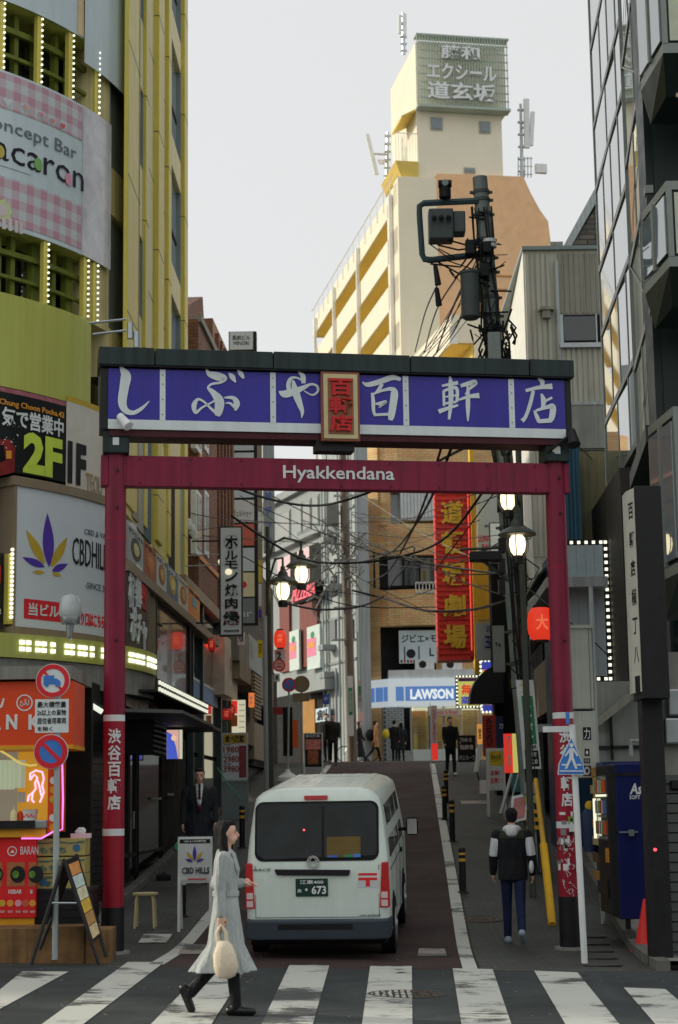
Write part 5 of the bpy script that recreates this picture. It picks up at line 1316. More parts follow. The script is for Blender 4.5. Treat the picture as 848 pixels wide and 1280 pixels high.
q=fb(TF,536,885,578,895,-.1);b=MB();b.box(q[0],q[1],-.1,0,q[2],q[3]);p=b.build('store_name_board',mat('peach_board',(206,190,170)),tl,bev=.04);txt('Sweets & Bread',(q[0]+.2,q[1]-.2,q[2]+.08,q[3]-.08),p,m_rd,y=-.102)
m_wtile=brickmat('white_tiles',(160,166,162),(150,156,152),(96,100,98),.2,.1)
b=MB();b.prismz([(uT0+.12,1.3),(uT0+.9,.3),(uT0+1.7,.1),(uT0+1.7,2),(uT0+.12,2)],gT,fz0+.02);b.build('tiled_pier',m_wtile,tl)
q=fb(TF,499,890,514,940,.9);b=MB();b.box(q[0],q[1],.9,1.2,gT,fz0);b.build('dark_doorway',m_dark,tl)
b=MB();b.box(tp(498,900)[0],tp(516,900)[0],-.02,.3,gT,gT+.5);b.build('low_wall',m_wtile,tl)
# ================================================================ WHITE BUILDING
WB0=W(338,780,84);WB1=W(455,780,72)
WBF=Fr(WB0.x,WB0.y,WB1.x,WB1.y)
m_wb=mat('white_render',(150,158,158),k=.85,rough=.7,var=.12,scale=.6,streak=.18)
m_rust=mat('rust_panel',(110,58,52),var=.15,streak=.2);m_pinkp=mat('pink_blind',(196,172,176))
gW=gz(0,76);wbd=thing('white_building','white rendered building with dark red window bays at the bend of the alley','building',WBF,(0,0,gW))
def wp(x,y,v=0):return WBF.px(x,y,v)
zW=wp(400,603)[1]
uW1=wp(412,700)[0]
b=MB();b.box(-8,uW1,0,1.2,gW,zW);b.build('main_block',m_wb,wbd)
b=MB();b.box(-8,uW1+.1,-.25,.2,zW,zW+.35);b.build('parapet_band',m_wb,wbd)
zl1=wp(385,668)[1];b=MB();b.box(-8,uW1,-.3,0,zl1-.25,zl1);b.build('ledge',m_wb,wbd)
zl2=wp(385,690)[1]
for x0,x1 in ((349,364),(372,379),(380,390),(394,400)):
    g=fb(WBF,x0,640,x1,662,0);b=MB();b.box(g[0],g[1],-.04,.0,zl1+.15,zW-.5);w1=b.build('window',m_grey,wbd)
    b=MB();b.box(g[0]+.08,g[1]-.08,-.07,-.04,zl1+.25,zW-.6);b.build('pane',glass('dull_pane',(110,112,104),var=.2),w1)
# tall bays with blinds
for x0,x1,m in ((347,363,m_pinkp),(363,372,m_dark),(372,387,m_pinkp),(387,402,m_dark)):
    g=fb(WBF,x0,700,x1,735,-.35);z1=wp(385,685)[1]-.1;z0=wp(385,735)[1]
    b=MB();b.box(g[0],g[1],-.35,0,z0,z1);b.build('bay_window',m,wbd)
for x0,x1 in ((350,362),(375,397)):
    g=fb(WBF,x0,740,x1,785,-.1);z1=wp(375,748)[1];z0=wp(375,836)[1];b=MB();b.box(g[0],g[1],-.12,0,z0,z1);b.build('rust_bay',m_rust,wbd)
for x0,x1,y0,y1 in ((362,374,788,838),(384,400,782,836)):
    g=fb(WBF,x0,y0,x1,y1,-.3);b=MB();b.box(g[0],g[1],-.3,-.2,g[2],g[3]);p=b.build('poster_banner',mat('banner_mint',(176,190,186)),wbd)
    for m,f0,f1 in ((mat('poster_pink',(206,120,150)),.3,.72),):
        b=MB();b.box(g[0]+.06,g[0]+(g[1]-g[0])*.72,-.31,-.3,g[2]+(g[3]-g[2])*f0,g[2]+(g[3]-g[2])*f1);b.build('pink_print',m,p)
    b=MB();b.disc(g[0]+(g[1]-g[0])*.45,g[3]-.4,.16,-.31,-.3,12,1.5);b.build('green_emblem',m_gn,p)
    b=MB();b.box(g[0]+.2,g[0]+(g[1]-g[0])*.6,-.318,-.311,g[2]+(g[3]-g[2])*.5,g[2]+(g[3]-g[2])*.62);b.build('orange_print',m_or,p)
g=fb(WBF,364,733,392,748,-1);
t=thing('neon_sign','curved pink lettered neon sign on the white building','sign',WBF,(g[0],-1,g[2]));b=MB();b.box(g[0],g[1],-.9,-.5,g[2]-.1,g[3]+.1);b.build('backing',m_dark,t)
txt('PIZZERIA',(g[0],g[1],g[2],g[3]),t,emat('neon_red',(226,100,110),.8),y=-.92,ext=.05,shear=.3)
# right bay of the white building (nearer plane) with pipes
g0_,g1_=uW1,wp(453,700)[0]
b=MB();b.box(g0_,g1_,-.3,.3,gW,wp(432,475)[1]);b.build('right_block',mat('pale_block',(164,172,172),k=.85,rough=.7,var=.08,scale=.6,streak=.2),wbd)
for x in (418,432,446):
    u=wp(x,700)[0];b=MB();b.box(u,u+.05,-.33,-.3,gW,wp(432,475)[1]);b.build('panel_joint',m_grey,wbd)
for x0,y0,x1,y1 in ((444,665,449,680),(446,755,450,790),(441,700,446,716)):
    g=fb(WBF,x0,y0,x1,y1,-.3);b=MB();b.box(g[0],g[1],-.36,-.3,g[2],g[3]);b.build('dark_window',m_dglass,wbd)
g=fb(WBF,388,850,409,863,-.8);b=MB();b.box(g[0]-1.5,g[1],-.9,0,g[2],g[3]);b.build('shop_canopy',m_wb,wbd)
g=fb(WBF,340,870,412,950,-.2);b=MB();b.box(g[0],g[1]+.2,-.32,0,gW,wp(390,865)[1]);b.build('shop_opening',m_dark,wbd)
g=fb(WBF,380,875,395,925,-.35);b=MB();b.box(g[0],g[1],-.4,-.3,gW,g[3]);b.build('timber_door',mat('timber_ochre',(150,108,50),var=.2),wbd)
g=fb(WBF,396,885,412,902,-.5);b=MB();b.box(g[0],g[1],-.55,-.45,g[2],g[3]);p=b.build('hanging_sign',mat('pale_blue_sign',(170,190,200)),wbd);txt('創',(g[0]+.15,g[1]-.15,g[2]+.06,g[3]-.06),p,m_ink2,y=-.552,bold=.03)
for x in (413,422):
    b=MB();u=wp(x,870,-.4)[0];b.cyl((u,-.45,gW),(u,-.45,wp(x,838)[1]),.06,n=8);b.build('pipe',m_spole,wbd)
# ================================================================ THEATRE SIGN
VF=flat(58.0)
def vb(x0,y0,x1,y1,v=0):return fb(VF,x0,y0,x1,y1,v)
ths=thing('theatre_sign','tall red vertical theatre sign with big yellow characters','sign',VF,(vb(543,700,593,720)[0],0,VF.px(570,826)[1]))
m_tr=mat('theatre_red',(190,44,36),k=.6,rough=.4,var=.15,scale=3,streak=.3);m_ty=mat('theatre_yellow',(236,190,56),k=.55,rough=.4)
zA=VF.px(570,825)[1];zB=VF.px(560,598)[1];uA_=VF.px(545.5,700)[0];uB_=VF.px(590,700)[0]
lean=0.0
b=MB();b.box(uA_,uB_,0,1.2,zA,zB);b.build('sign_box',m_tr,ths)
b=MB();n=int((zB-zA)/.19)
for k in range(n):b.box(uA_-.02,uB_-.12,-.05,0,zA+k*.19,zA+k*.19+.09)
b.build('horizontal_rib',mat('theatre_rib',(206,56,44),k=.6,rough=.4),ths,kind='stuff')
b=MB();b.box(uB_-.12,uB_,-.12,1.2,zA+.1,zB);b.build('red_post',m_tr,ths)
b=MB();b.cyl((uB_-.09,-.14,zA+.3),(uB_-.09,-.14,zB),.02,n=6);b.build('red_neon_tube',emat('neon_tube_red',(236,90,70),.8),ths)
for s_,y0,y1,x0 in (('頓',554,592,551) if False else ('劇',0,0,0),):pass
m_ty2=mat('theatre_outline',(96,90,20));
for ch,y0,y1,dx in (('道',626,655,0),('頓',664,693,1),('堀',703,732,1.6),('劇',743,771,3),('場',781,811,4)):
    q=vb(551+dx,y0,579+dx*.9,y1,-.1);d_=.06
    for i_,(ox,oz) in enumerate(((0,0),(.02,0))):txt(ch,(q[0]+ox,q[1]+ox,q[2]+oz,q[3]+oz),ths,m_ty,y=-.10-i_*.003,ext=.03,bold=.025)
t=thing('sign_tower','bright yellow board building edge behind the red theatre sign','sign',flat(59.5),(VF.px(595,800)[0],0,gz(4,59)))
b=MB();F2=flat(59.5);q=fb(F2,591,545,596,885);b.box(q[0],q[1],0,.6,q[2],q[3]);b.build('yellow_edge',mat('bright_yellow',(214,184,56),k=.7),t)
q=fb(F2,597,690,632,800,.5);b=MB();b.box(q[0],q[1],.4,1,q[2]-2.2,q[3]);b.build('ochre_board',mat('ochre_board',(190,146,44),k=.62,streak=.1),t)
b=MB();
for y in (732,775):z=F2.px(615,y,.4)[1];b.box(q[0],q[1],.385,.4,z-.02,z+.02)
b.build('board_joint',m_shelf,t)
# white menu signs and boards on the right between
def flatsign(label,Y,x0,y0,x1,y1,m,texts=(),name='sign',cat='sign',depth=.15,frame=None,emits=False,group=None):
    F_=flat(Y);q=fb(F_,x0,y0,x1,y1);t=thing(name,label,cat,F_,((q[0]+q[1])/2,0,q[2]),group)
    b=MB();b.box(q[0],q[1],0,depth,q[2],q[3])
    if frame:
        b.build('box_body',frame,t);fw=min(.05,(q[1]-q[0])*.06);b=MB();b.box(q[0]+fw,q[1]-fw,-.01,0,q[2]+fw,q[3]-fw);b.build('face_panel',m,t)
    else:b.build('face_panel',m,t)
    for tx in texts:
        s_,a,c_,d,e,tm=tx[:6];vert=len(tx)>6 and tx[6]
        g=fb(F_,a,c_,d,e,-.012);txt(s_,g,t,tm,y=-.012,ext=.008,bold=.02 if not (len(tx)>7) else tx[7],vert=vert)
    return t,F_,q
m_sgn=mat('sign_face',(180,188,188),k=.62,rough=.4,var=.05);m_sgnd=mat('sign_face_dull',(148,152,148),k=.62,var=.1)
flatsign('grey white wall board with red lunch lettering behind the street lamp',60,597,615,632,690,m_sgn,[('LUNCH',598,669,618,677,m_rd),('2F',606,656,612,659,m_bk),('BAR',603,680,615,687,m_rd)])
flatsign('tall narrow white board with a black frame hanging behind the theatre sign pole',50,613,653,634,762,m_sgn,[('中華居酒屋',622,690,630,750,m_bk,True),('3F',616,756,621,760,m_rd)],frame=m_gblk)
flatsign('pale sign with blue characters under the yellow board',48,596,778,633,825,m_sgnd,[('酒処',608,782,630,790,mat('navy',(40,50,110))),('玉',606,795,615,810,mat('navy',(0,0,0)))])
flatsign('grey panel sign reading Te in black beside the lamp pole',40,617,782,631,840,mat('sign_grey2',(140,146,142)),[('Te',619,803,626,808,m_bk)])
# bulbs-framed signs
def bulbsign(label,Y,x0,y0,x1,y1,m,texts,nx,nz):
    t,F_,q=flatsign(label,Y,x0,y0,x1,y1,m_ink2,(),depth=.2)
    fw=(q[1]-q[0])*.09;b=MB();b.box(q[0]+fw,q[1]-fw,-.02,0,q[2]+fw,q[3]-fw);b.build('face_panel',m,t)
    b=MB();r=fw*.36
    for i in range(nx):
        for z in (q[2]+fw/2,q[3]-fw/2):b.box(q[0]+fw/2+i*(q[1]-q[0]-fw)/(nx-1)-r,q[0]+fw/2+i*(q[1]-q[0]-fw)/(nx-1)+r,-.03,0,z-r,z+r)
    for i in range(1,nz-1):
        for x in (q[0]+fw/2,q[1]-fw/2):z=q[2]+fw/2+i*(q[3]-q[2]-fw)/(nz-1);b.box(x-r,x+r,-.03,0,z-r,z+r)
    b.build('bulb',m_bulb,t,kind='stuff')
    for s_,a,c_,d,e,tm,bo in texts:g=fb(F_,a,c_,d,e,-.022);txt(s_,g,t,tm,y=-.022,ext=.01,bold=bo)
    return t,q
m_eyel=emat('sign_lit_yellow',(206,204,110),.55);m_ered=emat('lit_red',(226,50,40),.6);m_ebl=emat('lit_blue',(60,70,170),.6);m_ewh=emat('lit_white',(230,230,220),.6)
t,q=bulbsign('square yellow information sign with red and blue characters framed by bulbs',52,570,844,602,885,m_eyel,[('無料',577,855,603,868,m_ered,.05),('案内',576,870,598,881,m_ebl,.04)],8,9)
b=MB();b.box(q[0]+.08,q[1]-.08,-.03,-.021,q[3]-.18,q[3]-.08);b.build('violet_band',mat('violet_band',(90,50,120)),t)
t,F_,q=flatsign('tall slanted red yellow and blue sign with bulbs beside the information sign',50,602,826,623,890,m_eyel,[('無料',605,835,618,848,m_ered),('案内所',606,850,617,882,m_ered,True,.04)],depth=.2)
b=MB();b.box(q[0],q[1],-.02,0,q[3]-.25,q[3]);b.box(q[0],q[1],-.02,0,q[2],q[2]+.2);b.build('blue_band',m_ebl,t)
b=MB()
for k in range(12):b.box(q[0]-.04,q[0]+.02,-.04,0,q[2]+.05+k*(q[3]-q[2])/12,q[2]+.11+k*(q[3]-q[2])/12)
for k in range(5):b.box(q[0]+k*.1,q[0]+.05+k*.1,-.04,0,q[3]-.03,q[3]+.03);b.box(q[0]+k*.1,q[0]+.05+k*.1,-.04,0,q[2]-.03,q[2]+.03)
b.build('bulb',m_bulb,t,kind='stuff')
# ================================================================ RIGHT SIDE
# corrugated grey building
CF_=flat(45.0)
m_corr=mat('corrugated_grey',(150,150,140),k=.6,rough=.55,var=.1,scale=.8,streak=.25)
m_corrd=mat('corrugated_dark',(122,122,112),k=.6,rough=.6,var=.12,streak=.3)
m_pan=mat('stained_panel',(122,126,120),k=.6,var=.25,scale=.7,streak=.2)
def cq(x0,y0,x1,y1,v=0):return fb(CF_,x0,y0,x1,y1,v)
gb_=thing('corrugated_building','grey corrugated metal building behind the right end of the gate','building',CF_,(6,0,gz(5,45)))
ux0=CF_.px(655,330)[0];ux1=CF_.px(775,330)[0];zt=CF_.px(700,313)[1];um_=CF_.px(694,330)[0]
g45=gz(5,45)
b=MB();b.prismz([(ux0,0),(ux1,0),(ux1,8),(ux0+.35,8)],1,zt);b.build('core',m_corr,gb_)
b=MB();b.hexa([(ux0-.02,0,1),(ux0,0,1),(ux0+.3,8,1),(ux0+.27,8,1),(ux0-.02,0,zt),(ux0,0,zt),(ux0+.3,8,zt),(ux0+.27,8,zt)]);b.build('side_wall',mat('pale_side',(196,198,190),k=.6,streak=.1),gb_)
def corr(u0,u1,z0,z1,m,par,v=-.03,pitch=.14,name='corrugated_sheet',kind=None):
    b=MB();n=int((u1-u0)/pitch)
    for k in range(n):b.hexa([(u0+k*pitch,v,z0),(u0+k*pitch+pitch*.62,v,z0),(u0+k*pitch+pitch*.75,v+.03,z0),(u0+k*pitch-pitch*.12,v+.03,z0),(u0+k*pitch,v,z1),(u0+k*pitch+pitch*.62,v,z1),(u0+k*pitch+pitch*.75,v+.03,z1),(u0+k*pitch-pitch*.12,v+.03,z1)])
    b.build(name,m,par,kind='stuff')
zc1=CF_.px(700,503)[1]
corr(ux0+.03,um_,8,zt-.1,m_corr,gb_)
corr(um_+.08,ux1,zc1,CF_.px(720,430)[1]-.05,m_corr,gb_)
corr(um_+.08,ux1,CF_.px(720,392)[1],zt-.1,m_corrd,gb_)
b=MB();b.box(ux0-.05,ux1,-.1,8.05,zt,zt+.1);b.build('roof_edge',m_grey,gb_)
b=MB();b.cyl((um_+.02,-.08,6),(um_+.02,-.08,zt-.3),.05,n=8);b.build('drain_pipe',m_spole,gb_)
q=cq(701,394,756,430);b=MB();b.box(q[0],q[1]+.3,-.06,0,q[2],q[3]);w1=b.build('window',m_dark,gb_)
for a,c_ in ((.0,.78),(.82,1.1)):b=MB();b.box(q[0]+.08+(q[1]-q[0])*a,q[0]+(q[1]-q[0])*c_,-.08,-.06,q[2]+.08,q[3]-.05);b.build('pane',m_dglass,w1)
b=MB();b.box(q[0]-.05,q[1]+.3,-.16,-.03,q[2]-.12,q[2]);b.box(q[0]-.02,q[0]+.06,-.1,0,q[2],q[3]);b.box(q[0]+(q[1]-q[0])*.79,q[0]+(q[1]-q[0])*.82,-.1,0,q[2],q[3]);b.build('frame',m_sil,w1)
q=cq(673,386,692,397);b=MB();b.box(q[0],q[1],-.25,0,q[3]-.08,q[3]);b.box(q[0]+.1,q[1]-.1,-.2,0,q[2]-.05,q[3]-.08);b.build('vent_hood',m_corrd,gb_)
q=cq(705,506,768,561);b=MB();b.box(q[0],ux1,-.1,0,q[2],q[3]);b.build('stained_panel',m_pan,gb_)
b=MB();b.box(um_-.2,ux1,-.12,0,q[3]-.02,q[3]+.07);b.build('band_trim',m_spole,gb_)
q=cq(716,563,770,617);b=MB();b.box(q[0]-.2,ux1,-.04,0,q[2],q[3]);w1=b.build('window',m_gblk,gb_)
for x0,x1,c in ((717,740,(112,116,92)),(743,768,(96,108,84))):
    qq=cq(x0,565,x1,610);b=MB();b.box(qq[0],qq[1],-.07,-.04,qq[2],qq[3]);b.build('pane',glass('green_pane%d'%x0,c,rough=.15,var=.2),w1)
qq=cq(717,595,741,613);b=MB();b.box(qq[0],qq[1],-.1,-.07,qq[3]-.06,qq[3]);b.box(qq[1]-.08,qq[1],-.1,-.07,qq[2],qq[3]);b.build('sash',m_spole,w1)
b=MB();b.box(q[0]-.2,ux1,-.22,-.1,q[2]+.15,q[2]+.22);b.build('yellow_rail',mat('pale_rail',(150,144,110)),w1)
b=MB();b.box(q[0]-.2,ux1,-.25,0,q[2]-.15,q[2]-.03);b.build('sill',m_spole,w1)
# grey sheet roof below
q=cq(716,622,770,664);b=MB();b.hexa([(q[0]-.1,-1.6,q[2]),(ux1,-1.6,q[2]),(ux1,-.05,q[3]),(q[0]-.1,-.05,q[3]),(q[0]-.1,-1.6,q[2]+.05),(ux1,-1.6,q[2]+.05),(ux1,-.05,q[3]+.05),(q[0]-.1,-.05,q[3]+.05)]);b.build('lean_to_roof',m_pan,gb_)
b=MB();b.box(q[0]-.15,ux1,-1.75,-1.6,q[2]-.35,q[2]);b.build('gutter',m_corrd,gb_)
b=MB();b.cyl((CF_.px(744,620)[0],-.7,q[3]+.1),(CF_.px(756,655)[0],-1.6,q[2]+.1),.07,n=8);b.build('roof_pipe',m_spole,gb_)
# tank and brick gable behind
t=thing('water_tank','round pale water tank on the roof behind the corrugated building','tank',flat(52),(8,1,zt))
F5=flat(52.);q=fb(F5,694,285,722,312);cx_=(q[0]+q[1])/2
b=MB();b.lathe([((q[1]-q[0])/2,-1),((q[1]-q[0])/2,(q[3]-q[2])*.6),((q[1]-q[0])*.35,(q[3]-q[2])*.9),((q[1]-q[0])*.2,(q[3]-q[2])*.95),((q[1]-q[0])*.2,(q[3]-q[2])*1.05),(.01,(q[3]-q[2])*1.06)],(cx_,2,q[2]),24);b.build('drum',mat('tank_pale',(170,170,164)),t,auto=30)
b=MB();qq=fb(F5,688,302,704,314);b.box(qq[0],qq[1],0,.8,qq[2]-.5,qq[3]);b.build('louvre_box',m_corrd,t)
m_dbr=brickmat('dark_bricks',(96,92,82),(66,64,58),(46,46,44),.5,.17,mort=.02)
t=thing('brick_gable','dark brick gable wall rising behind the corrugated roof','building',flat(54),(9,1,0))
F5=flat(54.);a=F5.px(712,312);c_=F5.px(751,250);
b=MB();b.prism([a,(c_[0]+.6,a[1]),(c_[0]+.6,c_[1]+1.2),c_],0,3);b.build('brick_wall',m_dbr,t)
b=MB();d=((c_[0]-a[0]),(c_[1]-a[1]));b.prism([(a[0]-.25,a[1]),a,(c_[0]+.6,c_[1]+1.2),(c_[0]+.35,c_[1]+1.3)],-.1,3.1);b.build('coping',m_spole,t)
b=MB();b.box(a[0],c_[0]+1.2,.5,3,0,a[1]);b.build('lower_wall',m_dbr,t)
# blue corrugated building
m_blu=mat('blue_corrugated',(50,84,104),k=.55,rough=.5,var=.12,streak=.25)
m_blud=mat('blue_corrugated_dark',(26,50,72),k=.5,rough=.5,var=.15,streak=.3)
B1=flat(33.0);t=thing('blue_building','dark blue corrugated building with a teal upper box beside the right gate post','building',B1,(4.6,0,gz(4.6,33)))
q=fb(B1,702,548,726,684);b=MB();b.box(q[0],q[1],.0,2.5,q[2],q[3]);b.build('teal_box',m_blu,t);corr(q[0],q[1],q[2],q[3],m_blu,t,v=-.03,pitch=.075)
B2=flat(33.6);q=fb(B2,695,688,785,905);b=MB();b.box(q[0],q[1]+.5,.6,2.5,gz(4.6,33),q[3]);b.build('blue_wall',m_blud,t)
b=MB();n=22
for k in range(n):x=q[0]+(q[1]-q[0])*k/n;b.box(x,x+.035,.57,.6,q[2]+.4,q[3])
b.build('corrugated_sheet',m_blud,t,kind='stuff')
# billboard with bulbs
BB=flat(32.0);t=thing('bulb_framed_board','blank pale blue board framed by white bulbs on the blue wall','billboard',BB,(4.8,0,4))
q=fb(BB,704,674,764,853);b=MB();b.box(q[0],q[1],0,.2,q[2],q[3]);b.build('frame',m_gblk,t)
fw=.115;b=MB();b.box(q[0]+fw,q[1]-fw,-.02,0,q[2]+fw,q[3]-fw);b.build('face_panel',mat('blank_pale_blue',(158,172,178),k=.62,rough=.3,var=.06,scale=.7),t)
for x in (.25,.5,.75):
    b=MB();xx=q[0]+fw+(q[1]-q[0]-2*fw)*x;b.box(xx,xx+.005,-.022,-.02,q[2]+fw,q[3]-fw);b.build('panel_seam',m_grey,t)
nb=21
for k in range(nb):
    z=q[2]+.06+(q[3]-q[2]-.12)*k/(nb-1);b=MB();b.box(q[1]-.085,q[1]-.03,-.03,0,z-.027,z+.027);b.build('bulb',m_bulb,t)
for k in range(6):
    for z in (q[2]+.06,q[3]-.06):x=q[0]+.06+k*(q[1]-q[0]-.2)/5;b=MB();b.box(x-.027,x+.027,-.03,0,z-.027,z+.027);b.build('bulb',m_bulb,t)
# meter cupboards beside the post
MCF=flat(25.6)
m_cup=mat('cupboard_cream',(150,154,144),k=.58,rough=.5,var=.1,streak=.2)
t=thing('wall_cupboard','tall narrow pale cupboard fixed right of the red gate post','cupboard',MCF,(3.6,0,3));q=fb(MCF,714,782,741,886);b=MB();b.box(q[0],q[1],0,.4,q[2],q[3]);b.build('case',m_cup,t,bev=.01);b=MB();b.box(q[0]-.02,q[1]+.02,-.03,.42,q[3]-.04,q[3]+.01);b.build('top',m_cup,t)
b=MB();b.box(q[1]-.045,q[1]-.04,-.004,0,q[2],q[3]);b.build('door_seam',m_gblk,t)
t=thing('wall_cupboard','lower pale cupboard with black stickers right of the red gate post','cupboard',MCF,(3.6,0,2.2));q=fb(MCF,718,889,746,972);b=MB();b.box(q[0],q[1],0,.4,q[2],q[3]);b.build('case',m_cup,t,bev=.01)
for x0,y0,x1,y1,s_ in ((729,909,739,925,'カ'),(731,936,737,945,'◆'),(730,948,738,954,'DS'),(729,957,739,970,'◎')):
    g=fb(MCF,x0,y0,x1,y1);b=MB();b.box(g[0],g[1],-.004,0,g[2],g[3]);p=b.build('sticker',m_bk,t);txt(s_,(g[0]+.015,g[1]-.015,g[2]+.015,g[3]-.015),p,m_wh,y=-.005,ext=.002)
# wires bundle strip and side wall with dark things behind post
t=thing('cable_riser','pale conduit running down beside the cupboards','pipe',MCF,(3.7,.1,.3));q=fb(MCF,746,880,749,1000);b=MB();b.cyl(((q[0]+q[1])/2,.1,gz(3.7,25)),((q[0]+q[1])/2,.1,4.9),.03,n=8);b.build('pipe',m_spole,t)
# back alley wall behind vending machine
AW=flat(27.5);t=thing('service_recess','stained grey concrete recess with dark beams above the vending machine','wall',AW,(4.4,0,gz(4.4,27)))
q=fb(AW,745,880,815,950);b=MB();b.box(q[0],q[1]+.5,0,.3,0,q[3]+.35);b.build('wall_panel',m_pan,t)
b=MB();a=AW.px(743,903,-.1);c_=AW.px(812,848,-.1);b.hexa([(a[0],-.3,a[1]-.1),(c_[0],-.3,c_[1]-.1),(c_[0],-.02,c_[1]-.1),(a[0],-.02,a[1]-.1),(a[0],-.3,a[1]+.02),(c_[0],-.3,c_[1]+.05),(c_[0],-.02,c_[1]+.05),(a[0],-.02,a[1]+.02)]);b.build('sloping_beam',m_corrd,t)
for x0,y0,x1,y1 in ((763,895,766,950),(742,932,812,936)):
    q=fb(AW,x0,y0,x1,y1,-.02);b=MB();b.box(q[0],q[1],-.06,-.01,q[2],q[3]);b.build('wall_bar',m_gblk,t)
b=MB();a=AW.px(789,945,-.3);c_=AW.px(789,926,-.3);d=AW.px(806,926,-.3);b.tube([(a[0],-.3,a[1]),(c_[0],-.3,c_[1]),(d[0],-.3,d[1])],.035,8);b.build('pipe',m_spole,t)
b=MB();b.box(3.95,4.0,-3.0,0,.3,3.5);b.build('side_wall',m_dark,t) if False else None
# vending machine: front faces the alley (left); side faces the camera
VM=flat(23.4)
q=fb(VM,772,954,830,1149)
t=thing('vending_machine','dark blue drinks vending machine with lit glass front facing the alley','vending machine',VM,(q[0],0,q[2]-.12))
m_vb=mat('vending_blue',(18,25,70),k=.6,rough=.35,var=.1,scale=2,streak=.1)
VW=q[1]-q[0];VZ0,VZ1=q[2],q[3]
b=MB();b.box(q[0],q[1],0,1.05,VZ0,VZ1);b.build('cabinet',m_vb,t,bev=.015)
b=MB();b.box(q[0]-.01,q[1],-.012,-.0,VZ1-.16,VZ1-.12);b.build('cabinet_seam',m_gblk,t)
for x in (q[0]+.08,q[1]-.1):
    b=MB();b.box(x,x+.06,.05,.12,VZ0-.13,VZ0);b.build('foot',m_gblk,t)
g=fb(VM,787,979,805,993);txt('As.',g,t,m_white,y=-.002,bold=.03,shear=.2,ext=.004);g=fb(VM,787,994,806,999);txt('SOFT D',g,t,m_white,y=-.002,ext=.004,bold=.02)
b=MB();g=fb(VM,774,1039,797,1041);b.box(g[0],g[1],-.05,-.03,g[2],g[3]);g=fb(VM,786,1037,792,1045);b.box(g[0],g[1],-.06,0,g[2],g[3]);b.build('lock_bar',m_sil,t)
# lit front (on the -x side)
m_vl=emat('vending_light',(226,226,196),1.0)
X0=q[0]
b=MB();b.box(X0-.1,X0,.0,1.05,VZ0+.05,VZ1-.02);b.build('door_body',m_gblk,t,bev=.01)
b=MB();b.box(X0-.11,X0-.1,.1,.95,VZ0+1.0,VZ1-.15);b.build('display_glass',glass('vend_glass',(70,90,80),rough=.05,var=.3),t)
cols=[(190,80,50),(80,130,70),(200,190,90),(90,110,160),(210,200,190),(120,70,40)]
for r in range(3):
    for k in range(8):
        b=MB();yy=.16+k*.1;z=VZ0+1.08+r*.27;b.cyl((X0-.125,yy,z),(X0-.125,yy,z+.17),.03,n=8);b.build('drink_can',mat('can%d'%((r*3+k)%6),cols[(r*3+k)%6]),t)
b=MB();g=fb(VM,751,998,757,1048,.9);b.box(X0-.16,X0-.12,.98,1.02,g[2],g[3]);b.build('lamp_tube',m_vl,t)
for z in (VZ0+1.02,VZ0+1.3,VZ0+1.57):b=MB();b.box(X0-.13,X0-.1,.1,.95,z,z+.03);b.build('shelf_strip',m_vl if z>VZ0+1.5 else m_sil,t)
b=MB();b.box(X0-.12,X0-.1,.2,.5,VZ0+.25,VZ0+.5);b.build('pickup_flap',m_gblk,t)
b=MB();b.box(X0-.12,X0-.1,.1,.3,VZ0+.72,VZ0+.9);b.build('coin_panel',m_or,t)
# second machine behind
VM2=flat(24.9);q2=fb(VM2,748,952,768,1120);t=thing('vending_machine','second vending machine with amber lit display farther up beside the blue one','vending machine',VM2,(q2[0],0,q2[2]))
b=MB();b.box(q2[0]+.1,q2[1]+.5,0,1.0,q2[2],q2[3]);b.build('cabinet',mat('dark_blue2',(22,30,70),k=.5,rough=.4),t,bev=.01)
b=MB();b.box(q2[0]+.08,q2[0]+.1,.05,.95,q2[2]+.8,q2[3]-.1);b.build('display_glass',emat('amber_display',(120,96,50),.5),t)
for k in range(7):
    b=MB();z=q2[2]+.2+k*.24;b.box(q2[0]+.03,q2[0]+.08,.1,.9,z,z+.12);b.build('product_row',mat('row%d'%(k%3),[(150,110,60),(90,70,50),(170,150,110)][k%3]),t)
# person-like dark figure w/ yellow hard hat area is a coat rack of bags: recycling bin and blue bag
t=thing('hanging_workwear','navy jacket and yellow cap hanging in the gap behind the crossing sign','clothes',MCF,(3.75,.1,1));
q=fb(MCF,733,1010,746,1065,.1);b=MB();b.loft([((q[0]+q[1])/2,.2,q[2],.1,.09),((q[0]+q[1])/2,.2,q[2]+.3,.12,.1),((q[0]+q[1])/2,.2,q[3]-.1,.13,.1),((q[0]+q[1])/2,.2,q[3],.06,.05)],14);b.build('jacket',mat('navy_cloth',(32,44,70),k=.5),t,auto=60)
q=fb(MCF,733,998,744,1012,.1);b=MB();b.ball(((q[0]+q[1])/2,.2,q[2]+.05),(.07,.08,.08),12,8);b.build('cap',mat('cap_yellow',(190,160,50)),t,auto=60)
# crossing sign
CSF=flat(21.2)
t=thing('crossing_sign','white post with a blue house shaped pedestrian crossing sign by the right gate post','road sign',CSF,(CSF.px(731,1202)[0],0,CSF.px(731,1202)[1]))
a=W(731,1204,21.2);c_=W(715,906,21.3);a.y=.0;c_.y=.06;b=MB();b.cyl(a,c_,.038,n=14);b.build('post',m_white,t,auto=40)
b=MB();e=W(697,912,21.35);f_=W(716,911,21.3);b.box(W(678,911,21.4).x,f_.x,-.0+.12,.16,f_.z-.035,f_.z+.035);b.build('clamp_arm',m_white,t)
H=[(714.5,921),(700,945),(698.5,968),(731,968),(730,945)]
H=[(714.5,921),(698.5,955),(697.5,968.5),(731.5,968.5),(729.5,955)]
P_=lambda x,y:CSF.px(x,y,-.05)
b=MB();b.prism([P_(*h) for h in H],-.05,-.03);s1=b.build('sign_plate',m_swhite,t)
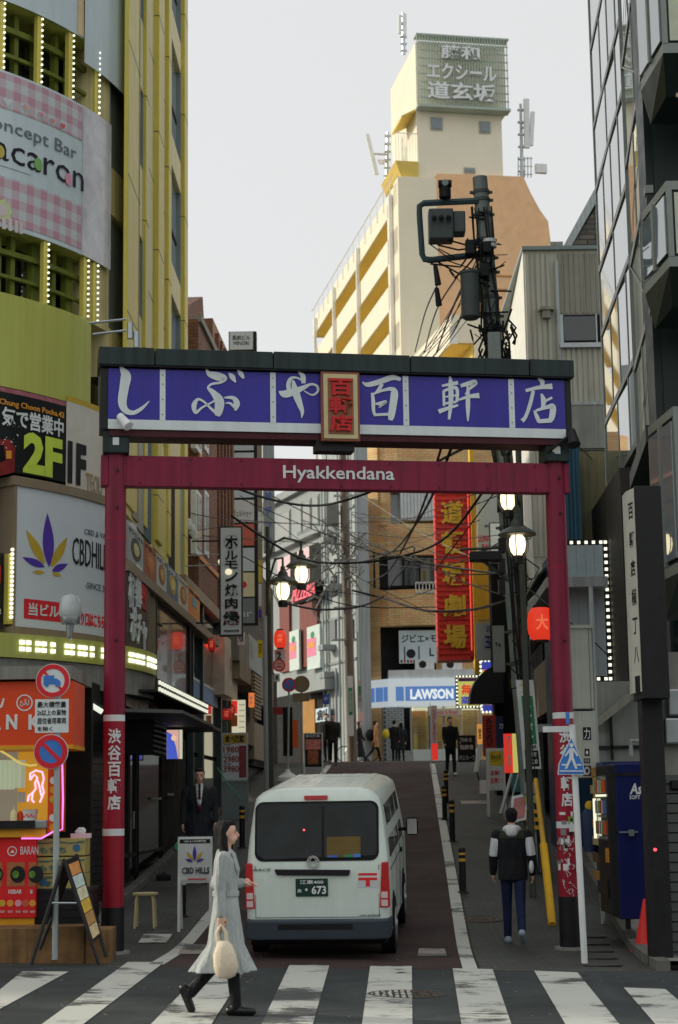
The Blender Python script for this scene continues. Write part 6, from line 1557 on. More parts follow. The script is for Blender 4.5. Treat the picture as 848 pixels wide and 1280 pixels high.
cxs,cys=714.5,950
b=MB();b.prism([P_(cxs+(x-cxs)*.93,cys+(y-cys)*.93+.3) for x,y in H],-.056,-.05);b.build('blue_face',m_sblue,s1)
b=MB()
cxh,czh=P_(714.5,931.5);b.disc(cxh,czh,.024,-.062,-.056,12)
for pts in ([(712,935),(717,935),(717,949),(711.5,949)],[(711.5,948),(715,948),(709,961),(706,961)],[(714,948),(717.5,948),(722,961),(719,961)],[(712,936),(713,939),(707,946),(706,944)],[(716,936),(718,936),(723,944),(721,946)]):
    b.prism([P_(*p) for p in reversed(pts)],-.0615-.0002*len(b.f),-.056)
b.build('walking_symbol',m_swhite,s1)
for x0,x1 in ((702,708),(721,727)):
    b=MB();b.prism([P_(x0,955),P_(x1,955),P_(x1,957),P_(x0,957)],-.061,-.056);b.build('bar_symbol',m_swhite,s1)
b=MB();b.prism([P_(700,963),P_(729,963),P_(729,964.5),P_(700,964.5)],-.061,-.056);b.build('line_symbol',m_swhite,s1)
b=MB();a2=W(711,903,21.2);b.box(a2.x-.03,a2.x+.01,-.02,.02,a2.z-.02,a2.z+.12);b.build('blue_tab',m_sblue,t)
# black post and sign panel
BPF=flat(21.1);q=fb(BPF,815,860,842,1201);t=thing('black_pillar','black square pillar at the right corner below the tall black sign','pillar',BPF,(q[0],0,gz(4,21)))
b=MB();xb0=BPF.px(815,1190)[0];xb1=BPF.px(842,1190)[0];b.box(xb0,xb1,0,.3,gz(4,21)-.1,4.6);b.build('pillar_body',m_gblk,t,bev=.01)
b=MB();g=BPF.px(819,1062);b.disc(g[0],g[1],.02,-.02,0,12);b.build('red_light',emat('red_dot',(236,80,90),1.5),t)
b=MB();b.box(xb1-.12,xb1+.1,-.05,.35,gz(4,21)-.1,gz(4,21)+.04);b.build('base_plate',m_conc,t)
t=thing('tall_black_sign','tall black box sign with a narrow white lettered edge beside the glass building','sign',BPF,(3.8,-.3,4))
z1_=BPF.px(812,608,-.3)[1];z0_=BPF.px(825,873,-.3)[1];xs0=BPF.px(803,870,-.3)[0];xs1=BPF.px(837,870,-.3)[0]
b=MB();b.box(xs0,xs1,-.35,.3,z0_,z1_);b.build('sign_box',m_gblk,t,bev=.008)
# white edge faces the alley: a slab just left of the box, angled towards the viewer
b=MB();xw0=xs0-.06;b.hexa([(xw0,-.05,z0_+.08),(xs0-.005,-.34,z0_+.08),(xs0-.005,.25,z0_+.08),(xw0+.01,.25,z0_+.08),(xw0,-.05,z1_-.02),(xs0-.005,-.34,z1_-.02),(xs0-.005,.25,z1_-.02),(xw0+.01,.25,z1_-.02)]);p=b.build('white_edge',mat('edge_white',(160,162,154),k=.6),t)
for i,ch in enumerate("百軒店横丁八一"):
    z=z1_-.25-i*.345
    def mf(x,y,z_,X=xw0):return (X+.002+x*.052,-.05-x*.27-.012+y*.2,z_)
    txt(ch,(.2,.8,z-.13,z+.07),p,m_bk,mapf=mf,y=-.02,ext=.03,bold=.02)
# shutter right of pillar
SHF=flat(21.4);t=thing('roller_shutter','black slatted roller shutter at the right edge','shutter',SHF,(4.1,0,gz(4,21)))
x0_=SHF.px(838,1100)[0]
for k in range(19):
    z=gz(4,21)+.05+k*.115;b=MB();b.hexa([(x0_,-.02,z),(x0_+2,-.02,z),(x0_+2,.03,z),(x0_,.03,z),(x0_,.0,z+.1),(x0_+2,.0,z+.1),(x0_+2,.03,z+.1),(x0_,.03,z+.1)]);b.build('shutter_slat',mat('shutter_dark',(44,46,44),k=.5,rough=.3,metal=.4),t)
b=MB();b.box(x0_,x0_+2,.03,.1,0,2.4);b.build('shutter_back',m_dark,t)
q=fb(SHF,838,975,900,985);b=MB();b.box(q[0],q[1],-.1,.3,q[2],q[3]);b.build('shutter_head',m_gblk,t)
# steel box and pillar top right of the post
t=thing('steel_junction_box','brushed steel junction box with hinges at the right edge above the shutter','box',SHF,(4.1,-.1,3));q=fb(SHF,829,898,870,930);b=MB();b.box(q[0],q[1],-.15,.2,q[2],q[3]);b.build('case',m_sil,t,bev=.02);q=fb(SHF,833,862,870,895);b=MB();b.box(q[0],q[1],-.15,.2,q[2],q[3]);b.build('upper_case',m_sil,t,bev=.02)
q=fb(SHF,822,940,900,972);b=MB();b.box(q[0],q[1],0,.3,q[2],q[3]+1.2);b.build('mount_wall',m_conc,t)
# traffic cone
x,y,z=gp(806,1191,0);y+=0;t=thing('traffic_cone','red traffic cone half hidden by the black pillar','traffic cone',WF,(x+.03,y,z));x+=.03
m_cone=mat('cone_red',(206,44,38),k=.6,rough=.45)
b=MB();b.lathe([(.17,.03),(.16,.04),(.025,.66),(.02,.67)],(x,y,z),20);b.build('cone',m_cone,t,auto=40);b=MB();b.box(x-.19,x+.19,y-.19,y+.19,z,z+.03);b.build('base',m_cone,t,bev=.01)
# ================================================================ GLASS BUILDING
m_fr=mat('window_frame',(104,110,105),k=.6,rough=.4,metal=.2)
m_gl=glass('sky_glass',(92,104,108),rough=.02,spec=1.0,k=.55)
m_dgf=mat('dark_green_frame',(26,36,33),k=.6,rough=.4)
GA0=W(748,300,34.0);GA1=W(790,300,28.6)
GA=Fr(GA0.x,GA0.y,GA1.x,GA1.y)
gl_=thing('glass_building','dark framed glass building with zigzag window bays at the right edge','building',GA,(0,0,gz(4.5,28)))
ZT=26.0
b=MB();b.box(0,GA.len,.12,2.0,5.9,ZT);b.build('body',m_dgf,gl_)
levels=[GA.px(753,y)[1] for y in (210,328,417,538,630)]
sp_=levels[0]-levels[2];lv_=sorted(levels+[levels[0]+(levels[1-1]-levels[1])*0+k for k in (sp_*.44,sp_,sp_*1.44,sp_*2,sp_*2.44,sp_*3)])
lv_=[z for z in lv_ if z<ZT]
def glassgrid(F_,u0,u1,zs,cols,m,par,vv=.0,fw=.07,tilt=0):
    for j in range(len(zs)-1):
        cs=cols[j%len(cols)]
        for i in range(len(cs)-1):
            a=u0+(u1-u0)*cs[i];c_=u0+(u1-u0)*cs[i+1]
            b=MB();tx=random.uniform(-.012,.03);b.hexa([(a+fw/2,vv,zs[j]+fw),(c_-fw/2,vv+tx,zs[j]+fw),(c_-fw/2,vv+.1,zs[j]+fw),(a+fw/2,vv+.1,zs[j]+fw),(a+fw/2,vv,zs[j+1]-fw),(c_-fw/2,vv+tx,zs[j+1]-fw),(c_-fw/2,vv+.1,zs[j+1]-fw),(a+fw/2,vv+.1,zs[j+1]-fw)]);b.build('window_pane',m,par)
            b=MB();b.box(a-fw/2,a+fw/2,vv-.012,vv+.1,zs[j]+.05,zs[j+1]-.05);b.build('mullion',m_fr,par)
        b=MB();b.box(u0,u1,vv-.02,vv+.1,zs[j]-.06,zs[j]+.06);b.build('transom',m_fr,par)
random.seed(21)
glassgrid(GA,0,GA.len,lv_,[[0,.42,.75,1],[0,.3,.55,.8,1],[0,.5,1],[0,.25,.5,.75,1]],m_gl,gl_)
b=MB();b.box(-.06,.04,-.02,.3,5.6,ZT);b.build('corner_frame',m_fr,gl_)
# second plane
GB0=W(787,300,28.4);GB1=W(811,300,24.6);GB=Fr(GB0.x,GB0.y,GB1.x,GB1.y)
g2=thing('glass_bay','nearer glass bay strip with pale slanted window frames on the zigzag building','building',GB,(0,0,6.5))
z62=GB.px(800,590)[1]
zs2=[z62+k*1.75 for k in range(12)];zs2=[z for z in zs2 if z<ZT]
b=MB();b.box(0,GB.len,.12,1.8,z62,ZT);b.build('body',m_dgf,g2)
glassgrid(GB,0,GB.len,zs2,[[0,.45,1],[0,.6,1]],m_gl,g2,fw=.08)
# diagonal braces over the second plane
for k in range(len(zs2)-1):
    u0_,u1_=(0,GB.len) if k%2==0 else (GB.len,0)
    b=MB();b.hexa([(u0_,-.014,zs2[k]),(u0_+.08,-.014,zs2[k]),(u0_+.08,-.02,zs2[k]),(u0_,-.02,zs2[k]),(u1_,-.014,zs2[k+1]),(u1_+.08,-.014,zs2[k+1]),(u1_+.08,-.02,zs2[k+1]),(u1_,-.02,zs2[k+1])]);b.build('slanted_frame',m_fr,g2)
b=MB();b.box(-.02,.06,-.03,.2,z62-.1,ZT);b.build('corner_frame',m_fr,g2)
b=MB();b.hexa([(0,-.16,z62-.25),(GB.len,-.16,z62-.25),(GB.len,1.8,z62-.1),(0,1.8,z62-.1),(0,-.16,z62),(GB.len,-.16,z62),(GB.len,1.8,z62),(0,1.8,z62)]);b.build('soffit',m_dgf,g2)
# near-facing dark reveal and green recessed glass
RV=flat(GB1.y+.02);xr0=RV.px(811,300)[0]
b=MB();b.box(xr0-RV.o.x,xr0+.35,0,.5,z62,ZT);
gq=thing('green_glass_recess','dark green recessed glass wall between the projecting window boxes at the right edge','building',RV,(xr0,0,z62))
b=MB();b.box(xr0,xr0+.3,0,.6,z62-.0,ZT);b.build('reveal',m_dgf,gq)
b=MB();b.box(xr0+.3,xr0+.34,-.03,.6,z62,ZT);b.build('tan_edge',mat('edge_tan',(110,96,80),k=.5),gq)
m_gg=glass('deep_green_glass',(22,52,44),rough=.05,var=.4,k=.5)
for k in range(3):
    b=MB();b.box(xr0+.36+k*.55,xr0+.88+k*.55,.25,.3,z62,ZT);b.build('window_pane',m_gg,gq)
b=MB();b.box(xr0+.3,xr0+2.5,.32,.8,z62,ZT);b.build('back',m_dgf,gq)
m_bg=glass('beige_glass',(140,146,124),rough=.05,var=.25,k=.55)
PBF=flat(22.6)
for y_t,y_b,lab in ((-160,66,'upper'),(226,333,'middle'),(508,715,'lower')):
    xl=PBF.px(824 if lab=='upper' else 835 if lab=='middle' else 846,(y_t+y_b)/2)[0];xk=PBF.px(816 if lab=='upper' else 825 if lab=='middle' else 836,(y_t+y_b)/2)[0]
    zt_,zb_=PBF.px(840,y_t)[1],PBF.px(840,y_b)[1]
    t=thing('window_box','projecting window box with a dark sloping underside, the %s one at the right edge'%lab,'bay window',PBF,(xl,0,zb_))
    # plan: front faces viewer from xl rightwards, slanted side goes back-left to xk
    pl=[(xl,0),(xl+2.6,0),(xl+2.6,1.3),(xk,1.3)]
    b=MB();b.prismz([(x+.03,y+.03) for x,y in pl[:1]]+[(xl+2.6,.03),(xl+2.6,1.3),(xk+.05,1.3)],zb_+.12,zt_-.1);b.build('box_body',m_dgf,t)
    b=MB();b.prismz(pl,zt_-.12,zt_);b.build('top_rail',m_fr,t)
    b=MB();b.prismz(pl,zb_,zb_+.14);b.build('bottom_rail',m_fr,t)
    b=MB();n=(zt_-zb_);b.prismz([(xl-.0,-.01),(xl+.07,-.01),(xl+.07,.06),(xl,.06)],zb_+.14,zt_-.12);b.build('corner_frame',m_fr,t)
    b=MB();b.prismz([(xl+.1,-.0),(xl+1.2,.0),(xl+1.2,.02),(xl+.1,.02)],zb_+.18,zt_-.16);b.build('window_pane',m_bg,t)
    dx,dy=xk-xl,1.3
    for a,c_ in ((.06,.46),(.54,.96)):
        b=MB();b.prismz([(xl+dx*a-.02,dy*a),(xl+dx*c_-.02,dy*c_),(xl+dx*c_+.01,dy*c_),(xl+dx*a+.01,dy*a)],zb_+.2,zt_-.18);b.build('window_pane',m_gl,t)
    b=MB();a=.5;b.prismz([(xl+dx*.47-.04,dy*.47),(xl+dx*.53-.04,dy*.53),(xl+dx*.53+.02,dy*.53),(xl+dx*.47+.02,dy*.47)],zb_+.14,zt_-.12);b.build('mullion',m_fr,t)
    # underside tapering back up to the wall
    b=MB();b.hexa([(xl+.12,.55,zb_-.4),(xl+2.6,.55,zb_-.4),(xl+2.6,1.3,zb_-.5),(xk+.12,1.3,zb_-.5),(xl,0,zb_),(xl+2.6,0,zb_),(xl+2.6,1.3,zb_),(xk,1.3,zb_)]);b.build('underside',m_dgf,t)
    b=MB();b.box(xl+.25,xl+2.6,.5,.53,zb_-.42,zb_-.36);b.build('light_strip',mat('strip_tan',(150,136,112),k=.5),t)
# ground floor right of glass building
b=MB();b.box(0,GA.len,.4,2,gz(5,30),5.9);b.build('ground_floor',m_dglass,gl_)
for u in (0,1.3,2.8,4.2):b=MB();b.box(u,u+.1,.3,.4,gz(5,30),5.9);b.build('ground_post',m_fr,gl_)
# ================================================================ LEFT ROW BEYOND THE CORNER BUILDING
LR=Fr(-3.32,41.2,-2.2,64)
def lp(x,y,v=0):return LR.px(x,y,v)
def lq(x0,y0,x1,y1,v=0):return fb(LR,x0,y0,x1,y1,v)
m_brk=brickmat('orange_bricks',(110,72,52),(88,57,43),(68,53,44),.24,.085,k=.55)
gL=gz(-3,42)
bk=thing('brick_building','orange brick building with white framed windows behind the yellow ribbed wall','building',LR,(0,0,gL))
uE_=lp(271,430)[0];zE=lp(235,372)[1]
b=MB();b.box(0,uE_,0,1,6.4,zE);b.build('brick_wall',m_brk,bk)
b=MB();b.prism([(0.2,zE),(uE_,zE),(uE_,zE+.5),(3.2,zE+1.5),(0.2,zE+.4)],.3,1);b.build('attic',m_brk,bk)
b=MB();b.box(0,uE_,-.08,.05,zE-.05,zE+.12);b.build('cornice',m_conc,bk)
for y in (470,560,690):
    b=MB();z=lp(240,y)[1];b.box(0,uE_,-.04,0,z,z+.12);b.build('brick_course',mat('course',(150,100,66),k=.45),bk)
for x0,x1 in ((245,252),(256,261)):
    for yy in (485,615):
        g=lq(x0,yy,x1,yy+80,-.02);b=MB();b.box(g[0],g[1],-.03,.1,g[2],g[3]);w1=b.build('window',m_white,bk);b=MB();b.box(g[0]+.15,g[1]-.15,-.05,-.03,g[2]+.15,g[3]-.1);b.build('pane',glass('pale_pane',(140,146,140),rough=.2),w1)
b=MB();b.box(0,22.5,.1,1.5,3,6.4);b.build('lower_wall',m_dark,bk)
r2=thing('dark_row_house','narrow dark building with stepped roof after the brick building','building',LR,(uE_,0,gL))
b=MB();b.box(uE_,uE_+5,.1,1.6,3,lp(280,418)[1]);b.build('wall',mat('brown_wall',(110,84,66),k=.5,streak=.2),r2)
b=MB();b.box(uE_+5,23.5,.3,1.8,1,lp(325,800)[1]+2.6);b.build('low_wall',mat('row_wall',(56,52,44),k=.6,streak=.2),r2)
for k in range(5):
    b=MB();u=uE_+.5+k*.8;b.box(u,u+.2,.0,.1,6,lp(280,430)[1]);b.build('brick_pilaster',m_brk,r2)
# white pole insulators and lights on rods
t=thing('wire_insulators','three white insulators on a small wall bracket by the brick wall','insulator',flat(39),(-2.9,0,9))
F9=flat(39.)
for x,y in ((236,656),(240,663),(244,669)):
    p=F9.px(x,y);b=MB();b.lathe([(.05,-.1),(.07,-.05),(.05,0),(.07,.05),(.04,.14)],(p[0],0,p[1]),10);b.build('insulator',m_white,t,auto=50)
b=MB();p=F9.px(230,664);p2=F9.px(246,674);b.cyl((p[0]-.3,0,p[1]),(p2[0],0,p2[1]),.025,n=6);b.build('bracket',m_gblk,t)
for y0,xh,yh in ((693,277,702),(706,286,715)):
    Fx=flat(39.5 if y0<700 else 38.);t=thing('rod_spotlight','small spotlight on a thin rod aimed at the grill sign, %s one'%('upper' if y0<700 else 'lower'),'spotlight',Fx,(-2.9,0,7));a=Fx.px(218,y0+2);c_=Fx.px(xh-2,y0);h=Fx.px(xh,yh)
    b=MB();b.cyl((a[0]-.2,0,a[1]),(c_[0],0,c_[1]),.014,n=6);b.build('rod',m_spole,t);b=MB();b.ball((h[0],0,h[1]),(.08,.07,.07),12,8);b.build('head',emat('warm_head',(236,226,190),.8),t,auto=60)
# hanging grill sign
t,F_,q=flatsign('white vertical grill restaurant sign with black brush characters and a red ring',38.0,274.5,658,303.5,795,mat('grill_face',(176,182,186),k=.6,rough=.4,var=.03),frame=m_gblk,depth=.22,name='hanging_sign')
for i,(ch,y0,y1) in enumerate((('ホ',670,686),('ル',688,700),('モ',701,711),('ン',712,727),('焼',730,745),('肉',747,761),('縁',764,782))):
    g=fb(F_,281.5 if i<6 else 279,y0,297.5 if i<6 else 300,y1,-.012);txt(ch,g,t,m_bk,y=-.022,bold=.026,ext=.008)
g=fb(F_,281,762,300,783);b=MB();cx_,cz_=(g[0]+g[1])/2,(g[2]+g[3])/2;ring(b,cx_,cz_,.145,.16,-.018,-.011,24);b.build('red_ring',mat('ring_red',(170,80,90)),t)
g=fb(F_,281,667,298,688);b=MB();cx_,cz_=(g[0]+g[1])/2,(g[2]+g[3])/2;ring(b,cx_,cz_,.15,.156,-.018,-.011,24);b.build('thin_ring',m_ink,t)
g=fb(F_,280,787,299,790,-.012);txt('渋谷道玄坂店',g,t,m_bk,y=-.013,bold=.02)
b=MB();b.cyl((q[0]-.6,.1,q[3]-.3),(q[0],.1,q[3]-.3),.02,n=6);b.cyl((q[0]-.6,.1,q[2]+.3),(q[0],.1,q[2]+.3),.02,n=6);b.build('bracket',m_gblk,t)
# stacked sign tower
SB=flat(50.)
t=thing('stacked_sign_tower','tall projecting column of stacked white red and grey tenant signs left of centre','sign',SB,(fb(SB,288,700,330,780)[0],0,SB.px(300,780)[1]))
q=fb(SB,288,414,329,781);b=MB();b.box(q[0]-.03,q[0]+.78,.02,.35,q[2],q[3]);b.build('sign_frame',m_gblk,t)
pn=[(415,437,m_sgn,'馬刺ビル\nMINORI',m_ink2),(540,563,m_ban,'UV\nTRUST',m_ink),(566,600,m_ban,'',m_ink),(604,622,m_ban,'',m_ink),(625,653,m_wh,'ヴェルトゥー',m_ink2),(655,682,mat('panel_red',(180,96,78),k=.6),'',m_or),(685,714,m_ban,'',m_ink),(716,746,mat('panel_cream',(196,196,160),k=.6),'',m_gn),(748,779,m_grey,'bar',m_wh)]
for y0,y1,m,s_,tm in pn:
    g=fb(SB,290 if y0>500 else 289,y0,318,y1);b=MB();b.box(q[0],q[0]+.68,-.02,.02,g[2],g[3]);p=b.build('tenant_panel',m,t)
    if s_:h=(g[3]-g[2]);txt(s_,(q[0]+.08,q[0]+.6,g[2]+h*.25,g[3]-h*.2 if '\n' in s_ else g[3]-h*.45),p,tm,y=-.022)
g=fb(SB,296,724,312,738);b=MB();b.disc((g[0]+g[1])/2,(g[2]+g[3])/2,.11,-.03,-.021,8);b.build('flower_print',m_rd,t)
for x0,x1,Y,m,s_,lab in ((320.5,328,52,m_shelf,'','narrow brown sign column with yellow and white plates beside the stacked signs'),(329,343,54,m_wb,'ドデン','narrow white sign column with blue katakana beside the brown column')):
    F2=flat(float(Y));q=fb(F2,x0,540,x1,775 if x0<325 else 690);t=thing('sign_column',lab,'sign',F2,(q[0],0,q[2]));b=MB();b.box(q[0],q[1],0,.3,q[2],q[3]);b.build('column',m,t)
    if s_:
        for i,ch in enumerate('ドデンシ'):g=fb(F2,332,615+i*18,340,626+i*18);txt(ch,g,t,m_bl,y=-.002,bold=.03)
    else:
        for y0,y1,mm in ((640,665,m_wh),(700,728,m_yw),(730,758,m_wh),(762,772,m_vio)):
            g=fb(F2,x0+.8,y0,x1-.8,y1);b=MB();b.box(g[0],g[1],-.02,0,g[2],g[3]);b.build('plate',mm,t)
# shops along the left row: awnings, boxes, lit sheets
m_aw=mat('awning_dull',(96,94,84),k=.5,streak=.3);m_bei=mat('wall_beige',(112,100,78),k=.6,streak=.25)
sh=thing('small_shops','cluttered dark shopfronts with awnings along the left of the alley','shop',LR,(6,0,gL+1))
for x0,y0,x1,y1,v0,m,nm in ((281,800,297,872,-.3,mat('faded_poster',(150,140,124),k=.5,var=.3),'wall_poster'),(299,790,312,830,-.5,m_aw,'awning'),(300,830,314,852,-.5,m_bei,'wall_panel'),(311,800,328,840,-.4,m_grey,'air_box'),(316,840,330,870,-.35,m_aw,'awning'),(326,838,342,885,-.2,m_bei,'wall_panel'),(300,880,318,930,-.2,mat('shutter_tan',(96,82,62),k=.5),'shutter'),(318,905,330,950,-.2,m_shelf,'shutter'),(330,890,345,950,-.1,m_dark,'dark_entrance')):
    g=lq(x0,y0,x1,y1,v0);b=MB();b.box(g[0],max(g[1],g[0]+.3),v0,.1,g[2],g[3]);b.build(nm,m,sh)
for k in range(12):
    g=lq(319,845+k*4.6,327,848+k*4.6,-.5);b=MB();b.box(g[0],g[1],-.5,-.4,g[2],g[3]);b.build('louvre_slat',m_shelf,sh)
t_,F_,q=flatsign('lit white menu panel with red header on the left shopfronts',46.0,290,875,307,972,emat('menu_lit',(216,210,180),.6),depth=.15)
for y0,y1,x0,x1,m in ((876,892,290,297,m_ered),(894,908,290,297,mat('orange_tab',(220,110,50))),):g=fb(F_,x0,y0,x1,y1);b=MB();b.box(g[0],g[1],-.02,0,g[2],g[3]);b.build('tab',m,t_)
for k in range(6):g=fb(F_,299,880+k*7,306,882+k*7);txt('焼鳥酒場',g,t_,m_bk,y=-.003)
# price board
t_,F_,q=flatsign('standing price board reading 1980 2980 3980 under a yellow header',41.5,277,916,310,977,m_sgn,frame=m_sil,depth=.1,name='price_board')
g=fb(F_,279,918,308,929);b=MB();b.box(g[0],g[1],-.02,-.01,g[2],g[3]);p=b.build('header',m_gold,t_);txt('食べ放題',(g[0]+.05,g[1]-.05,g[2]+.02,g[3]-.02),p,m_bk,y=-.022,bold=.03)
for s_,y0 in (('1980',933),('2980',945),('3980',957)):
    g=fb(F_,279.5,y0,299,y0+8);txt(s_,g,t_,mat('price_red',(130,30,40)),y=-.012,bold=.02);g=fb(F_,280,y0-3,289,y0-1);txt('飲み放題',g,t_,m_bk,y=-.012)
g=fb(F_,299,932,308,972);b=MB();b.box(g[0],g[1],-.016,-.011,g[2],g[3]);b.build('food_photo',mat('meat_photo',(130,60,66),var=.5,scale=14),t_)
b=MB();b.box(q[0],q[1],.02,.25,gz(-2.7,41.5),q[2]);b.build('base',m_grey,t_)
# lanterns
def lantern(px,py,w,h,Y,label,ch='酒',dim=False):
    F_=flat(Y);q=fb(F_,px-w/2,py-h/2,px+w/2,py+h/2);cx,cz=(q[0]+q[1])/2,(q[2]+q[3])/2;r=(q[1]-q[0])/2;hh=(q[3]-q[2])/2
    t=thing('red_lantern',label,'lantern',F_,(cx,0,q[2]),'red paper lanterns');n=14;pr=[]
    for i in range(n+1):
        s=i/n*2-1;pr.append((r*(1-abs(s)**3.2*.35)*(1 if i%2 else .965),cz+s*hh*.86))
    b=MB();b.lathe([(r*.4,cz-hh*.9)]+pr+[(r*.4,cz+hh*.9)],(cx,0,0),20);b.build('shade',emat('lantern_red_dim',(170,40,36),.3) if dim else emat('lantern_red',(222,56,34),.68),t,auto=60)
    for s in (-1,1):b=MB();b.cyl((cx,0,cz+s*hh*.86),(cx,0,cz+s*hh),r*.55,n=14);b.build('rim',m_gblk,t)
    txt(ch,(cx-r*.45,cx+r*.45,cz-hh*.4,cz+hh*.45),t,emat('lantern_ink',(240,120,80),.6),y=-r-.005,bold=.02)
lantern(350.5,799,16,25,47.0,'round red lantern glowing on the centre left lamp post','祭')
lantern(676,780,34,46,30.0,'large red lantern half hidden behind the right gate post','大')
lantern(265,806,10,18,37.0,'dim red lantern reflected and hung inside the left glass shop','酒',True)
lantern(284,893,13,16,43.0,'small dark red lantern above the price board','酒',True)
lantern(291,888,7,14,44.0,'tiny dark red lantern next to the one above the price board','酒',True)
# round plates under the lantern, white 2 sign
t_,F_,q=flatsign('small white sign with a black 2 under the red lantern',47.2,343,812,357,826,m_wh,[('2',346,815,352,824,m_bk)],depth=.08)
F_=flat(47.1);t=thing('round_shop_sign','round white sign with red smiling emblem below the red lantern','sign',F_,(F_.px(349,832)[0],0,F_.px(349,840)[1]));c_=F_.px(349,831.5);b=MB();b.disc(c_[0],c_[1],.17,0,.08,24);b.build('disc',mat('sign_pinkish',(206,170,160)),t);b=MB();ring(b,c_[0],c_[1],.13,.165,-.01,0,24);b.box(c_[0]-.08,c_[0]+.08,-.01,0,c_[1]+.03,c_[1]+.05);b.box(c_[0]-.07,c_[0]+.07,-.012,0,c_[1]-.05,c_[1]-.02);b.build('red_print',m_rd,t)
# no parking sign in middle
F_=flat(50.);bx_,bz_=F_.px(360,975);t=thing('no_parking_sign','blue round no parking sign on a thin post in a white base beyond the van','road sign',F_,(bx_,0,bz_));ct=F_.px(361.5,856)
b=MB();b.cyl((bx_,0,bz_),(ct[0],0,ct[1]),.028,n=8);b.build('post',m_spole,t);b=MB();b.disc(ct[0],ct[1],.2,-.05,-.03,28);p=b.build('red_disc',m_sred,t);b=MB();b.disc(ct[0],ct[1],.15,-.056,-.05,24);b.build('blue_face',m_sblue,p)
b=MB();b.prism([(ct[0]-.12,ct[1]+.1),(ct[0]-.1,ct[1]+.12),(ct[0]+.12,ct[1]-.1),(ct[0]+.1,ct[1]-.12)],-.06,-.056);b.build('bar',m_sred,p)
b=MB();b.lathe([(.32,-.02),(.3,.08),(.08,.22),(.05,.3)],(bx_,0,bz_),16);b.build('base',m_white,t,auto=40)
F_=flat(51.);c_=F_.px(377,855);t=thing('back_of_sign','pair of pale round sign backs behind the no parking sign','road sign',F_,(c_[0],0,c_[1]-.4));b=MB();b.disc(c_[0],c_[1],.24,0,.03,24);b.build('disc',m_bei,t);b=MB();b.box(c_[0]-.25,c_[0]+.22,.0,.03,c_[1]-.5,c_[1]-.26);b.build('plate',m_bei,t);b=MB();b.cyl((c_[0],.05,gz(-1,51)),(c_[0],.05,c_[1]),.03,n=8);b.build('post',m_spole,t)
# menu A board centre
def standboard(px0,px1,py0,py1,Y,label,face,texts=(),blocks=(),frame=m_wh):
    F_=flat(Y);q=fb(F_,px0,py0,px1,py1);g=gz((q[0]+q[1])/2,Y);t=thing('menu_board',label,'sandwich board',F_,((q[0]+q[1])/2,0,g));z0=g+.02
    for x in (q[0],q[1]-.04):b=MB();b.hexa([(x,-.02,z0),(x+.04,-.02,z0),(x+.04,.02,z0),(x,.02,z0),(x,.1,q[3]),(x+.04,.1,q[3]),(x+.04,.14,q[3]),(x,.14,q[3])]);b.build('leg',frame,t);b=MB();b.hexa([(x,.38,z0),(x+.04,.38,z0),(x+.04,.42,z0),(x,.42,z0),(x,.12,q[3]),(x+.04,.12,q[3]),(x+.04,.16,q[3]),(x,.16,q[3])]);b.build('leg',frame,t)
    b=MB();b.box(q[0],q[1],.06,.1,q[2],q[3]);b.build('panel',frame,t);b=MB();b.box(q[0]+.035,q[1]-.035,.05,.06,q[2]+.03,q[3]-.03);p=b.build('face',face,t)
    for x0,y0,x1,y1,m in blocks:g=fb(F_,x0,y0,x1,y1,.05);b=MB();b.box(g[0],g[1],.044,.05,g[2],g[3]);b.build('print',m,p)
    for s_,x0,y0,x1,y1,m in texts:g=fb(F_,x0,y0,x1,y1,.05);txt(s_,g,p,m,y=.042,bold=.02)
    return t
standboard(379.5,404,916,960,52.,'white framed menu board with meat photos standing beyond the van',m_ink2,[('本日焼鳥',382,918,400,922,m_wh)],[(382,924,401,937,mat('meat2',(196,120,110),var=.5,scale=12)),(385,938,398,955,mat('meat3',(150,90,60),var=.5,scale=12))])
# the CBD stand board in front
CB=24.6
t=standboard(222,265,1046,1104,CB,'white CBD HILLS sandwich board with violet and gold leaf beside the walking woman',m_swhite,[('CBD HILLS',228,1084,262,1092,m_ink2),('CBD & VAPE専門店',230,1050,258,1053,m_wh)],[(225,1049,263,1054,m_bk),(235,1098,258,1099.5,m_rd)])
F_=flat(CB)
for x,y,a_,L,wd,m in ((243.5,1076,90,19,4.6,m_vio),(241.5,1075.5,125,14,3.6,m_gold),(245.5,1075.5,55,14,3.6,m_gold),(241,1077,160,10,3.2,m_vio),(246,1077,20,10,3.2,m_vio)):
    b=MB();b.prism(leaf(None,x,y,R(a_),L,wd,m,lambda X,Y_:F_.px(X,Y_,.04)),.036,.044);b.build('leaf_print',m,t)
# lamp with spade sign on a bollard
m_byel=mat('bollard_yellow',(180,140,50),k=.6)
def bollard(px,py,h,Y=None,label='',spade=False):
    x,y,z=gp(px,py,0);t=thing('bollard',label,'bollard',WF,(x,y,z),'black and yellow banded bollards')
    b=MB();b.cyl((x,y,z),(x,y,z+h),.055,n=16);b.ball((x,y,z+h),(.055,.055,.03),12,6);b.build('post',m_gblk,t,auto=40)
    for f0,f1,m in ((.87,.92,m_byel),(.72,.79,m_byel)) if not spade else ((.74,.82,m_byel),(.5,.54,m_wh)):b=MB();b.cyl((x,y,z+h*f0),(x,y,z+h*f1),.057,n=16);b.build('band',m,t)
    b=MB();b.cyl((x,y,z),(x,y,z+.02),.09,n=16);b.build('foot',m_iron,t);return t,(x,y,z+h)
t,(x,y,z)=bollard(228,1146,.9,label='nearest left bollard carrying a green spade shaped badge by the white board',spade=True)
b=MB();n=20;sp=[(0,.26),(.07,.17),(.125,.1),(.13,.05),(.1,.01),(.04,0),(.0,-.05),(-.04,0),(-.1,.01),(-.13,.05),(-.125,.1),(-.07,.17)]
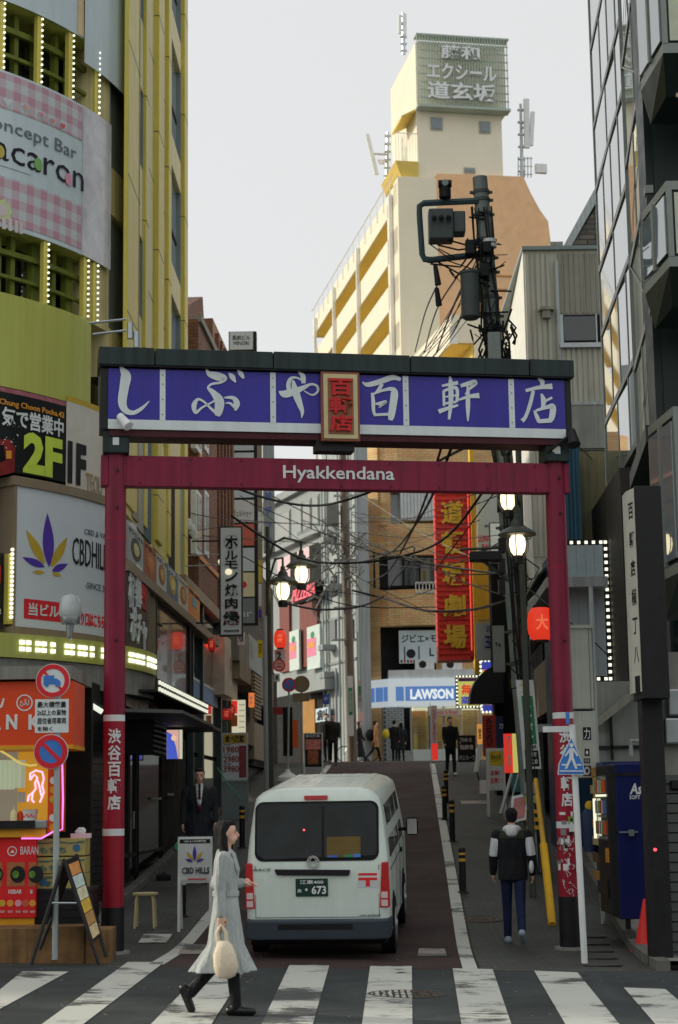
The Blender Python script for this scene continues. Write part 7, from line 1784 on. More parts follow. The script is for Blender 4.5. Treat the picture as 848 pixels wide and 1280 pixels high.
b.prism([(x+a*1.0,z+.02+c_*1.0) for a,c_ in sp],y-.03,y-.01);b.mi=1;b.prism([(x+a*.84,z+.035+c_*.84) for a,c_ in sp],y-.034,y-.03);b.build('spade_badge',[m_bk,m_gn],t)
for px,py,h,lab in ((303,1060,.8,'left bollard with the green rope beside the suited man'),(288,1085,.75,'low left bollard just right of the suited man'),(579,1116,.68,'nearest bollard on the right of the alley'),(566,1052,.8,'second nearest bollard on the right of the alley'),(556,1015,.75,'third bollard along the right edge line'),(550,990,.75,'fourth bollard along the right edge line'),(559,1028,.8,'bollard half behind the second one on the right'),(545,972,.8,'farthest bollard below the pink flag'),(391,962,.8,'bollard in front of the menu board with meat photos')):
    bollard(px,py,h,label=lab)
a=W(303,1000,33.);c_=W(272,960,35.);t=thing('green_rope','green rope slanting down to the left bollard','rope',WF,a);b=MB();b.tube([c_,(a+c_)/2+Vector((0,0,-.05)),a],.012,5);b.build('rope',m_gn,t)
x,y,z=gp(283,1040,0);t=thing('folded_cone','thin folded red banner cone behind the suited man','traffic cone',WF,(x,y,z));q=W(281,965,y);b=MB();b.lathe([(.16,0),(.13,.1),(.05,q.z-z-.1),(.01,q.z-z)],(x,y,z),12);b.build('cone',m_cone,t,auto=40)
# ================================================================ RIGHT ROW, POLES, LAMPS, WIRES
RR=Fr(5.6,62,4.55,30)
def rq(x0,y0,x1,y1,v=0):return fb(RR,x0,y0,x1,y1,v)
rs=thing('right_shop_row','dark cluttered shopfronts along the right of the alley behind the poles','shop',RR,(10,0,2))
uA2,uB2=RR.px(600,900)[0],RR.px(700,900)[0]
b=MB();b.box(0,RR.len,.3,1.2,1.2,RR.px(660,740)[1]);b.build('wall',mat('row_wall2',(52,50,46),k=.5,var=.3,streak=.3),rs)
b=MB();g=rq(652,620,684,740,-.6);b.box(g[0],g[1],.0,.6,g[2]-1.0,g[3]+.4);b.build('timber_wall',mat('timber_grey',(122,116,88),k=.5,streak=.4),rs)
b=MB();g=rq(655,700,684,745,-.6);b.hexa([(g[0],-.8,g[2]),(g[1],-.8,g[2]),(g[1],0,g[3]),(g[0],0,g[3]),(g[0],-.8,g[2]+.06),(g[1],-.8,g[2]+.06),(g[1],0,g[3]+.06),(g[0],0,g[3]+.06)]);b.build('green_awning',mat('awning_green',(30,56,44),k=.5),rs)
for x0,y0,x1,y1,v0,m in ((652,745,684,757,-.9,m_spole),(640,800,668,812,-.6,m_spole),(655,815,680,905,-.5,m_dark),(668,830,683,895,-.55,m_shelf),(636,870,650,935,-.3,m_dark),(655,905,680,1000,-.4,m_dark),(625,720,640,870,-.2,m_dark)):
    g=rq(x0,y0,x1,y1,v0);b=MB();b.box(g[0],g[1],v0,.2,g[2],g[3]);b.build('shop_panel',m,rs)
F_=flat(47.);q=fb(F_,618,700,650,960);b=MB();t=thing('dark_shop_front','black shopfront with an arched awning behind the big pole','shop',F_,(q[0],0,q[2]));b.box(q[0],q[1]+.3,.3,1,gz(4,47),q[3]+.2);b.build('front',m_dark,t)
b=MB();c_=F_.px(628,880);n=8
for i in range(n):
    a0=PI/2+i*PI/2/n;a1=PI/2+(i+1)*PI/2/n;p0=(c_[0]+.9*math.cos(a0),c_[1]+1.0*math.sin(a0));p1=(c_[0]+.9*math.cos(a1),c_[1]+1.0*math.sin(a1))
    b.prism([p0,p1,(c_[0],c_[1])],-.6-i*.001,.2)
b.build('arched_awning',m_gblk,t)
# small right side signs
flatsign('red vertical sign with dark hiragana behind the pole',46.,604,894,620,945,m_red2 if 'm_red2' in globals() else mat('faded_red',(150,52,44),k=.6),[('たちひ',608,897,616,932,m_bk,True)])
flatsign('navy vertical strip sign next to the red hiragana one',45.,621,895,630,960,mat('navy_sign',(36,44,76),k=.6),[('刀',624,905,629,911,m_wh)])
t_,F_,q=flatsign('red and yellow vertical lit sign with white characters near the shops on the right',37.,631,917,647,966,m_ered,[('暖かくて最高！',634,920,639,962,m_wh,True)]);g=fb(F_,641,917,647.5,966);b=MB();b.box(g[0],g[1],-.02,0,g[2],g[3]);b.build('yellow_strip',m_eyel,t_)
standboard(609,632,935,988,41.,'white warning board with yellow burst and red characters near the right shops',m_wh,[('キャッチ',614,942,626,952,m_bk),('注意！',613,963,625,969,m_rd),('注意！！',613,972,629,979,m_rd)],[(612,939,629,957,m_yw)])
standboard(573,595,919,958,62.,'black chalk menu board with white writing beside the standing man',m_ink2,[('飲める',575,922,590,928,m_wh),('塩豚骨',575,931,592,937,m_wh),('特上スープ',574,944,594,950,m_wh)],frame=m_gblk)
F_=flat(50.);a=F_.px(592,965);c_=F_.px(606,925);t=thing('leaning_white_board','narrow white board leaning on a black stand by the right shops','sign',F_,(a[0],0,a[1]));b=MB();b.hexa([(a[0],0,a[1]),(a[0]+.14,0,a[1]),(a[0]+.14,.06,a[1]),(a[0],.06,a[1]),(c_[0]-.14,.3,c_[1]),(c_[0],.3,c_[1]),(c_[0],.36,c_[1]),(c_[0]-.14,.36,c_[1])]);b.build('panel',m_sgn,t,bev=.02);b=MB();b.tube([(a[0]+.1,.1,a[1]),(a[0]+.25,.5,gz(3,50)),(a[0]+.25,-.2,gz(3,50))],.02);b.build('stand',m_gblk,t)
# pink flag at the far bollard
F_=flat(56.);q=fb(F_,539.5,882,547,950);t=thing('advert_flag','tall thin white and red advertising flag by the store','flag',F_,(q[0],0,q[2]));b=MB();b.box(q[0],q[1],0,.015,q[2],q[3]);b.build('cloth',mat('flag_pale',(206,190,190)),t);b=MB();b.box(q[0],q[1],-.006,0,q[2],q[2]+(q[3]-q[2])*.3);b.build('red_print',m_ered,t);b=MB();b.cyl((q[0]-.02,0,gz(3,56)),(q[0]-.02,0,q[3]+.1),.012,n=6);b.build('pole',m_white,t);txt('おにぎり',(q[0]+.05,q[1]-.05,q[2]+.6,q[3]-.1),t,m_rd,y=-.008,vert=True)
# utility pole, right foreground
PY=31.0;F_=flat(PY)
p0=F_.px(672,1035);p1=F_.px(648,800);p2=F_.px(600,222)
upole=thing('utility_pole','big leaning grey utility pole crowded with transformers and cables right of centre','utility pole',F_,(p0[0],0,gz(3.4,PY)))
m_pole=mat('pole_concrete',(104,112,108),k=.55,rough=.7,var=.2,scale=3,streak=.3);m_tr2=mat('transformer_grey',(66,74,74),k=.6,rough=.5,var=.2,streak=.2);m_cab=mat('cable_black',(20,22,24),k=.6,rough=.6)
pb=Vector((p0[0],0,gz(3.4,PY)));pt=Vector((p2[0],0,p2[1]))
b=MB();b.cyl(pb,pt,.21,.135,20);b.build('pole_shaft',m_pole,upole,auto=40)
def pa(f,dx=0,dy=0,dz=0):p=pb.lerp(pt,f);return Vector((p.x+dx,dy+p.y,p.z+dz))
def pf(y):z=F_.px(640,y)[1];return (z-pb.z)/(pt.z-pb.z)
random.seed(9)
for y in (240,250,268,300,322,340,372,395,600,660,720,790,830):
    f=pf(y);r=.21-.075*f+.02;a=pa(f);b=MB();b.cyl(a-Vector((0,0,.03)),a+Vector((0,0,.03)),r,n=16);b.box(a.x-r-.05,a.x+r+.05,-.03,.03,a.z-.02,a.z+.02);b.build('clamp_band',m_tr2,upole)
b=MB()
for k in range(7):
    dx=random.uniform(-.22,.22);pts=[pa(.5+.045*j,dx+random.uniform(-.05,.05),-.17+random.uniform(-.05,.04)) for j in range(11)];b.tube(pts,random.uniform(.008,.02),5)
for k in range(5):
    dx=-.1+k*.05;b.tube([pa(.0+.06*j,dx+random.uniform(-.02,.02),-.2) for j in range(10)],.018,5)
b.build('cable_bundle',m_cab,upole,kind='stuff')
fp=lambda x,y,v=0:(F_.px(x,y,v)[0],v,F_.px(x,y,v)[1])
b=MB();b.tube([fp(598,251,-.1),fp(530,254,-.1),fp(524.5,258,-.1),fp(524.5,268,-.1),fp(528,318,-.1),fp(531,324,-.1),fp(540,325,-.1),fp(600,318,-.1)],.06,6);b.build('steel_frame',mat('frame_blue_grey',(52,68,74),k=.6,rough=.5),upole,auto=50)
g=fb(F_,536,262,567,300,-.25);b=MB();b.box(g[0],g[1],-.35,.05,g[2],g[3]);b.build('switch_box',m_tr2,upole,bev=.03)
g=fb(F_,567,264,582,291,-.25);b=MB();b.box(g[0],g[1],-.3,.05,g[2],g[3]);b.build('switch_box',m_tr2,upole,bev=.03)
for x in (543,552,561):a=fp(x,272,-.38);b=MB();b.cyl(a,(a[0],-.5,a[2]-.05),.05,.03,10);b.build('bushing',m_cab,upole)
a=fp(556,232,-.2);b=MB();b.cyl((a[0],-.25,a[2]-.25),(a[0],-.25,a[2]+.02),.11,n=14);b.cyl((a[0]-.12,-.3,a[2]),(a[0]+.12,-.3,a[2]),.07,n=12);b.build('lightning_arrester',m_cab,upole);b=MB();b.cyl((a[0],-.37,a[2]),(a[0],-.26,a[2]),.06,n=12);b.build('arrester_cap',m_grey,upole)
a=fp(589,365,-.25);b=MB();b.lathe([(.0,-.42),(.12,-.42),(.17,-.38),(.17,.4),(.19,.42),(.19,.46),(.05,.5)],(a[0]-.02,-.3,a[2]-.1),20);b.build('transformer_drum',m_tr2,upole,auto=40)
g=fb(F_,590,338,608,348,-.2)
for x0,y0,x1,y1 in ((582,300,594,318),(604,302,614,316),(600,330,612,346)):g=fb(F_,x0,y0,x1,y1,-.3);b=MB();b.box(g[0],g[1],-.35,-.15,g[2],g[3]);b.build('cable_box',m_cab,upole,bev=.02)
for y in (305,311):a=pa(pf(y),.06,-.18);b=MB();b.cyl(a-Vector((.0,0,.03)),a+Vector((.0,0,.03)),.12,n=12);b.build('white_ring',m_wh,upole)
g=fb(F_,610,416,626,450,-.3);b=MB();b.box(g[0],g[1],-.38,-.2,g[2],g[3]);b.build('meter_box',mat('meter_grey',(120,128,124),k=.6),upole,bev=.02)
for x0,y0,x1,y1 in ((544,330,548,356),(546,360,549,382)):a=fp(x0,y0,-.2);c_=fp(x1,y1,-.2);b=MB();b.cyl(a,c_,.04,.06,10);b.build('drop_fuse',m_cab,upole)
b=MB()
for k in range(26):
    y=random.uniform(300,345) if k<16 else random.uniform(395,440);xa=random.uniform(535,565) if k<10 else random.uniform(575,640);a=Vector(fp(xa,random.uniform(290,340) if k<16 else y+random.uniform(-20,20),-.2));c_=pa(pf(y),random.uniform(-.15,.15),-.2);m_=(a+c_)/2-Vector((random.uniform(-.2,.2),0,random.uniform(.05,.35)))
    b.tube([a,a.lerp(m_,.6),m_,m_.lerp(c_,.5)-Vector((0,0,.03)),c_],random.choice([.008,.012,.018]),5)
for k in range(14):
    a=pa(random.uniform(.72,.95),0,-.15);b.tube([a,a+Vector((random.uniform(-.4,.4),-.1,random.uniform(-.05,.12)))],.018,5)
for k in range(30):
    x=random.uniform(600,640);y=random.uniform(398,440);b.tube([fp(x,y,-.25),fp(x+random.uniform(-10,10),y+random.uniform(5,22),-.3),fp(x+random.uniform(-8,8),y+random.uniform(20,45),-.2)],.02,5)
b.build('jumper_wire',m_cab,upole,kind='stuff')
# plates on the pole
def poleplate(x0,y0,x1,y1,x2,y2,m,texts,name):
    """slanted plate: top-left (x0,y0) top-right (x1,y0) bottom shifts by x2 at y2"""
    vs=-.34;b=MB();q=[fp(x0,y0,vs),fp(x1,y0,vs),fp(x1+x2,y2,vs),fp(x0+x2,y2,vs)];b.face(q);b.face([(p[0],p[1]+.02,p[2]) for p in q]);p=b.build(name,m,upole);return p
p=poleplate(645,850,667,0,10,961,m_wh,0,'advert_plate')
def slant(y):return (y-850)/111*10
for y0,y1,x0,x1,m,off_ in ((870,930,650,664,m_gn,.004),(938,958,648,665,m_bk,.004)):
    b=MB();b.face([fp(x0+slant(y0),y0,-.345),fp(x1+slant(y0),y0,-.345),fp(x1+slant(y1),y1,-.345),fp(x0+slant(y1),y1,-.345)]);b.build('plate_print',m,upole)
for s_,y0,y1,x0,x1,m in (('質',853,866,651,662,m_gold),('鈴',871,880,652,661,m_yw),('マ',882,892,652,661,m_wh),('イ',893,903,653,661,m_wh),('ボ',904,914,653,661,m_wh),('シ',916,926,653,661,m_wh),('↑ この先',931,936,651,663,m_bk),('道玄坂',940,946,651,663,m_wh),('2-20',949,955,651,663,m_wh)):
    sx_=slant((y0+y1)/2);g=fb(F_,x0+sx_,y0,x1+sx_,y1,-.35);txt(s_,g,upole,m,y=-.347,ext=.004,bold=.026)
for y0,y1,m in ((978,992,m_sil),(994,1004,mat('plate_mix',(150,160,90),var=.5,scale=30)),(1012,1017,m_byel),(1022,1027,m_byel),(1032,1037,m_byel)):
    sx_=slant(y0);g=fb(F_,646+sx_*.8,y0,662+sx_*.8,y1,-.25);b=MB();b.box(g[0],g[1],-.26,-.22,g[2],g[3]);b.build('small_plate',m,upole)
# yellow guy-wire guard
a=W(690,1142,25.5);c_=W(670,975,30.);t=thing('guy_wire_guard','yellow guard tube on the slanting guy wire by the red post','pole',WF,(a.x,a.y,gz(a.x,a.y)));m_=a.lerp(c_,.47)
a.z=gz(a.x,a.y);b=MB();b.cyl(a,m_,.06,n=12);b.build('guard_tube',mat('guard_yellow',(206,160,36),k=.55),t,auto=40);b=MB();b.cyl(m_,c_,.04,n=10);b.build('upper_tube',m_byel,t,auto=40);e_=W(652,800,31.);b=MB();b.cyl(c_,e_,.01,n=5);b.build('wire',m_cab,t)
# ornate street lamps
m_shade=mat('lamp_shade_green',(58,62,54),k=.6,rough=.5,var=.15);m_glow=emat('lamp_glow',(255,236,190),1.7)
def streetlamp(px,py,s,Y,label,arm_to=None):
    """px,py = centre of the glass; s = shade radius in metres"""
    p=W(px,py,Y);t=thing('street_lamp',label,'street lamp',WF,p,'old style alley lamps')
    x,y,z=p;k=s/.3
    b=MB();b.lathe([(.3*k,.15*k),(.305*k,.165*k),(.22*k,.24*k),(.1*k,.29*k),(.09*k,.36*k),(.05*k,.4*k),(.045*k,.47*k),(.01,.5*k)],(x,y,z),24);b.build('lamp_shade',m_shade,t,auto=40)
    b=MB();b.lathe([(.06*k,-.17*k),(.11*k,-.1*k),(.13*k,0),(.12*k,.1*k),(.07*k,.17*k)],(x,y,z),18);b.build('glass_globe',m_glow,t,auto=60)
    b=MB();b.lathe([(.03,-.3*k),(.09*k,-.3*k),(.09*k,-.2*k),(.065*k,-.17*k)],(x,y,z),14);b.build('socket',m_gblk,t,auto=40)
    for i in range(6):
        a=i*PI/3+.3;c,s_=math.cos(a),math.sin(a);b=MB();b.tube([(x+r*k*c,y+r*k*s_,z+h*k) for r,h in ((.16,.16),(.19,.05),(.18,-.08),(.11,-.2),(.09,-.27))],.008*k,4);b.build('cage_bar',m_shade,t)
    return p
q1=streetlamp(647,681,.3,27.5,'lit street lamp right of centre below the gate beam');q2=streetlamp(635,625,.3,29.5,'lit street lamp partly hidden behind the gate beam on the right');q0=streetlamp(632,548,.3,30.5,'lit street lamp glass peeking out between the signboard and the beam')
q3=streetlamp(354,739,.42,47.,'lit street lamp with wide shade left of centre, the lower of a pair');q4=streetlamp(377,718,.42,48.,'lit street lamp with wide shade left of centre, the upper of a pair')
t=thing('lamp_post','green black lamp post with arms holding the lamps right of centre','lamp post',WF,(q1.x,28.2,gz(3,28)));x=W(656,900,28.2).x;x1_=W(652,700,28.2).x
b=MB();b.cyl((x+.05,28.2,gz(3,28)),(x1_,28.2,q0.z+.8),.055,.045,12);b.build('post',m_shade,t,auto=40)
for q in (q1,q2,q0):b=MB();b.tube([(x1_,28.2,q.z+.75),(q.x,q.y,q.z+.8),(q.x,q.y,q.z+.45)],.025,6);b.build('arm',m_shade,t)
a=W(700,686,27.8);c_=W(660,690,27.8)
t=thing('lamp_post','thin lamp post with curved arms holding the pair of lamps left of centre','lamp post',WF,(q3.x,47.2,gz(-1,47)));x=W(338,900,47.2).x;xt_=W(335,690,47.2).x
b=MB();b.cyl((x,47.2,gz(-1,47)),(xt_,47.2,q4.z+1.2),.09,.06,12);b.build('post',m_shade,t,auto=40)
for q in (q3,q4):b=MB();b.tube([(xt_,47.2,q.z+.2),(xt_+.15,47.2,q.z+.75),((xt_+q.x)/2,47.2,q.z+.9),(q.x,q.y,q.z+.9),(q.x,q.y,q.z+.6)],.035,6);b.build('arm',m_shade,t)
x=W(333,900,44.).x;t=thing('downpipe_post','tall thin grey post in front of the left shops','post',WF,(x,44.,gz(x,44)));b=MB();b.cyl((x,44,gz(x,44)),(x-.02,44,W(333,770,44.).z),.06,n=10);b.build('post',m_spole,t)
# traffic signal / camera arm on the right
F2=flat(29.);a=F2.px(575,687);c_=F2.px(640,684);t=thing('bracket_speaker','black box on a triangular bracket arm beside the right pole','bracket',F2,(c_[0],0,c_[1]))
b=MB();b.cyl((a[0],0,a[1]),(c_[0],0,c_[1]),.025,n=6);e=F2.px(590,690);f2=F2.px(636,726);b.cyl((e[0],0,e[1]),(f2[0],0,f2[1]),.03,n=6);b.build('bracket_arm',m_shade,t);g=fb(F2,587,690,626,702);b=MB();b.box(g[0],g[1],-.15,.1,g[2],g[3]);b.build('box',m_gblk,t,bev=.02)
for i in range(3):
    g=fb(F2,624,672+i*26,632,690+i*26,-.1);b=MB();b.box(g[0],g[1],-.1,.1,g[2],g[3]);b.build('signal_box',m_gblk,t)
# utility pole in the middle distance
F3=flat(66.);pb3=F3.px(441,945);pt3=F3.px(428,560);t=thing('utility_pole','brownish concrete utility pole in front of the white building, middle distance','utility pole',F3,(pb3[0],0,gz(.5,66)))
b=MB();b.cyl((pb3[0],0,gz(.5,66)),(pt3[0],0,pt3[1]),.2,.14,14);b.build('pole_shaft',mat('pole_brown',(98,92,82),k=.6,var=.2,streak=.3),t,auto=40)
g=fb(F3,408,631,424,657);b=MB();b.box(g[0],g[1],-.2,.2,g[2],g[3]);b.build('transformer_box',mat('box_grey',(104,108,104),k=.6),t,bev=.03)
b=MB()
for k in range(34):
    y=random.uniform(660,735);a=Vector((F3.px(random.uniform(398,450),y)[0],-.3,F3.px(430,y)[1]));pts=[a]
    for j in range(4):a=a+Vector((random.uniform(-.45,.45),random.uniform(-.1,.1),random.uniform(-.5,.4)));pts.append(a)
    b.tube(pts,random.uniform(.015,.04),5)
b.build('tangled_cable',mat('cable_grey',(110,112,106),k=.6),t,kind='stuff')
for y in (620,680,700,760,800):a=F3.px(434,y);b=MB();b.box(a[0]-.5,a[0]+.4,-.1,.0,a[1]-.04,a[1]+.04);b.build('cross_arm',m_spole,t)
for y0,y1,m in ((845,890,m_gn),):g=fb(F3,435,y0,442,y1+30,-.3);b=MB();b.box(g[0],g[1],-.33,-.28,g[2],g[3]);p=b.build('advert_plate',m_wh,t);h=g[3]-g[2];b=MB();b.box(g[0]+.03,g[1]-.03,-.34,-.33,g[2]+h*.35,g[3]-h*.2);b.build('green_print',m_gn,p);txt('質屋',(g[0]+.05,g[1]-.05,g[2]+h*.4,g[3]-h*.25),p,m_wh,y=-.342,vert=True)
# overhead wires: pixel paths at real depths
def wire(pts,r=.018,m=None,label=None):
    P3=[W(x,y,Y) for x,y,Y in pts];Q=[]
    for i in range(len(P3)-1):
        p_0=P3[max(0,i-1)];p_1=P3[i];p_2=P3[i+1];p_3=P3[min(len(P3)-1,i+2)]
        for k in range(7):tt=k/7;Q.append(.5*((2*p_1)+(p_2-p_0)*tt+(2*p_0-5*p_1+4*p_2-p_3)*tt*tt+(3*p_1-3*p_2+p_3-p_0)*tt**3))
    Q.append(P3[-1]);t=thing('overhead_wire',label,'wire',WF,P3[0],'wires crossing the alley');b=MB();b.tube(Q,r,5);b.build('cable',m or m_cab,t)
WL=[([(270,600,36),(330,622,38),(385,632,40),(430,626,42),(500,600,40),(580,560,33)],.03,'thick black cable sagging just under the gate beam'),
 ([(290,645,38),(330,672,40),(375,697,42),(420,704,44),(490,698,44),(560,670,40),(640,560,32)],.03,'thick black cable sagging between the left signs and the right pole'),
 ([(360,755,46),(400,762,48),(450,758,50),(480,745,52)],.03,'black cable sagging low by the middle pole'),
 ([(440,738,56),(480,748,56),(530,763,50),(590,762,45),(650,745,32)],.035,'black cable crossing in front of the theatre sign'),
 ([(455,702,60),(490,690,55),(520,655,45),(545,610,36),(575,530,31)],.03,'black cable rising steeply to the right pole, nearest of the bundle'),
 ([(460,728,60),(485,715,55),(512,670,45),(535,615,36),(560,530,31)],.025,'black cable rising steeply to the right pole, behind the nearest'),
 ([(462,695,60),(500,688,57),(518,684,56),(510,705,56),(495,722,58),(487,735,60)],.03,'kinked black cable loop before the tan building'),
 ([(545,712,44),(570,680,40),(600,640,36),(640,585,31)],.016,'thin wire slanting up across the theatre sign'),
 ([(519,440,50),(532,390,40),(550,350,31)],.016,'thin wire slanting up from the gate cap to the right pole, left one'),([(531,440,50),(545,390,40),(572,345,31)],.018,'thin wire slanting up from the gate cap to the right pole, middle one'),([(546,440,48),(562,395,38),(582,350,31)],.022,'thin wire slanting up from the gate cap to the right pole, right one'),
 ([(232,640,40),(300,652,44),(380,655,55),(440,660,66)],.012,'thin level wire across the white building, upper'),([(232,668,40),(330,675,50),(440,682,66)],.012,'thin level wire across the white building, middle'),
 ([(300,650,44),(390,655,60),(470,652,70),(545,648,60)],.012,'thin level wire reaching the theatre sign'),([(340,722,50),(400,688,58),(436,655,66)],.02,'thin wire climbing to the middle pole'),([(350,745,50),(395,722,58),(432,690,66)],.02,'thin wire climbing to the middle pole, lower'),([(385,738,60),(430,741,66),(500,748,60),(545,735,50)],.014,'thin wire low across the tan building'),
 ([(440,640,66),(500,650,60),(560,630,45),(640,600,31)],.012,'thin wire from the middle pole to the big pole'),([(440,665,66),(520,672,60),(600,650,45)],.012,'second thin wire from the middle pole'),([(660,735,30),(690,760,27),(740,800,26),(762,822,28)],.01,'thin wire slanting across the blank pale board'),([(700,545,25),(720,555,30),(757,590,40)],.012,'thin wire running from the gate to the grey building'),([(225,655,38),(240,663,39),(300,655,42)],.01,'thin wire at the wall insulators')]
for pts,r,lab in WL:wire(pts,r,label=lab)
# twin lamp arms at the left corner
F2=flat(26.4);t=thing('arm_floodlights','two silver cylinder floodlights on long rods at the rounded corner above the gate','floodlight',F2,(F2.px(112,410)[0],0,F2.px(112,420)[1]))
for x0,y0,x1,y1,hx,hy in ((112,404,158,399,163,414),(116,418,158,413,171,425)):
    a=F2.px(x0,y0);c_=F2.px(x1,y1);h=F2.px(hx,hy);b=MB();b.cyl((a[0],0,a[1]),(c_[0],0,c_[1]),.02,n=8);b.build('rod',m_sil,t);b=MB();b.cyl((h[0],0,h[1]-.12),(h[0],0,h[1]+.13),.05,n=14);b.build('lamp_head',m_sil,t,auto=40)
# ================================================================ VAN
vy=21.9;vc=W(398,1190,vy);vrz=R(-4.6);slope=.083
van=bpy.data.objects.new('van',None);COL.objects.link(van);van.location=(vc.x,vy,gz(vc.x,vy+.9)-.06);van.scale=(1.03,1,1.055);van.rotation_euler=(math.atan(.07),0,vrz);OFF[van.name]=Vector((0,0,0))
prop(van,'white delivery van seen from behind driving up the alley','van')
m_vw=mat('van_white',(192,203,196),k=.62,rough=.3,var=.05,scale=2,coat=.2,streak=.05);m_vbl=mat('van_bumper',(44,52,60),k=.6,rough=.5,var=.1);m_vgl=glass('van_glass',(24,30,30),rough=.06,var=.5,spec=.25);m_vgl.node_tree.nodes['Principled BSDF'].inputs['Coat Weight'].default_value=.06;m_rub=mat('rubber',(22,22,23),rough=.8);m_tlr=emat('tail_red',(150,26,30),.35);m_chr=mat('chrome',(190,190,190),rough=.15,metal=.9)
def hw(z):return .845 if z<1.0 else .845-.10*((z-1.0)/.85)**1.5 if z<1.85 else .745-(z-1.85)*.9
def yr(z):return .0 if z<1.0 else .20*((z-1.0)/.9)**1.25
def yf(z):return 4.68-.12*max(0,z-.5) if z<1.05 else 4.6-(z-1.05)*1.05
def ringat(z,sh=0.0,n=6):
    w_,y0,y1,rc=hw(z)-sh,yr(z)+sh,yf(z)-sh,.13;P=[]
    for cx,cy,a0 in ((w_-rc,y0+rc,-90),(w_-rc,y1-rc,0),(-w_+rc,y1-rc,90),(-w_+rc,y0+rc,180)):
        for i in range(n+1):a=R(a0+90*i/n);P.append(Vector((cx+rc*math.cos(a),cy+rc*math.sin(a),z)))
    return P
b=MB();zs=[.3,.45,.7,.95,1.0,1.1,1.25,1.4,1.55,1.7,1.8,1.86]
b.rings([ringat(z) for z in zs]+[ringat(1.92,.02),ringat(1.955,.09),ringat(1.965,.22)]);b.build('body',m_vw,van,auto=38)
for k in range(6):
    x=-.5+k*.2;b=MB();b.box(x-.03,x+.03,.55,3.4,1.955,1.968);b.build('roof_rib',m_vw,van)
def rearq(x0,x1,z0,z1,d,rc=.09,n=5):
    """rounded panel on the rear face"""
    P=[]
    for cx,cz,a0 in ((x1-rc,z0+rc,-90),(x1-rc,z1-rc,0),(x0+rc,z1-rc,90),(x0+rc,z0+rc,180)):
        for i in range(n+1):a=R(a0+90*i/n);z=cz+rc*math.sin(a);P.append((cx+rc*math.cos(a),z))
    b=MB();m=len(P);v=[(x,yr(z)-d,z) for x,z in P]+[(x,yr(z)+.03,z) for x,z in P]
    return b.add(v,[tuple(range(m))]+[(i,i+m,(i+1)%m+m,(i+1)%m) for i in range(m)])
rearq(-.735,.735,1.15,1.82,.006,.1).build('window_gasket',m_rub,van);w1=rearq(-.71,.71,1.175,1.795,.011,.09).build('rear_window',m_vgl,van)
for x0,x1,z0,z1,m,nm in ((.12,.52,1.19,1.42,mat('crate_yellow',(96,80,40),k=.7,var=.3),'yellow_crate_seen_through'),(.06,.09,1.2,1.76,m_rub,'window_divider'),(.14,.25,1.19,1.215,m_bl,'sticker'),(.33,.41,1.19,1.22,m_gn,'sticker'),(.43,.52,1.19,1.225,m_sblue,'sticker')):
    b=MB();b.hexa([(x0,yr(z0)-.014,z0),(x1,yr(z0)-.014,z0),(x1,yr(z0)-.011,z0),(x0,yr(z0)-.011,z0),(x0,yr(z1)-.014,z1),(x1,yr(z1)-.014,z1),(x1,yr(z1)-.011,z1),(x0,yr(z1)-.011,z1)]);b.build(nm,m,w1)
b=MB();b.ball((-.15,yr(1.5)-.012,1.5),.014,8,6);b.build('red_light',emat('red_dot',(0,0,0)),w1)
b=MB();b.hexa([(-.15,yr(1.84)-.03,1.84),(.13,yr(1.84)-.03,1.84),(.13,.35,1.84),(-.15,.35,1.84),(-.15,yr(1.88)-.02,1.885),(.13,yr(1.88)-.02,1.885),(.13,.35,1.885),(-.15,.35,1.885)]);b.build('brake_light',m_tlr,van,bev=.008)
b=MB()
for x0,x1,z0,z1 in ((-.73,-.725,.52,1.1),(.725,.73,.52,1.1),(-.73,.73,.515,.52)):b.hexa([(x0,yr(z0)-.004,z0),(x1,yr(z0)-.004,z0),(x1,.01+yr(z0),z0),(x0,.01+yr(z0),z0),(x0,yr(z1)-.004,z1),(x1,yr(z1)-.004,z1),(x1,yr(z1)+.01,z1),(x0,yr(z1)+.01,z1)])
b.build('tailgate_gap',m_rub,van)
b=MB();b.prismz([(-.86,.05),(-.83,-.1),(-.7,-.15),(.7,-.15),(.83,-.1),(.86,.05),(.86,.3),(-.86,.3)],.28,.5);b.build('bumper',m_vbl,van,bev=.02)
b=MB();b.box(-.45,.42,-.156,-.15,.4,.46);b.box(-.8,.8,.1,.5,.2,.3);b.build('bumper_step',m_rub,van)
b=MB();b.hexa([(-.47,-.04,1.0),(.38,-.04,.985),(.38,0,.985),(-.47,0,1.0),(-.5,-.025,1.065),(.4,-.025,1.05),(.4,0,1.05),(-.5,0,1.065)]);b.build('tailgate_handle',m_rub,van,bev=.012)
b=MB();b.box(-.25,.13,-.018,0,.755,.955);p=b.build('number_plate',mat('plate_green',(22,48,40),k=.6),van,bev=.006)
txt('江東400',(-.2,.08,.895,.94),p,m_wh,y=-.02,bold=.02,ext=.004);txt('・673',(-.14,.11,.78,.875),p,m_wh,y=-.02,bold=.03,ext=.004);txt('あ',(-.23,-.18,.8,.84),p,m_wh,y=-.02,bold=.02,ext=.004)
b=MB();ring(b,-.04,1.14,.062,.076,-.014,0,24)
for i in range(16):
    t0,t1=i*PI/8,(i+1)*PI/8
    for (ax,az,cz) in ((.04,.062,1.14),(.062,.028,1.17)):b.prism([(-.04+ax*math.cos(t0),cz+az*math.sin(t0)),(-.04+ax*math.cos(t1),cz+az*math.sin(t1)),(-.04+ax*.78*math.cos(t1),cz+az*.78*math.sin(t1)),(-.04+ax*.78*math.cos(t0),cz+az*.78*math.sin(t0))],-.013-ax*.02,0)
b.build('oval_emblem',m_chr,van)
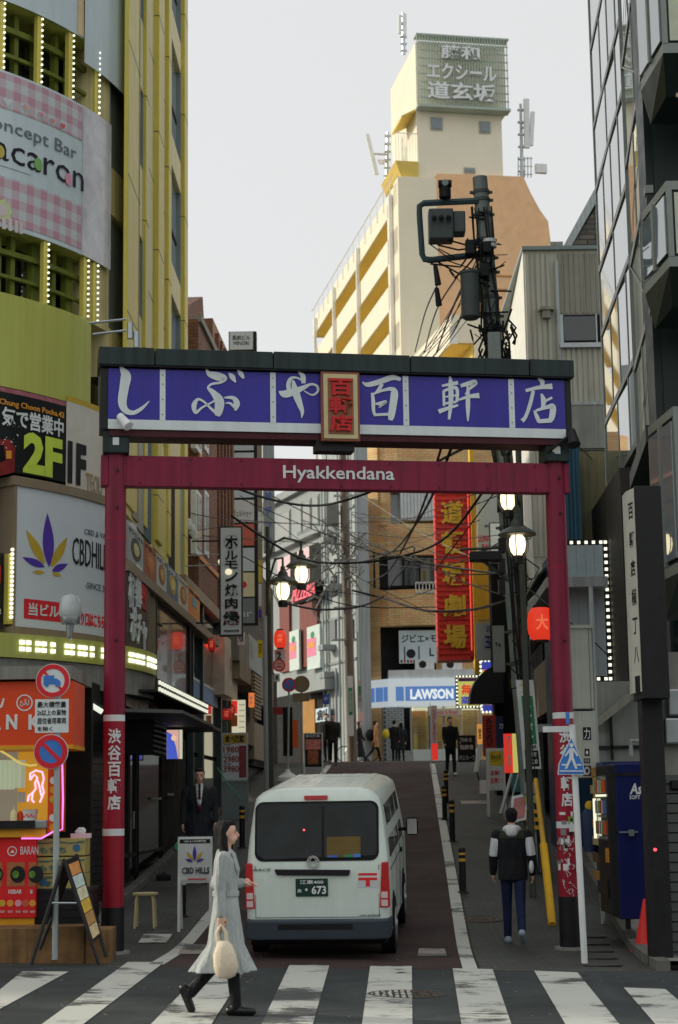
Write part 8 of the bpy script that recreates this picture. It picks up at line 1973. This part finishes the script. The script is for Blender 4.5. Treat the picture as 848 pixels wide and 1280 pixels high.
txt('HIACE',(-.78,-.54,1.045,1.075),van,m_ink2,y=-.004,shear=.2,ext=.003);txt('LOW EMISSION',(.5,.74,.53,.545),van,m_ink2,y=-.004,ext=.003)
b=MB();b.box(.49,.71,-.006,0,.985,1.01);b.box(.49,.71,-.006,0,.93,.96);b.box(.575,.625,-.006,0,.86,.93);b.build('postal_mark',m_rd,van);b=MB();b.box(.48,.72,-.004,0,.85,.93);b.build('mark_ground',mat('pale_grey',(170,176,178)),van)
for s in (-1,1):
    b=MB();b.hexa([(s*.735,-.016,.62),(s*.85,.015,.62),(s*.852,.15,.62),(s*.735,.1,.62),(s*.765,-.012,1.13),(s*.845,.015,1.13),(s*.84,.15,1.13),(s*.77,.1,1.13)]);tl_=b.build('tail_light',m_tlr,van,bev=.012)
    for z0 in (.64,.73,.85):b=MB();b.box(s*.755,s*.83,-.02,.0,z0,z0+.07);b.build('lens',mat('lens_clear',(190,170,170),rough=.1) if z0<.8 else m_tlr,tl_)
    for yy in (.98,3.55):
        b=MB();b.cyl((s*.70,yy,.31),(s*.868,yy,.31),.33,n=28);wl=b.build('wheel',m_rub,van,auto=40);b=MB();b.cyl((s*.86,yy,.31),(s*.878,yy,.31),.2,n=20);b.cyl((s*.87,yy,.31),(s*.89,yy,.31),.06,n=12);b.build('rim',m_sil,wl,auto=40)
        b=MB();n=20;P=[(yy+.4*math.cos(PI*i/n),.33+.38*math.sin(PI*i/n)) for i in range(n+1)];b.add([(s*.852,y,z) for y,z in P]+[(s*.6,y,z) for y,z in P],[tuple(range(n+1)),tuple(range(2*n+1,n,-1))]+[(i,i+1,i+n+2,i+n+1) for i in range(n)]);b.build('wheel_arch',m_rub,van)
    for y0,y1 in ((.5,1.75),(1.85,2.75),(2.9,3.75)):
        b=MB();z0,z1=1.14,1.74;o=.006;b.hexa([(s*(hw(z0)+o),y0,z0),(s*(hw(z0)+o),y1,z0),(s*(hw(z0)-.02),y1,z0),(s*(hw(z0)-.02),y0,z0),(s*(hw(z1)+o),y0+(.18 if y0<1 else 0),z1),(s*(hw(z1)+o),y1-(.25 if y1>3 else 0),z1),(s*(hw(z1)-.02),y1,z1),(s*(hw(z1)-.02),y0,z1)]);b.build('side_window',m_vgl,van)
    b=MB()
    for y in (1.8,2.82,3.9):b.box(s*.848,s*.842,y,y+.012,.42,1.1)
    b.box(s*.85,s*.842,.4,2.8,1.0,1.012);b.build('door_gap',m_rub,van)
    b=MB();b.box(s*.84,s*.87,2.9,3.08,.98,1.03);b.build('door_handle',m_rub,van)
    b=MB();b.box(s*.9,s*1.06,3.72,3.8,1.12,1.36);mr=b.build('wing_mirror',m_rub,van,bev=.03);b=MB();b.box(s*.915,s*1.045,3.712,3.72,1.14,1.34);b.build('mirror_glass',m_chr,mr);b=MB();b.cyl((s*.78,3.85,1.2),(s*.93,3.78,1.2),.025,n=8);b.build('mirror_arm',m_rub,mr)
# ================================================================ PEOPLE
m_skin=mat('skin',(196,156,136),k=.62,rough=.55,var=.05);m_hair=mat('hair_black',(16,15,17),rough=.6,var=.2,scale=30,bump=.6,bscale=60,folds=True);m_lip=mat('lips',(150,80,76));m_eye=mat('eye_dark',(20,16,16),rough=.2)
def cloth(n,c,k=.62,r=.85):return mat(n,c,k=k,rough=r,var=.14,scale=5,bump=.7,bscale=13,folds=True)
def fuse(mb,name,m,par,vox,it=3):
    """one continuous skin grown over all the limbs"""
    o=mb.build(name,m,par);r=o.modifiers.new('r','REMESH');r.mode='VOXEL';r.voxel_size=vox;r.use_smooth_shade=True
    s=o.modifiers.new('s','SMOOTH');s.factor=.6;s.iterations=it;return o
V3=Vector
def person(label,px,py,H,face,legs,arms,top,trousers,shoes,hem=.80,flare=0,Y=None,longhair=False,skirt=False,headturn=0,collar=None,vox=.02,hood=None,hands=True,sleeve=None,width=1.0,openc=False):
    if Y is None:x,y,z=gp(px,py,0)
    else:p=W(px,py,Y);x,y,z=p.x,Y,gz(p.x,Y)
    k=H/1.72;rt=bpy.data.objects.new('person',None);COL.objects.link(rt);rt.location=(x,y,z);rt.rotation_euler=(0,0,R(face));OFF[rt.name]=V3((0,0,0));prop(rt,label,'person')
    L=[]
    for s,(a,bnd,toe) in zip((1,-1),legs):
        hip=V3((s*.085,0,.90));a_=R(a);kn=hip+V3((0,-math.sin(a_),-math.cos(a_)))*.43;a2=R(a-bnd);an=kn+V3((0,-math.sin(a2),-math.cos(a2)))*.41;t_=R(toe);td=V3((s*.1,-math.cos(t_),-math.sin(t_))).normalized();nd=V3((0,math.sin(t_),-math.cos(t_)))
        L.append((hip,kn,an,an+nd*.055+td*.15,an+nd*.05-td*.055))
    low=min(min(p[3].z-.035,p[4].z-.04) for p in L);dz=-low
    for i in range(2):L[i]=tuple(V3((p.x,p.y,p.z+dz))*k for p in L[i])
    up=lambda x,y,z:V3((x,y,z+dz))*k
    A=[]
    for s,(sw,el,out) in zip((1,-1),arms):
        sh=V3((s*.175*width,.01,1.39));a_,o_=R(sw),R(out);d=V3((s*math.sin(o_),-math.sin(a_)*math.cos(o_),-math.cos(a_)*math.cos(o_)));e=sh+d*.27;a2=R(sw+el);d2=V3((s*math.sin(o_)*.3,-math.sin(a2),-math.cos(a2))).normalized();w_=e+d2*.24
        A.append((up(*sh),up(*e),up(*w_),d2,s))
    ht=R(headturn);hc=up(0,-.015,1.61);rot=Matrix.Rotation(ht,3,'Z')
    def hd(v):return hc+rot @ (V3(v)*k)
    B=MB();fine=vox<.015
    B.loft([(0,0,(.86+dz)*k,.14*k,.1*k),(0,0,(1.08+dz)*k,.12*k,.085*k),(0,0,(1.3+dz)*k,.15*k,.09*k),(0,0,(1.42+dz)*k,.08*k,.06*k)],16)
    B.cap(up(0,.01,1.38),up(0,-.005,1.54),.055*k,.05*k)
    B.ball(hd((0,.012,.025)),(.075*k,.095*k,.097*k),18,12,rot);B.ball(hd((0,-.03,-.045)),(.052*k,.055*k,.062*k),14,10,rot);B.ball(hd((0,-.055,-.082)),(.024*k,.02*k,.02*k),10,8)
    B.cap(hd((0,-.083,.012)),hd((0,-.103,-.022)),.009*k,.0135*k,8);B.ball(hd((0,-.085,-.052)),(.022*k,.012*k,.011*k),8,6,rot)
    for s in (-1,1):B.ball(hd((s*.073,.012,-.01)),(.01*k,.018*k,.03*k),8,6,rot)
    for hp_,kn,an,to,he in L:B.cap(hp_,kn,.075*k,.052*k);B.cap(kn,an,.05*k,.036*k);B.cap(he,to,.032*k,.03*k)
    for sh,e,w_,d2,s in A:
        B.cap(sh,e,.045*k,.038*k);B.cap(e,w_,.036*k,.026*k)
        if hands:
            sd=V3((0,1,0))-d2*d2.y;sd=sd.normalized() if sd.length>.1 else V3((1,0,0));nn=d2.cross(sd)*s;pm=w_+d2*.05*k;B.ball(pm,(.022*k,.036*k,.044*k),10,8)
            for f,ln in zip((-.028,-.009,.01,.028),(.062,.072,.068,.052)):
                b0=w_+(d2*.085+sd*f)*k;b1=b0+(d2*ln*.55-nn*.01)*k;B.cap(b0,b1,.009*k,.0085*k,6);B.cap(b1,b1+(d2*ln*.35-nn*.026)*k,.0085*k,.0075*k,6)
            b0=w_+(d2*.03-sd*.03)*k;b1=b0+(d2*.035-sd*.022-nn*.012)*k;B.cap(b0,b1,.012*k,.01*k,6);B.cap(b1,b1+(d2*.03-nn*.012)*k,.01*k,.0085*k,6)
    fuse(B,'body',m_skin,rt,vox*.62 if fine else vox)
    if fine:
        for s in (-1,1):
            b=MB();b.ball(hd((s*.031,-.079,.012)),(.013*k,.006*k,.006*k),8,6,rot);b.build('eye',m_eye,rt,smooth=True);b=MB();b.ball(hd((s*.032,-.083,.034)),(.018*k,.005*k,.004*k),8,6,rot);b.build('eyebrow',m_hair,rt,smooth=True)
        b=MB();b.ball(hd((0,-.096,-.053)),(.02*k,.005*k,.007*k),8,6,rot);b.build('lips',m_lip,rt,smooth=True)
    b=MB();b.ball(hd((0,.03,.045)),(.084*k,.093*k,.085*k),16,10,rot);b.ball(hd((0,-.02,.088)),(.062*k,.062*k,.034*k),12,8,rot);b.ball(hd((0,.05,0)),(.08*k,.06*k,.075*k),12,8,rot)
    if longhair:
        for s in (-1,0,1):b.cap(hd((s*.055,.04,.04)),hd((s*.065,.055-abs(s)*.03,-.17)),.04*k,.045*k);b.cap(hd((s*.065,.055-abs(s)*.03,-.17)),hd((s*.075,.05-abs(s)*.07,-.27)),.045*k,.02*k)
    fuse(b,'hair',m_hair,rt,vox*.8)
    c=MB();he=hem+dz;fl=flare
    rg=[(0,.03 if fl>.05 else .005,(he)*k,(.165+fl)*width*k,(.13+fl*2)*k)]
    if he<.75:rg.append((0,0,(.5*he+.43)*k,(.165+fl*.4)*width*k,(.125+fl*.5)*k))
    rg+=[(0,0,(.90+dz)*k,.172*width*k,.128*k),(0,0,(1.06+dz)*k,(.14 if fl else .16)*width*k,.11*k),(0,-.005,(1.25+dz)*k,.172*width*k,.122*k),(0,0,(1.36+dz)*k,.178*width*k,.108*k),(0,.005,(1.44+dz)*k,.1*width*k,.082*k),(0,.01,(1.475+dz)*k,.062*k,.06*k)]
    if hem<.5 and fine:
        c.rings([[V3(((cx+rx*math.cos(th))*1,(cy+ry*math.sin(th)),z)) for th,rx,ry in [(2*PI*i/60,rx0*(1+wv*math.sin(8*2*PI*i/60+z*3)),ry0*(1+wv*math.sin(8*2*PI*i/60+z*3))) for i in range(60)]] for (cx,cy,z,rx0,ry0),wv in zip(rg,(.09,.05,.015,.0,.02,.01,0,0))])
    else:c.loft(rg,22)
    for sh,e,w_,d2,s in A:
        c.cap(sh,e,.066*k,.058*k)
        if sleeve is None:c.cap(e,w_-d2*.005,.056*k,.047*k)
    ct=fuse(c,'coat',top,rt,vox,4)
    if sleeve is not None:
        for sh,e,w_,d2,s in A:q=MB();q.cap(sh.lerp(e,.25),e,.069*k,.064*k);fuse(q,'white_sleeve',sleeve[0],rt,vox);q=MB();q.cap(e.lerp(w_,.05),w_,.066*k,.05*k);fuse(q,'dark_sleeve',sleeve[1],rt,vox)
    t_=MB();t_.loft([(0,0,(.82+dz)*k,.13*k,.1*k),(0,0,(.98+dz)*k,.14*k,.1*k)],14)
    for hp_,kn,an,to,hl in L:t_.cap(hp_,kn,.088*k,.066*k);t_.cap(kn,an+V3((0,0,-.01)),.064*k,.052*k)
    fuse(t_,'trousers',trousers,rt,vox)
    for hp_,kn,an,to,hl in L:q=MB();q.cap(hl,to,.046*k,.04*k);q.cap(hl.lerp(to,.12),an,.046*k,.046*k);fuse(q,'shoe',shoes,rt,vox*.8)
    return rt,k,dz,L,A,hd,up
m_blkc=cloth('black_cloth',(24,25,28));m_drkc=cloth('charcoal_cloth',(34,37,42));m_jean=cloth('indigo_jeans',(26,34,62));m_coat=cloth('pale_grey_coat',(152,159,158),k=.68);m_bshoe=mat('black_leather',(20,20,22),rough=.3)
# the woman crossing
rt,k,dz,L,A,hd,up=person('woman with long black hair in a pale grey belted coat striding right over the crosswalk',283,1268,1.66,90,((-7,36,68),(8,3,0)),((-20,112,3),(-7,9,4)),m_coat,m_blkc,m_bshoe,hem=.36,flare=.085,longhair=True,headturn=0,vox=.012)
b=MB();b.loft([(0,-.0,(1.035+dz)*k,.155*k,.124*k),(0,-.0,(1.085+dz)*k,.155*k,.124*k)],28);b.build('belt',m_coat,rt,bev=.006,auto=50)
for s in (1,-1):
    q=MB();q.face([up(s*.02,-.1,1.13),up(s*.11,-.125,1.28),up(s*.1,-.085,1.43),up(s*.03,-.06,1.44)]);o=q.build('lapel',m_coat,rt);m=o.modifiers.new('t','SOLIDIFY');m.thickness=.02
hw_=A[1][2]+A[1][3]*.11*k;t=thing('cream_bag','soft cream drawstring bag hanging from the walking woman\'s hand','bag',WF,(rt.matrix_basis @ hw_));c_=rt.matrix_basis @ hw_;m_bag=mat('bag_cream',(198,186,164),k=.62,rough=.8,var=.1,bump=.5,bscale=25)
b=MB();b.loft([(c_.x+.04-.01,c_.y-.02,c_.z-.44,.05,.04),(c_.x+.04,c_.y-.02,c_.z-.42,.085,.06),(c_.x+.045,c_.y-.02,c_.z-.34,.11,.08),(c_.x+.03,c_.y-.02,c_.z-.24,.1,.075),(c_.x+.03,c_.y-.01,c_.z-.16,.07,.045),(c_.x+.015,c_.y,c_.z-.12,.045,.03)],22);b.build('pouch',m_bag,t,auto=70)
b=MB();b.tube([(c_.x-.02,c_.y,c_.z-.16),(c_.x-.035,c_.y,c_.z-.05),(c_.x,c_.y,c_.z+.02),(c_.x+.04,c_.y,c_.z-.05),(c_.x+.05,c_.y,c_.z-.17)],.018,8);b.build('strap',m_bag,t)
# suited man
rt,k,dz,L,A,hd,up=person('man in dark suit coat, white shirt and dark red tie standing by the left shops',250,1150,1.84,3,((2,4,0),(-2,3,0)),((6,18,6),(2,12,8)),m_drkc,m_blkc,m_bshoe,hem=.60,flare=.02,Y=30.0,vox=.0145,width=1.22)
ZZ=((1.06,.128),(1.16,.134),(1.25,.138),(1.32,.13),(1.37,.122),(1.42,.108),(1.46,.088),(1.49,.074))
def strip(nm,m,ws,o_,zz):
    q=MB()
    for i in range(len(zz)-1):q.face([up(-ws[i],-zz[i][1]-o_,zz[i][0]),up(ws[i],-zz[i][1]-o_,zz[i][0]),up(ws[i+1],-zz[i+1][1]-o_,zz[i+1][0]),up(-ws[i+1],-zz[i+1][1]-o_,zz[i+1][0])])
    o=q.build(nm,m,rt,smooth=True);md=o.modifiers.new('t','SOLIDIFY');md.thickness=.012
strip('shirt',m_swhite,(.012,.026,.036,.044,.05,.055,.06,.055),.006,ZZ);strip('tie',mat('tie_red',(70,22,32)),(.02,.024,.022,.02,.018,.016,.016,.02),.014,ZZ)
# man walking away on the right
m_hood=cloth('white_hoodie',(186,190,192));m_olive=cloth('olive_yoke',(44,48,34));m_sho=mat('trainer_grey',(130,142,156),var=.3)
rt,k,dz,L,A,hd,up=person('man in a black and white hooded jacket and jeans walking away on the right',644,1180,1.74,176,((14,6,0),(-16,22,35)),((6,16,9),(-6,20,9)),m_blkc,m_jean,m_sho,hem=.80,vox=.0135,width=1.15,sleeve=(m_hood,m_blkc))
q=MB();q.ball(up(0,.05,1.46),(.125*k,.085*k,.06*k),16,10);q.ball(up(0,.09,1.42),(.085*k,.05*k,.07*k),14,8);fuse(q,'hood',m_hood,rt,.013)
q=MB();q.loft([(0,.004,(1.33+dz)*k,.208*k,.119*k),(0,.006,(1.385+dz)*k,.195*k,.105*k),(0,.01,(1.43+dz)*k,.13*k,.09*k)],20);fuse(q,'olive_yoke',m_olive,rt,.013)
q=MB();q.ball(up(-.24,.06,.97),(.035,.05,.09),12,8);q.build('white_bag',m_swhite,rt,smooth=True)
# people farther up
STR=((18,6,0),(-20,25,25));ST=((3,3,0),(-3,4,0));AR=((14,18,5),(-12,14,5));m_mask=m_swhite
P_=[('man in a dark olive jacket walking down towards the viewer beyond the van',417,958,1.74,0,STR,AR,cloth('dark_olive',(38,38,34)),m_blkc,.78,0,61,False),('person in black with a white face mask just behind the man in dark olive',409,951,1.72,-20,ST,AR,m_blkc,m_blkc,.78,0,65,False),
      ('woman in a long black coat walking right in front of the bicycle',450,948,1.62,80,STR,AR,m_blkc,m_blkc,.22,.07,71,True),('person in a brown hooded coat with a black backpack walking right',470,947,1.64,100,STR,AR,cloth('brown_coat',(150,110,72)),m_blkc,.62,.02,72,False),
      ('person in black standing by the store door, left of the pair, with a yellow bag',494,948,1.66,160,ST,AR,m_blkc,m_blkc,.5,.01,73,False),('person in black standing by the store door, right of the pair',502,948,1.58,200,ST,AR,m_blkc,m_blkc,.5,.02,73.4,True),
      ('man in black with bowed head standing in front of the store window',564,963,1.76,15,((8,5,0),(-6,8,0)),((10,40,6),(6,30,6)),m_blkc,m_blkc,.76,0,55,False)]
for lab,px,py,H,fc,lg,ar,tp_,tr,hem,fl,Y,lh in P_:
    rt,k,dz,L,A,hd,up=person(lab,px,py,H,fc,lg,ar,tp_,tr,m_bshoe if Y != 55 else m_white,hem=hem,flare=fl,Y=float(Y),longhair=lh,vox=.024,width=1.08)
    if 'mask' in lab:q=MB();q.ball(hd((0,-.06,-.04)),(.06,.05,.05),10,8);q.build('face_mask',m_mask,rt,smooth=True)
    if 'backpack' in lab or 'yellow bag' in lab:
        yl='yellow' in lab;p=rt.matrix_basis @ up(0,.2,1.15);t=thing('backpack' if not yl else 'delivery_bag','black backpack on the person in the brown coat' if not yl else 'yellow bag on the back of a person in black by the store','bag',WF,p);q=MB();q.ball(p if not yl else p+V3((-.3,0,.0)),(.2,.14,.24) if not yl else (.15,.12,.2),12,8);q.build('bag_body',m_blkc if not yl else mat('bag_yellow',(190,170,40)),t,smooth=True)
# bicycle by the wall
bp_=W(434,947,72.5);t=thing('bicycle','bicycle parked against the wall behind the walking people','bicycle',WF,(bp_.x,72.5,gz(bp_.x,72.5)));z=gz(bp_.x,72.5)+.34
for x in (bp_.x-.1,bp_.x+.95):
    q=MB();q.tube([(x+.32*math.cos(i*PI/12),72.5,z+.32*math.sin(i*PI/12)) for i in range(25)],.022,6);w1=q.build('wheel',m_rub,t)
    q=MB();[q.cyl((x,72.5,z),(x+.31*math.cos(i*PI/5),72.5,z+.31*math.sin(i*PI/5)),.005,n=4) for i in range(10)];q.build('spoke',m_sil,w1)
x=bp_.x
for pts,nm in (([(x-.1,z),(x+.1,z+.5),(x+.45,z+.05),(x+.95,z)],'frame'),([(x+.1,z+.5),(x+.7,z+.45),(x+.45,z+.05)],'frame'),([(x-.02,z+.65),(x+.12,z+.7),(x+.1,z+.5)],'handlebar'),([(x+.95,z),(x+.7,z+.45),(x+.68,z+.58)],'seat_post')):q=MB();q.tube([(a,72.5,c_) for a,c_ in pts],.02,6);q.build(nm,m_sil,t)
q=MB();q.ball((x+.68,72.5,z+.6),(.12,.07,.035),10,6);q.build('saddle',m_rub,t)
# ================================================================ EXTRA CLUTTER
ob=thing('unseen_opposite_row','unseen concrete office row across the avenue, added to shade the street','building',flat(-17),(0,0,0))  # unseen row behind the camera, added to shade the street and fill reflections
b=MB();b.box(-45,45,-6,0,0,10);b.build('facade',mat('office_concrete',(120,122,118),var=.2),ob)
for k in range(30):
    for z in (1,4.2,7.3):b=MB();b.box(-44+k*3,-41.8+k*3,0,.05,z,z+1.9);b.build('window',m_dglass,ob)
for Y,x0,y0,x1,y1,m,tx,tm,lab in (
 (44,297,790,306,806,m_wh,'PUB',m_bk,'small white pub sign on the left shopfronts under the grill sign'),
 (45,281,822,290,838,mat('tan_poster',(150,130,110)),'焼',m_rd,'tan poster with a red character on the left shopfronts'),
 (48,300,838,311,850,m_grey,'BAR',m_wh,'small grey bar sign on the left row beneath the awning'),
 (49,311,866,318,884,emat('orange_lit',(226,120,60),.7),'丼',m_wh,'small lit orange sign on the left row'),
 (50,322,800,329,822,m_yw,'酒',m_bk,'narrow yellow plate sign behind the thin lamp post'),
 (51,334,868,341,880,m_rd,'鳥',m_wh,'small red square sign near the no parking sign'),
 (52,343,842,350,852,m_wh,'8',m_bk,'tiny white number plate sign under the round shop sign'),
 (53,366,900,373,935,mat('orange_cloth',(190,90,50)),'',m_rd,'orange cloth hanging in the dark doorway beyond the van'),
 (53.5,354,884,366,945,m_blkc,'',m_rd,'black curtain hanging in the doorway beyond the van'),
 (54,330,884,362,893,mat('red_awning',(130,44,44)),'',m_rd,'thin dark red awning edge beyond the thin lamp post'),
 (60,404,868,412,880,m_bl,'←',m_wh,'small blue arrow sign by the timber door'),
 (66,447,850,453,885,m_sgnd,'薬',m_gn,'narrow grey wall sign left of the convenience store'),
 (70,448,890,455,902,mat('pale_pink_plate',(190,160,150)),'',m_rd,'small pale plate on the wall behind the walking people'),
 (45,637,842,646,866,m_gblk,'鍋',m_yw,'black board with a yellow character behind the advert plate pole'),
 (40,655,850,668,900,mat('olive_board',(76,76,56)),'',m_rd,'olive framed board on the dark wall left of the red post'),
 (33,668,905,690,915,m_spole,'',m_rd,'pale slanting bracket beam left of the red post'),
 (48,597,905,603,930,emat('amber_lit',(220,150,70),.6),'営',m_bk,'small amber lit sign right of the store window'),
 (38,600,975,608,992,m_sgn,'',m_rd,'small pale notice board low on the right pavement'),
 (36,640,968,650,990,mat('teal_plate',(60,110,110)),'',m_rd,'small teal plate at the foot of the big pole')):
    q=fb(flat(Y),x0,y0,x1,y1);flatsign(lab,Y,x0,y0,x1,y1,m,[(tx,x0+(x1-x0)*.2,y0+(y1-y0)*.2,x1-(x1-x0)*.2,y1-(y1-y0)*.25,tm)] if tx else (),depth=.1)
# leaning ladder boards by the big pole
for x0,y0,x1,y1,m,lab in ((626,1018,640,968,m_sil,'grey aluminium stand leaning by the big pole, nearer the alley'),(646,1030,655,985,m_sil,'second grey stand leaning at the foot of the big pole')):
    a=W(x0,y0,31.2);c_=W(x1,y1,31.8);t=thing('leaning_stand',lab,'stand',WF,a);b=MB();b.cyl(a,c_,.035,n=8);b.cyl(a+V3((.12,0,0)),c_+V3((.12,0,0)),.02,n=8);b.build('rail',m,t)
a=W(645,1010,30.8);t=thing('picture_board','small framed pink and white board leaning at the foot of the big pole','sign',WF,a);b=MB();b.hexa([(a.x-.12,30.7,a.z-.25),(a.x+.16,30.7,a.z-.2),(a.x+.16,30.75,a.z-.2),(a.x-.12,30.75,a.z-.25),(a.x-.05,30.9,a.z+.2),(a.x+.23,30.9,a.z+.25),(a.x+.23,30.95,a.z+.25),(a.x-.05,30.95,a.z+.2)]);b.build('frame',m_sgn,t);b=MB();b.face([(a.x-.08,30.705,a.z-.2),(a.x+.13,30.705,a.z-.16),(a.x+.19,30.875,a.z+.2),(a.x-.02,30.875,a.z+.16)]);b.build('print',mat('print_rose',(170,110,110),var=.3),t)
# white building: ledges, pipes, air conditioners
for x0,y0,x1,y1 in ((404,672,410,679),(403,806,409,813),(410,730,416,738),(404,840,411,848)):
    g=fb(WBF,x0,y0,x1,y1,-.7);b=MB();b.box(g[0],g[1],-.9,-.3,g[2],g[3]);p=b.build('air_conditioner',m_wb,wbd,bev=.02);b=MB();b.disc((g[0]+g[1])/2,(g[2]+g[3])/2,(g[3]-g[2])*.36,-.91,-.9,14);b.build('fan_grille',m_grey,p)
for x,m in ((405,m_spole),(409,m_grey),(425,m_grey),(438,m_spole),(450,m_grey)):
    u=wp(x,800,-.4)[0];b=MB();b.cyl((u,-.42,gW),(u,-.42,wp(x,600 if x<430 else 560)[1]),.045,n=6);b.build('pipe',m,wbd)
for y in (640,700,772,828):
    g=wp(430,y,-.3);b=MB();b.box(uW1,g1_,-.36,-.3,g[1],g[1]+.1);b.build('ledge',m_grey,wbd)
for x0,y0,x1,y1 in ((413,655,421,690),(414,720,421,745),(436,775,442,800),(428,690,433,715),(413,776,420,800)):
    g=fb(WBF,x0,y0,x1,y1,-.34);b=MB();b.box(g[0],g[1],-.37,-.3,g[2],g[3]);b.build('small_window',m_dglass,wbd)
# dense web of thin wires
random.seed(14)
for k in range(13):
    ya,yb=random.uniform(600,760),random.uniform(600,770);sag=random.uniform(6,30);xa=random.choice([300,335,440,440,452]);xb=random.choice([545,600,640,640,655]);Ya=46 if xa<400 else 64;Yb=31 if xb>620 else 48
    wire([(xa,ya,Ya),((xa+xb)/2,(ya+yb)/2+sag,(Ya+Yb)/2),(xb,yb,Yb)],random.choice([.008,.011,.015]),random.choice([m_cab,MATS['cable_grey'],m_cab]),'thin wire in the dense web strung across the alley below the gate beam')
for k in range(9):
    xa=random.uniform(590,625);xb=random.uniform(515,560);wire([(xb,446,46),((xa+xb)/2,random.uniform(385,410),38),(xa,random.uniform(300,380),31)],.01,None,'thin wire fanning down from the big pole behind the gate cap')
# hanging service loops on the big pole below the beam
F_=flat(31.0)
for k in range(10):
    x=random.uniform(632,655);y=random.uniform(620,850);a=V3(fp(x,y,-.28));b=MB();w_=random.uniform(.1,.35);h_=random.uniform(.2,.6);b.tube([a,a+V3((w_,-.05,-h_*.6)),a+V3((w_*.7,-.05,-h_)),a+V3((0,0,-h_*1.1))],.012,5);b.build('hanging_cable',m_cab,upole)
# left pavement bits
for px,py,s,m,lab in ((20,1196,.16,m_dark,'dark rubber block at the left end of the timber step'),(205,1100,.12,m_gblk,'small black weight on the left pavement near the stool')):
    x,y,z=gp(px,py,0);t=thing('ground_block',lab,'block',WF,(x,y,z));b=MB();b.box(x-s,x+s,y-s*.6,y+s*.6,z,z+s*.8);b.build('block',m,t,bev=.02);b=MB();b.cyl((x,y,z+s*.8),(x,y,z+s),s*.25,n=10);b.build('knob',m,t)
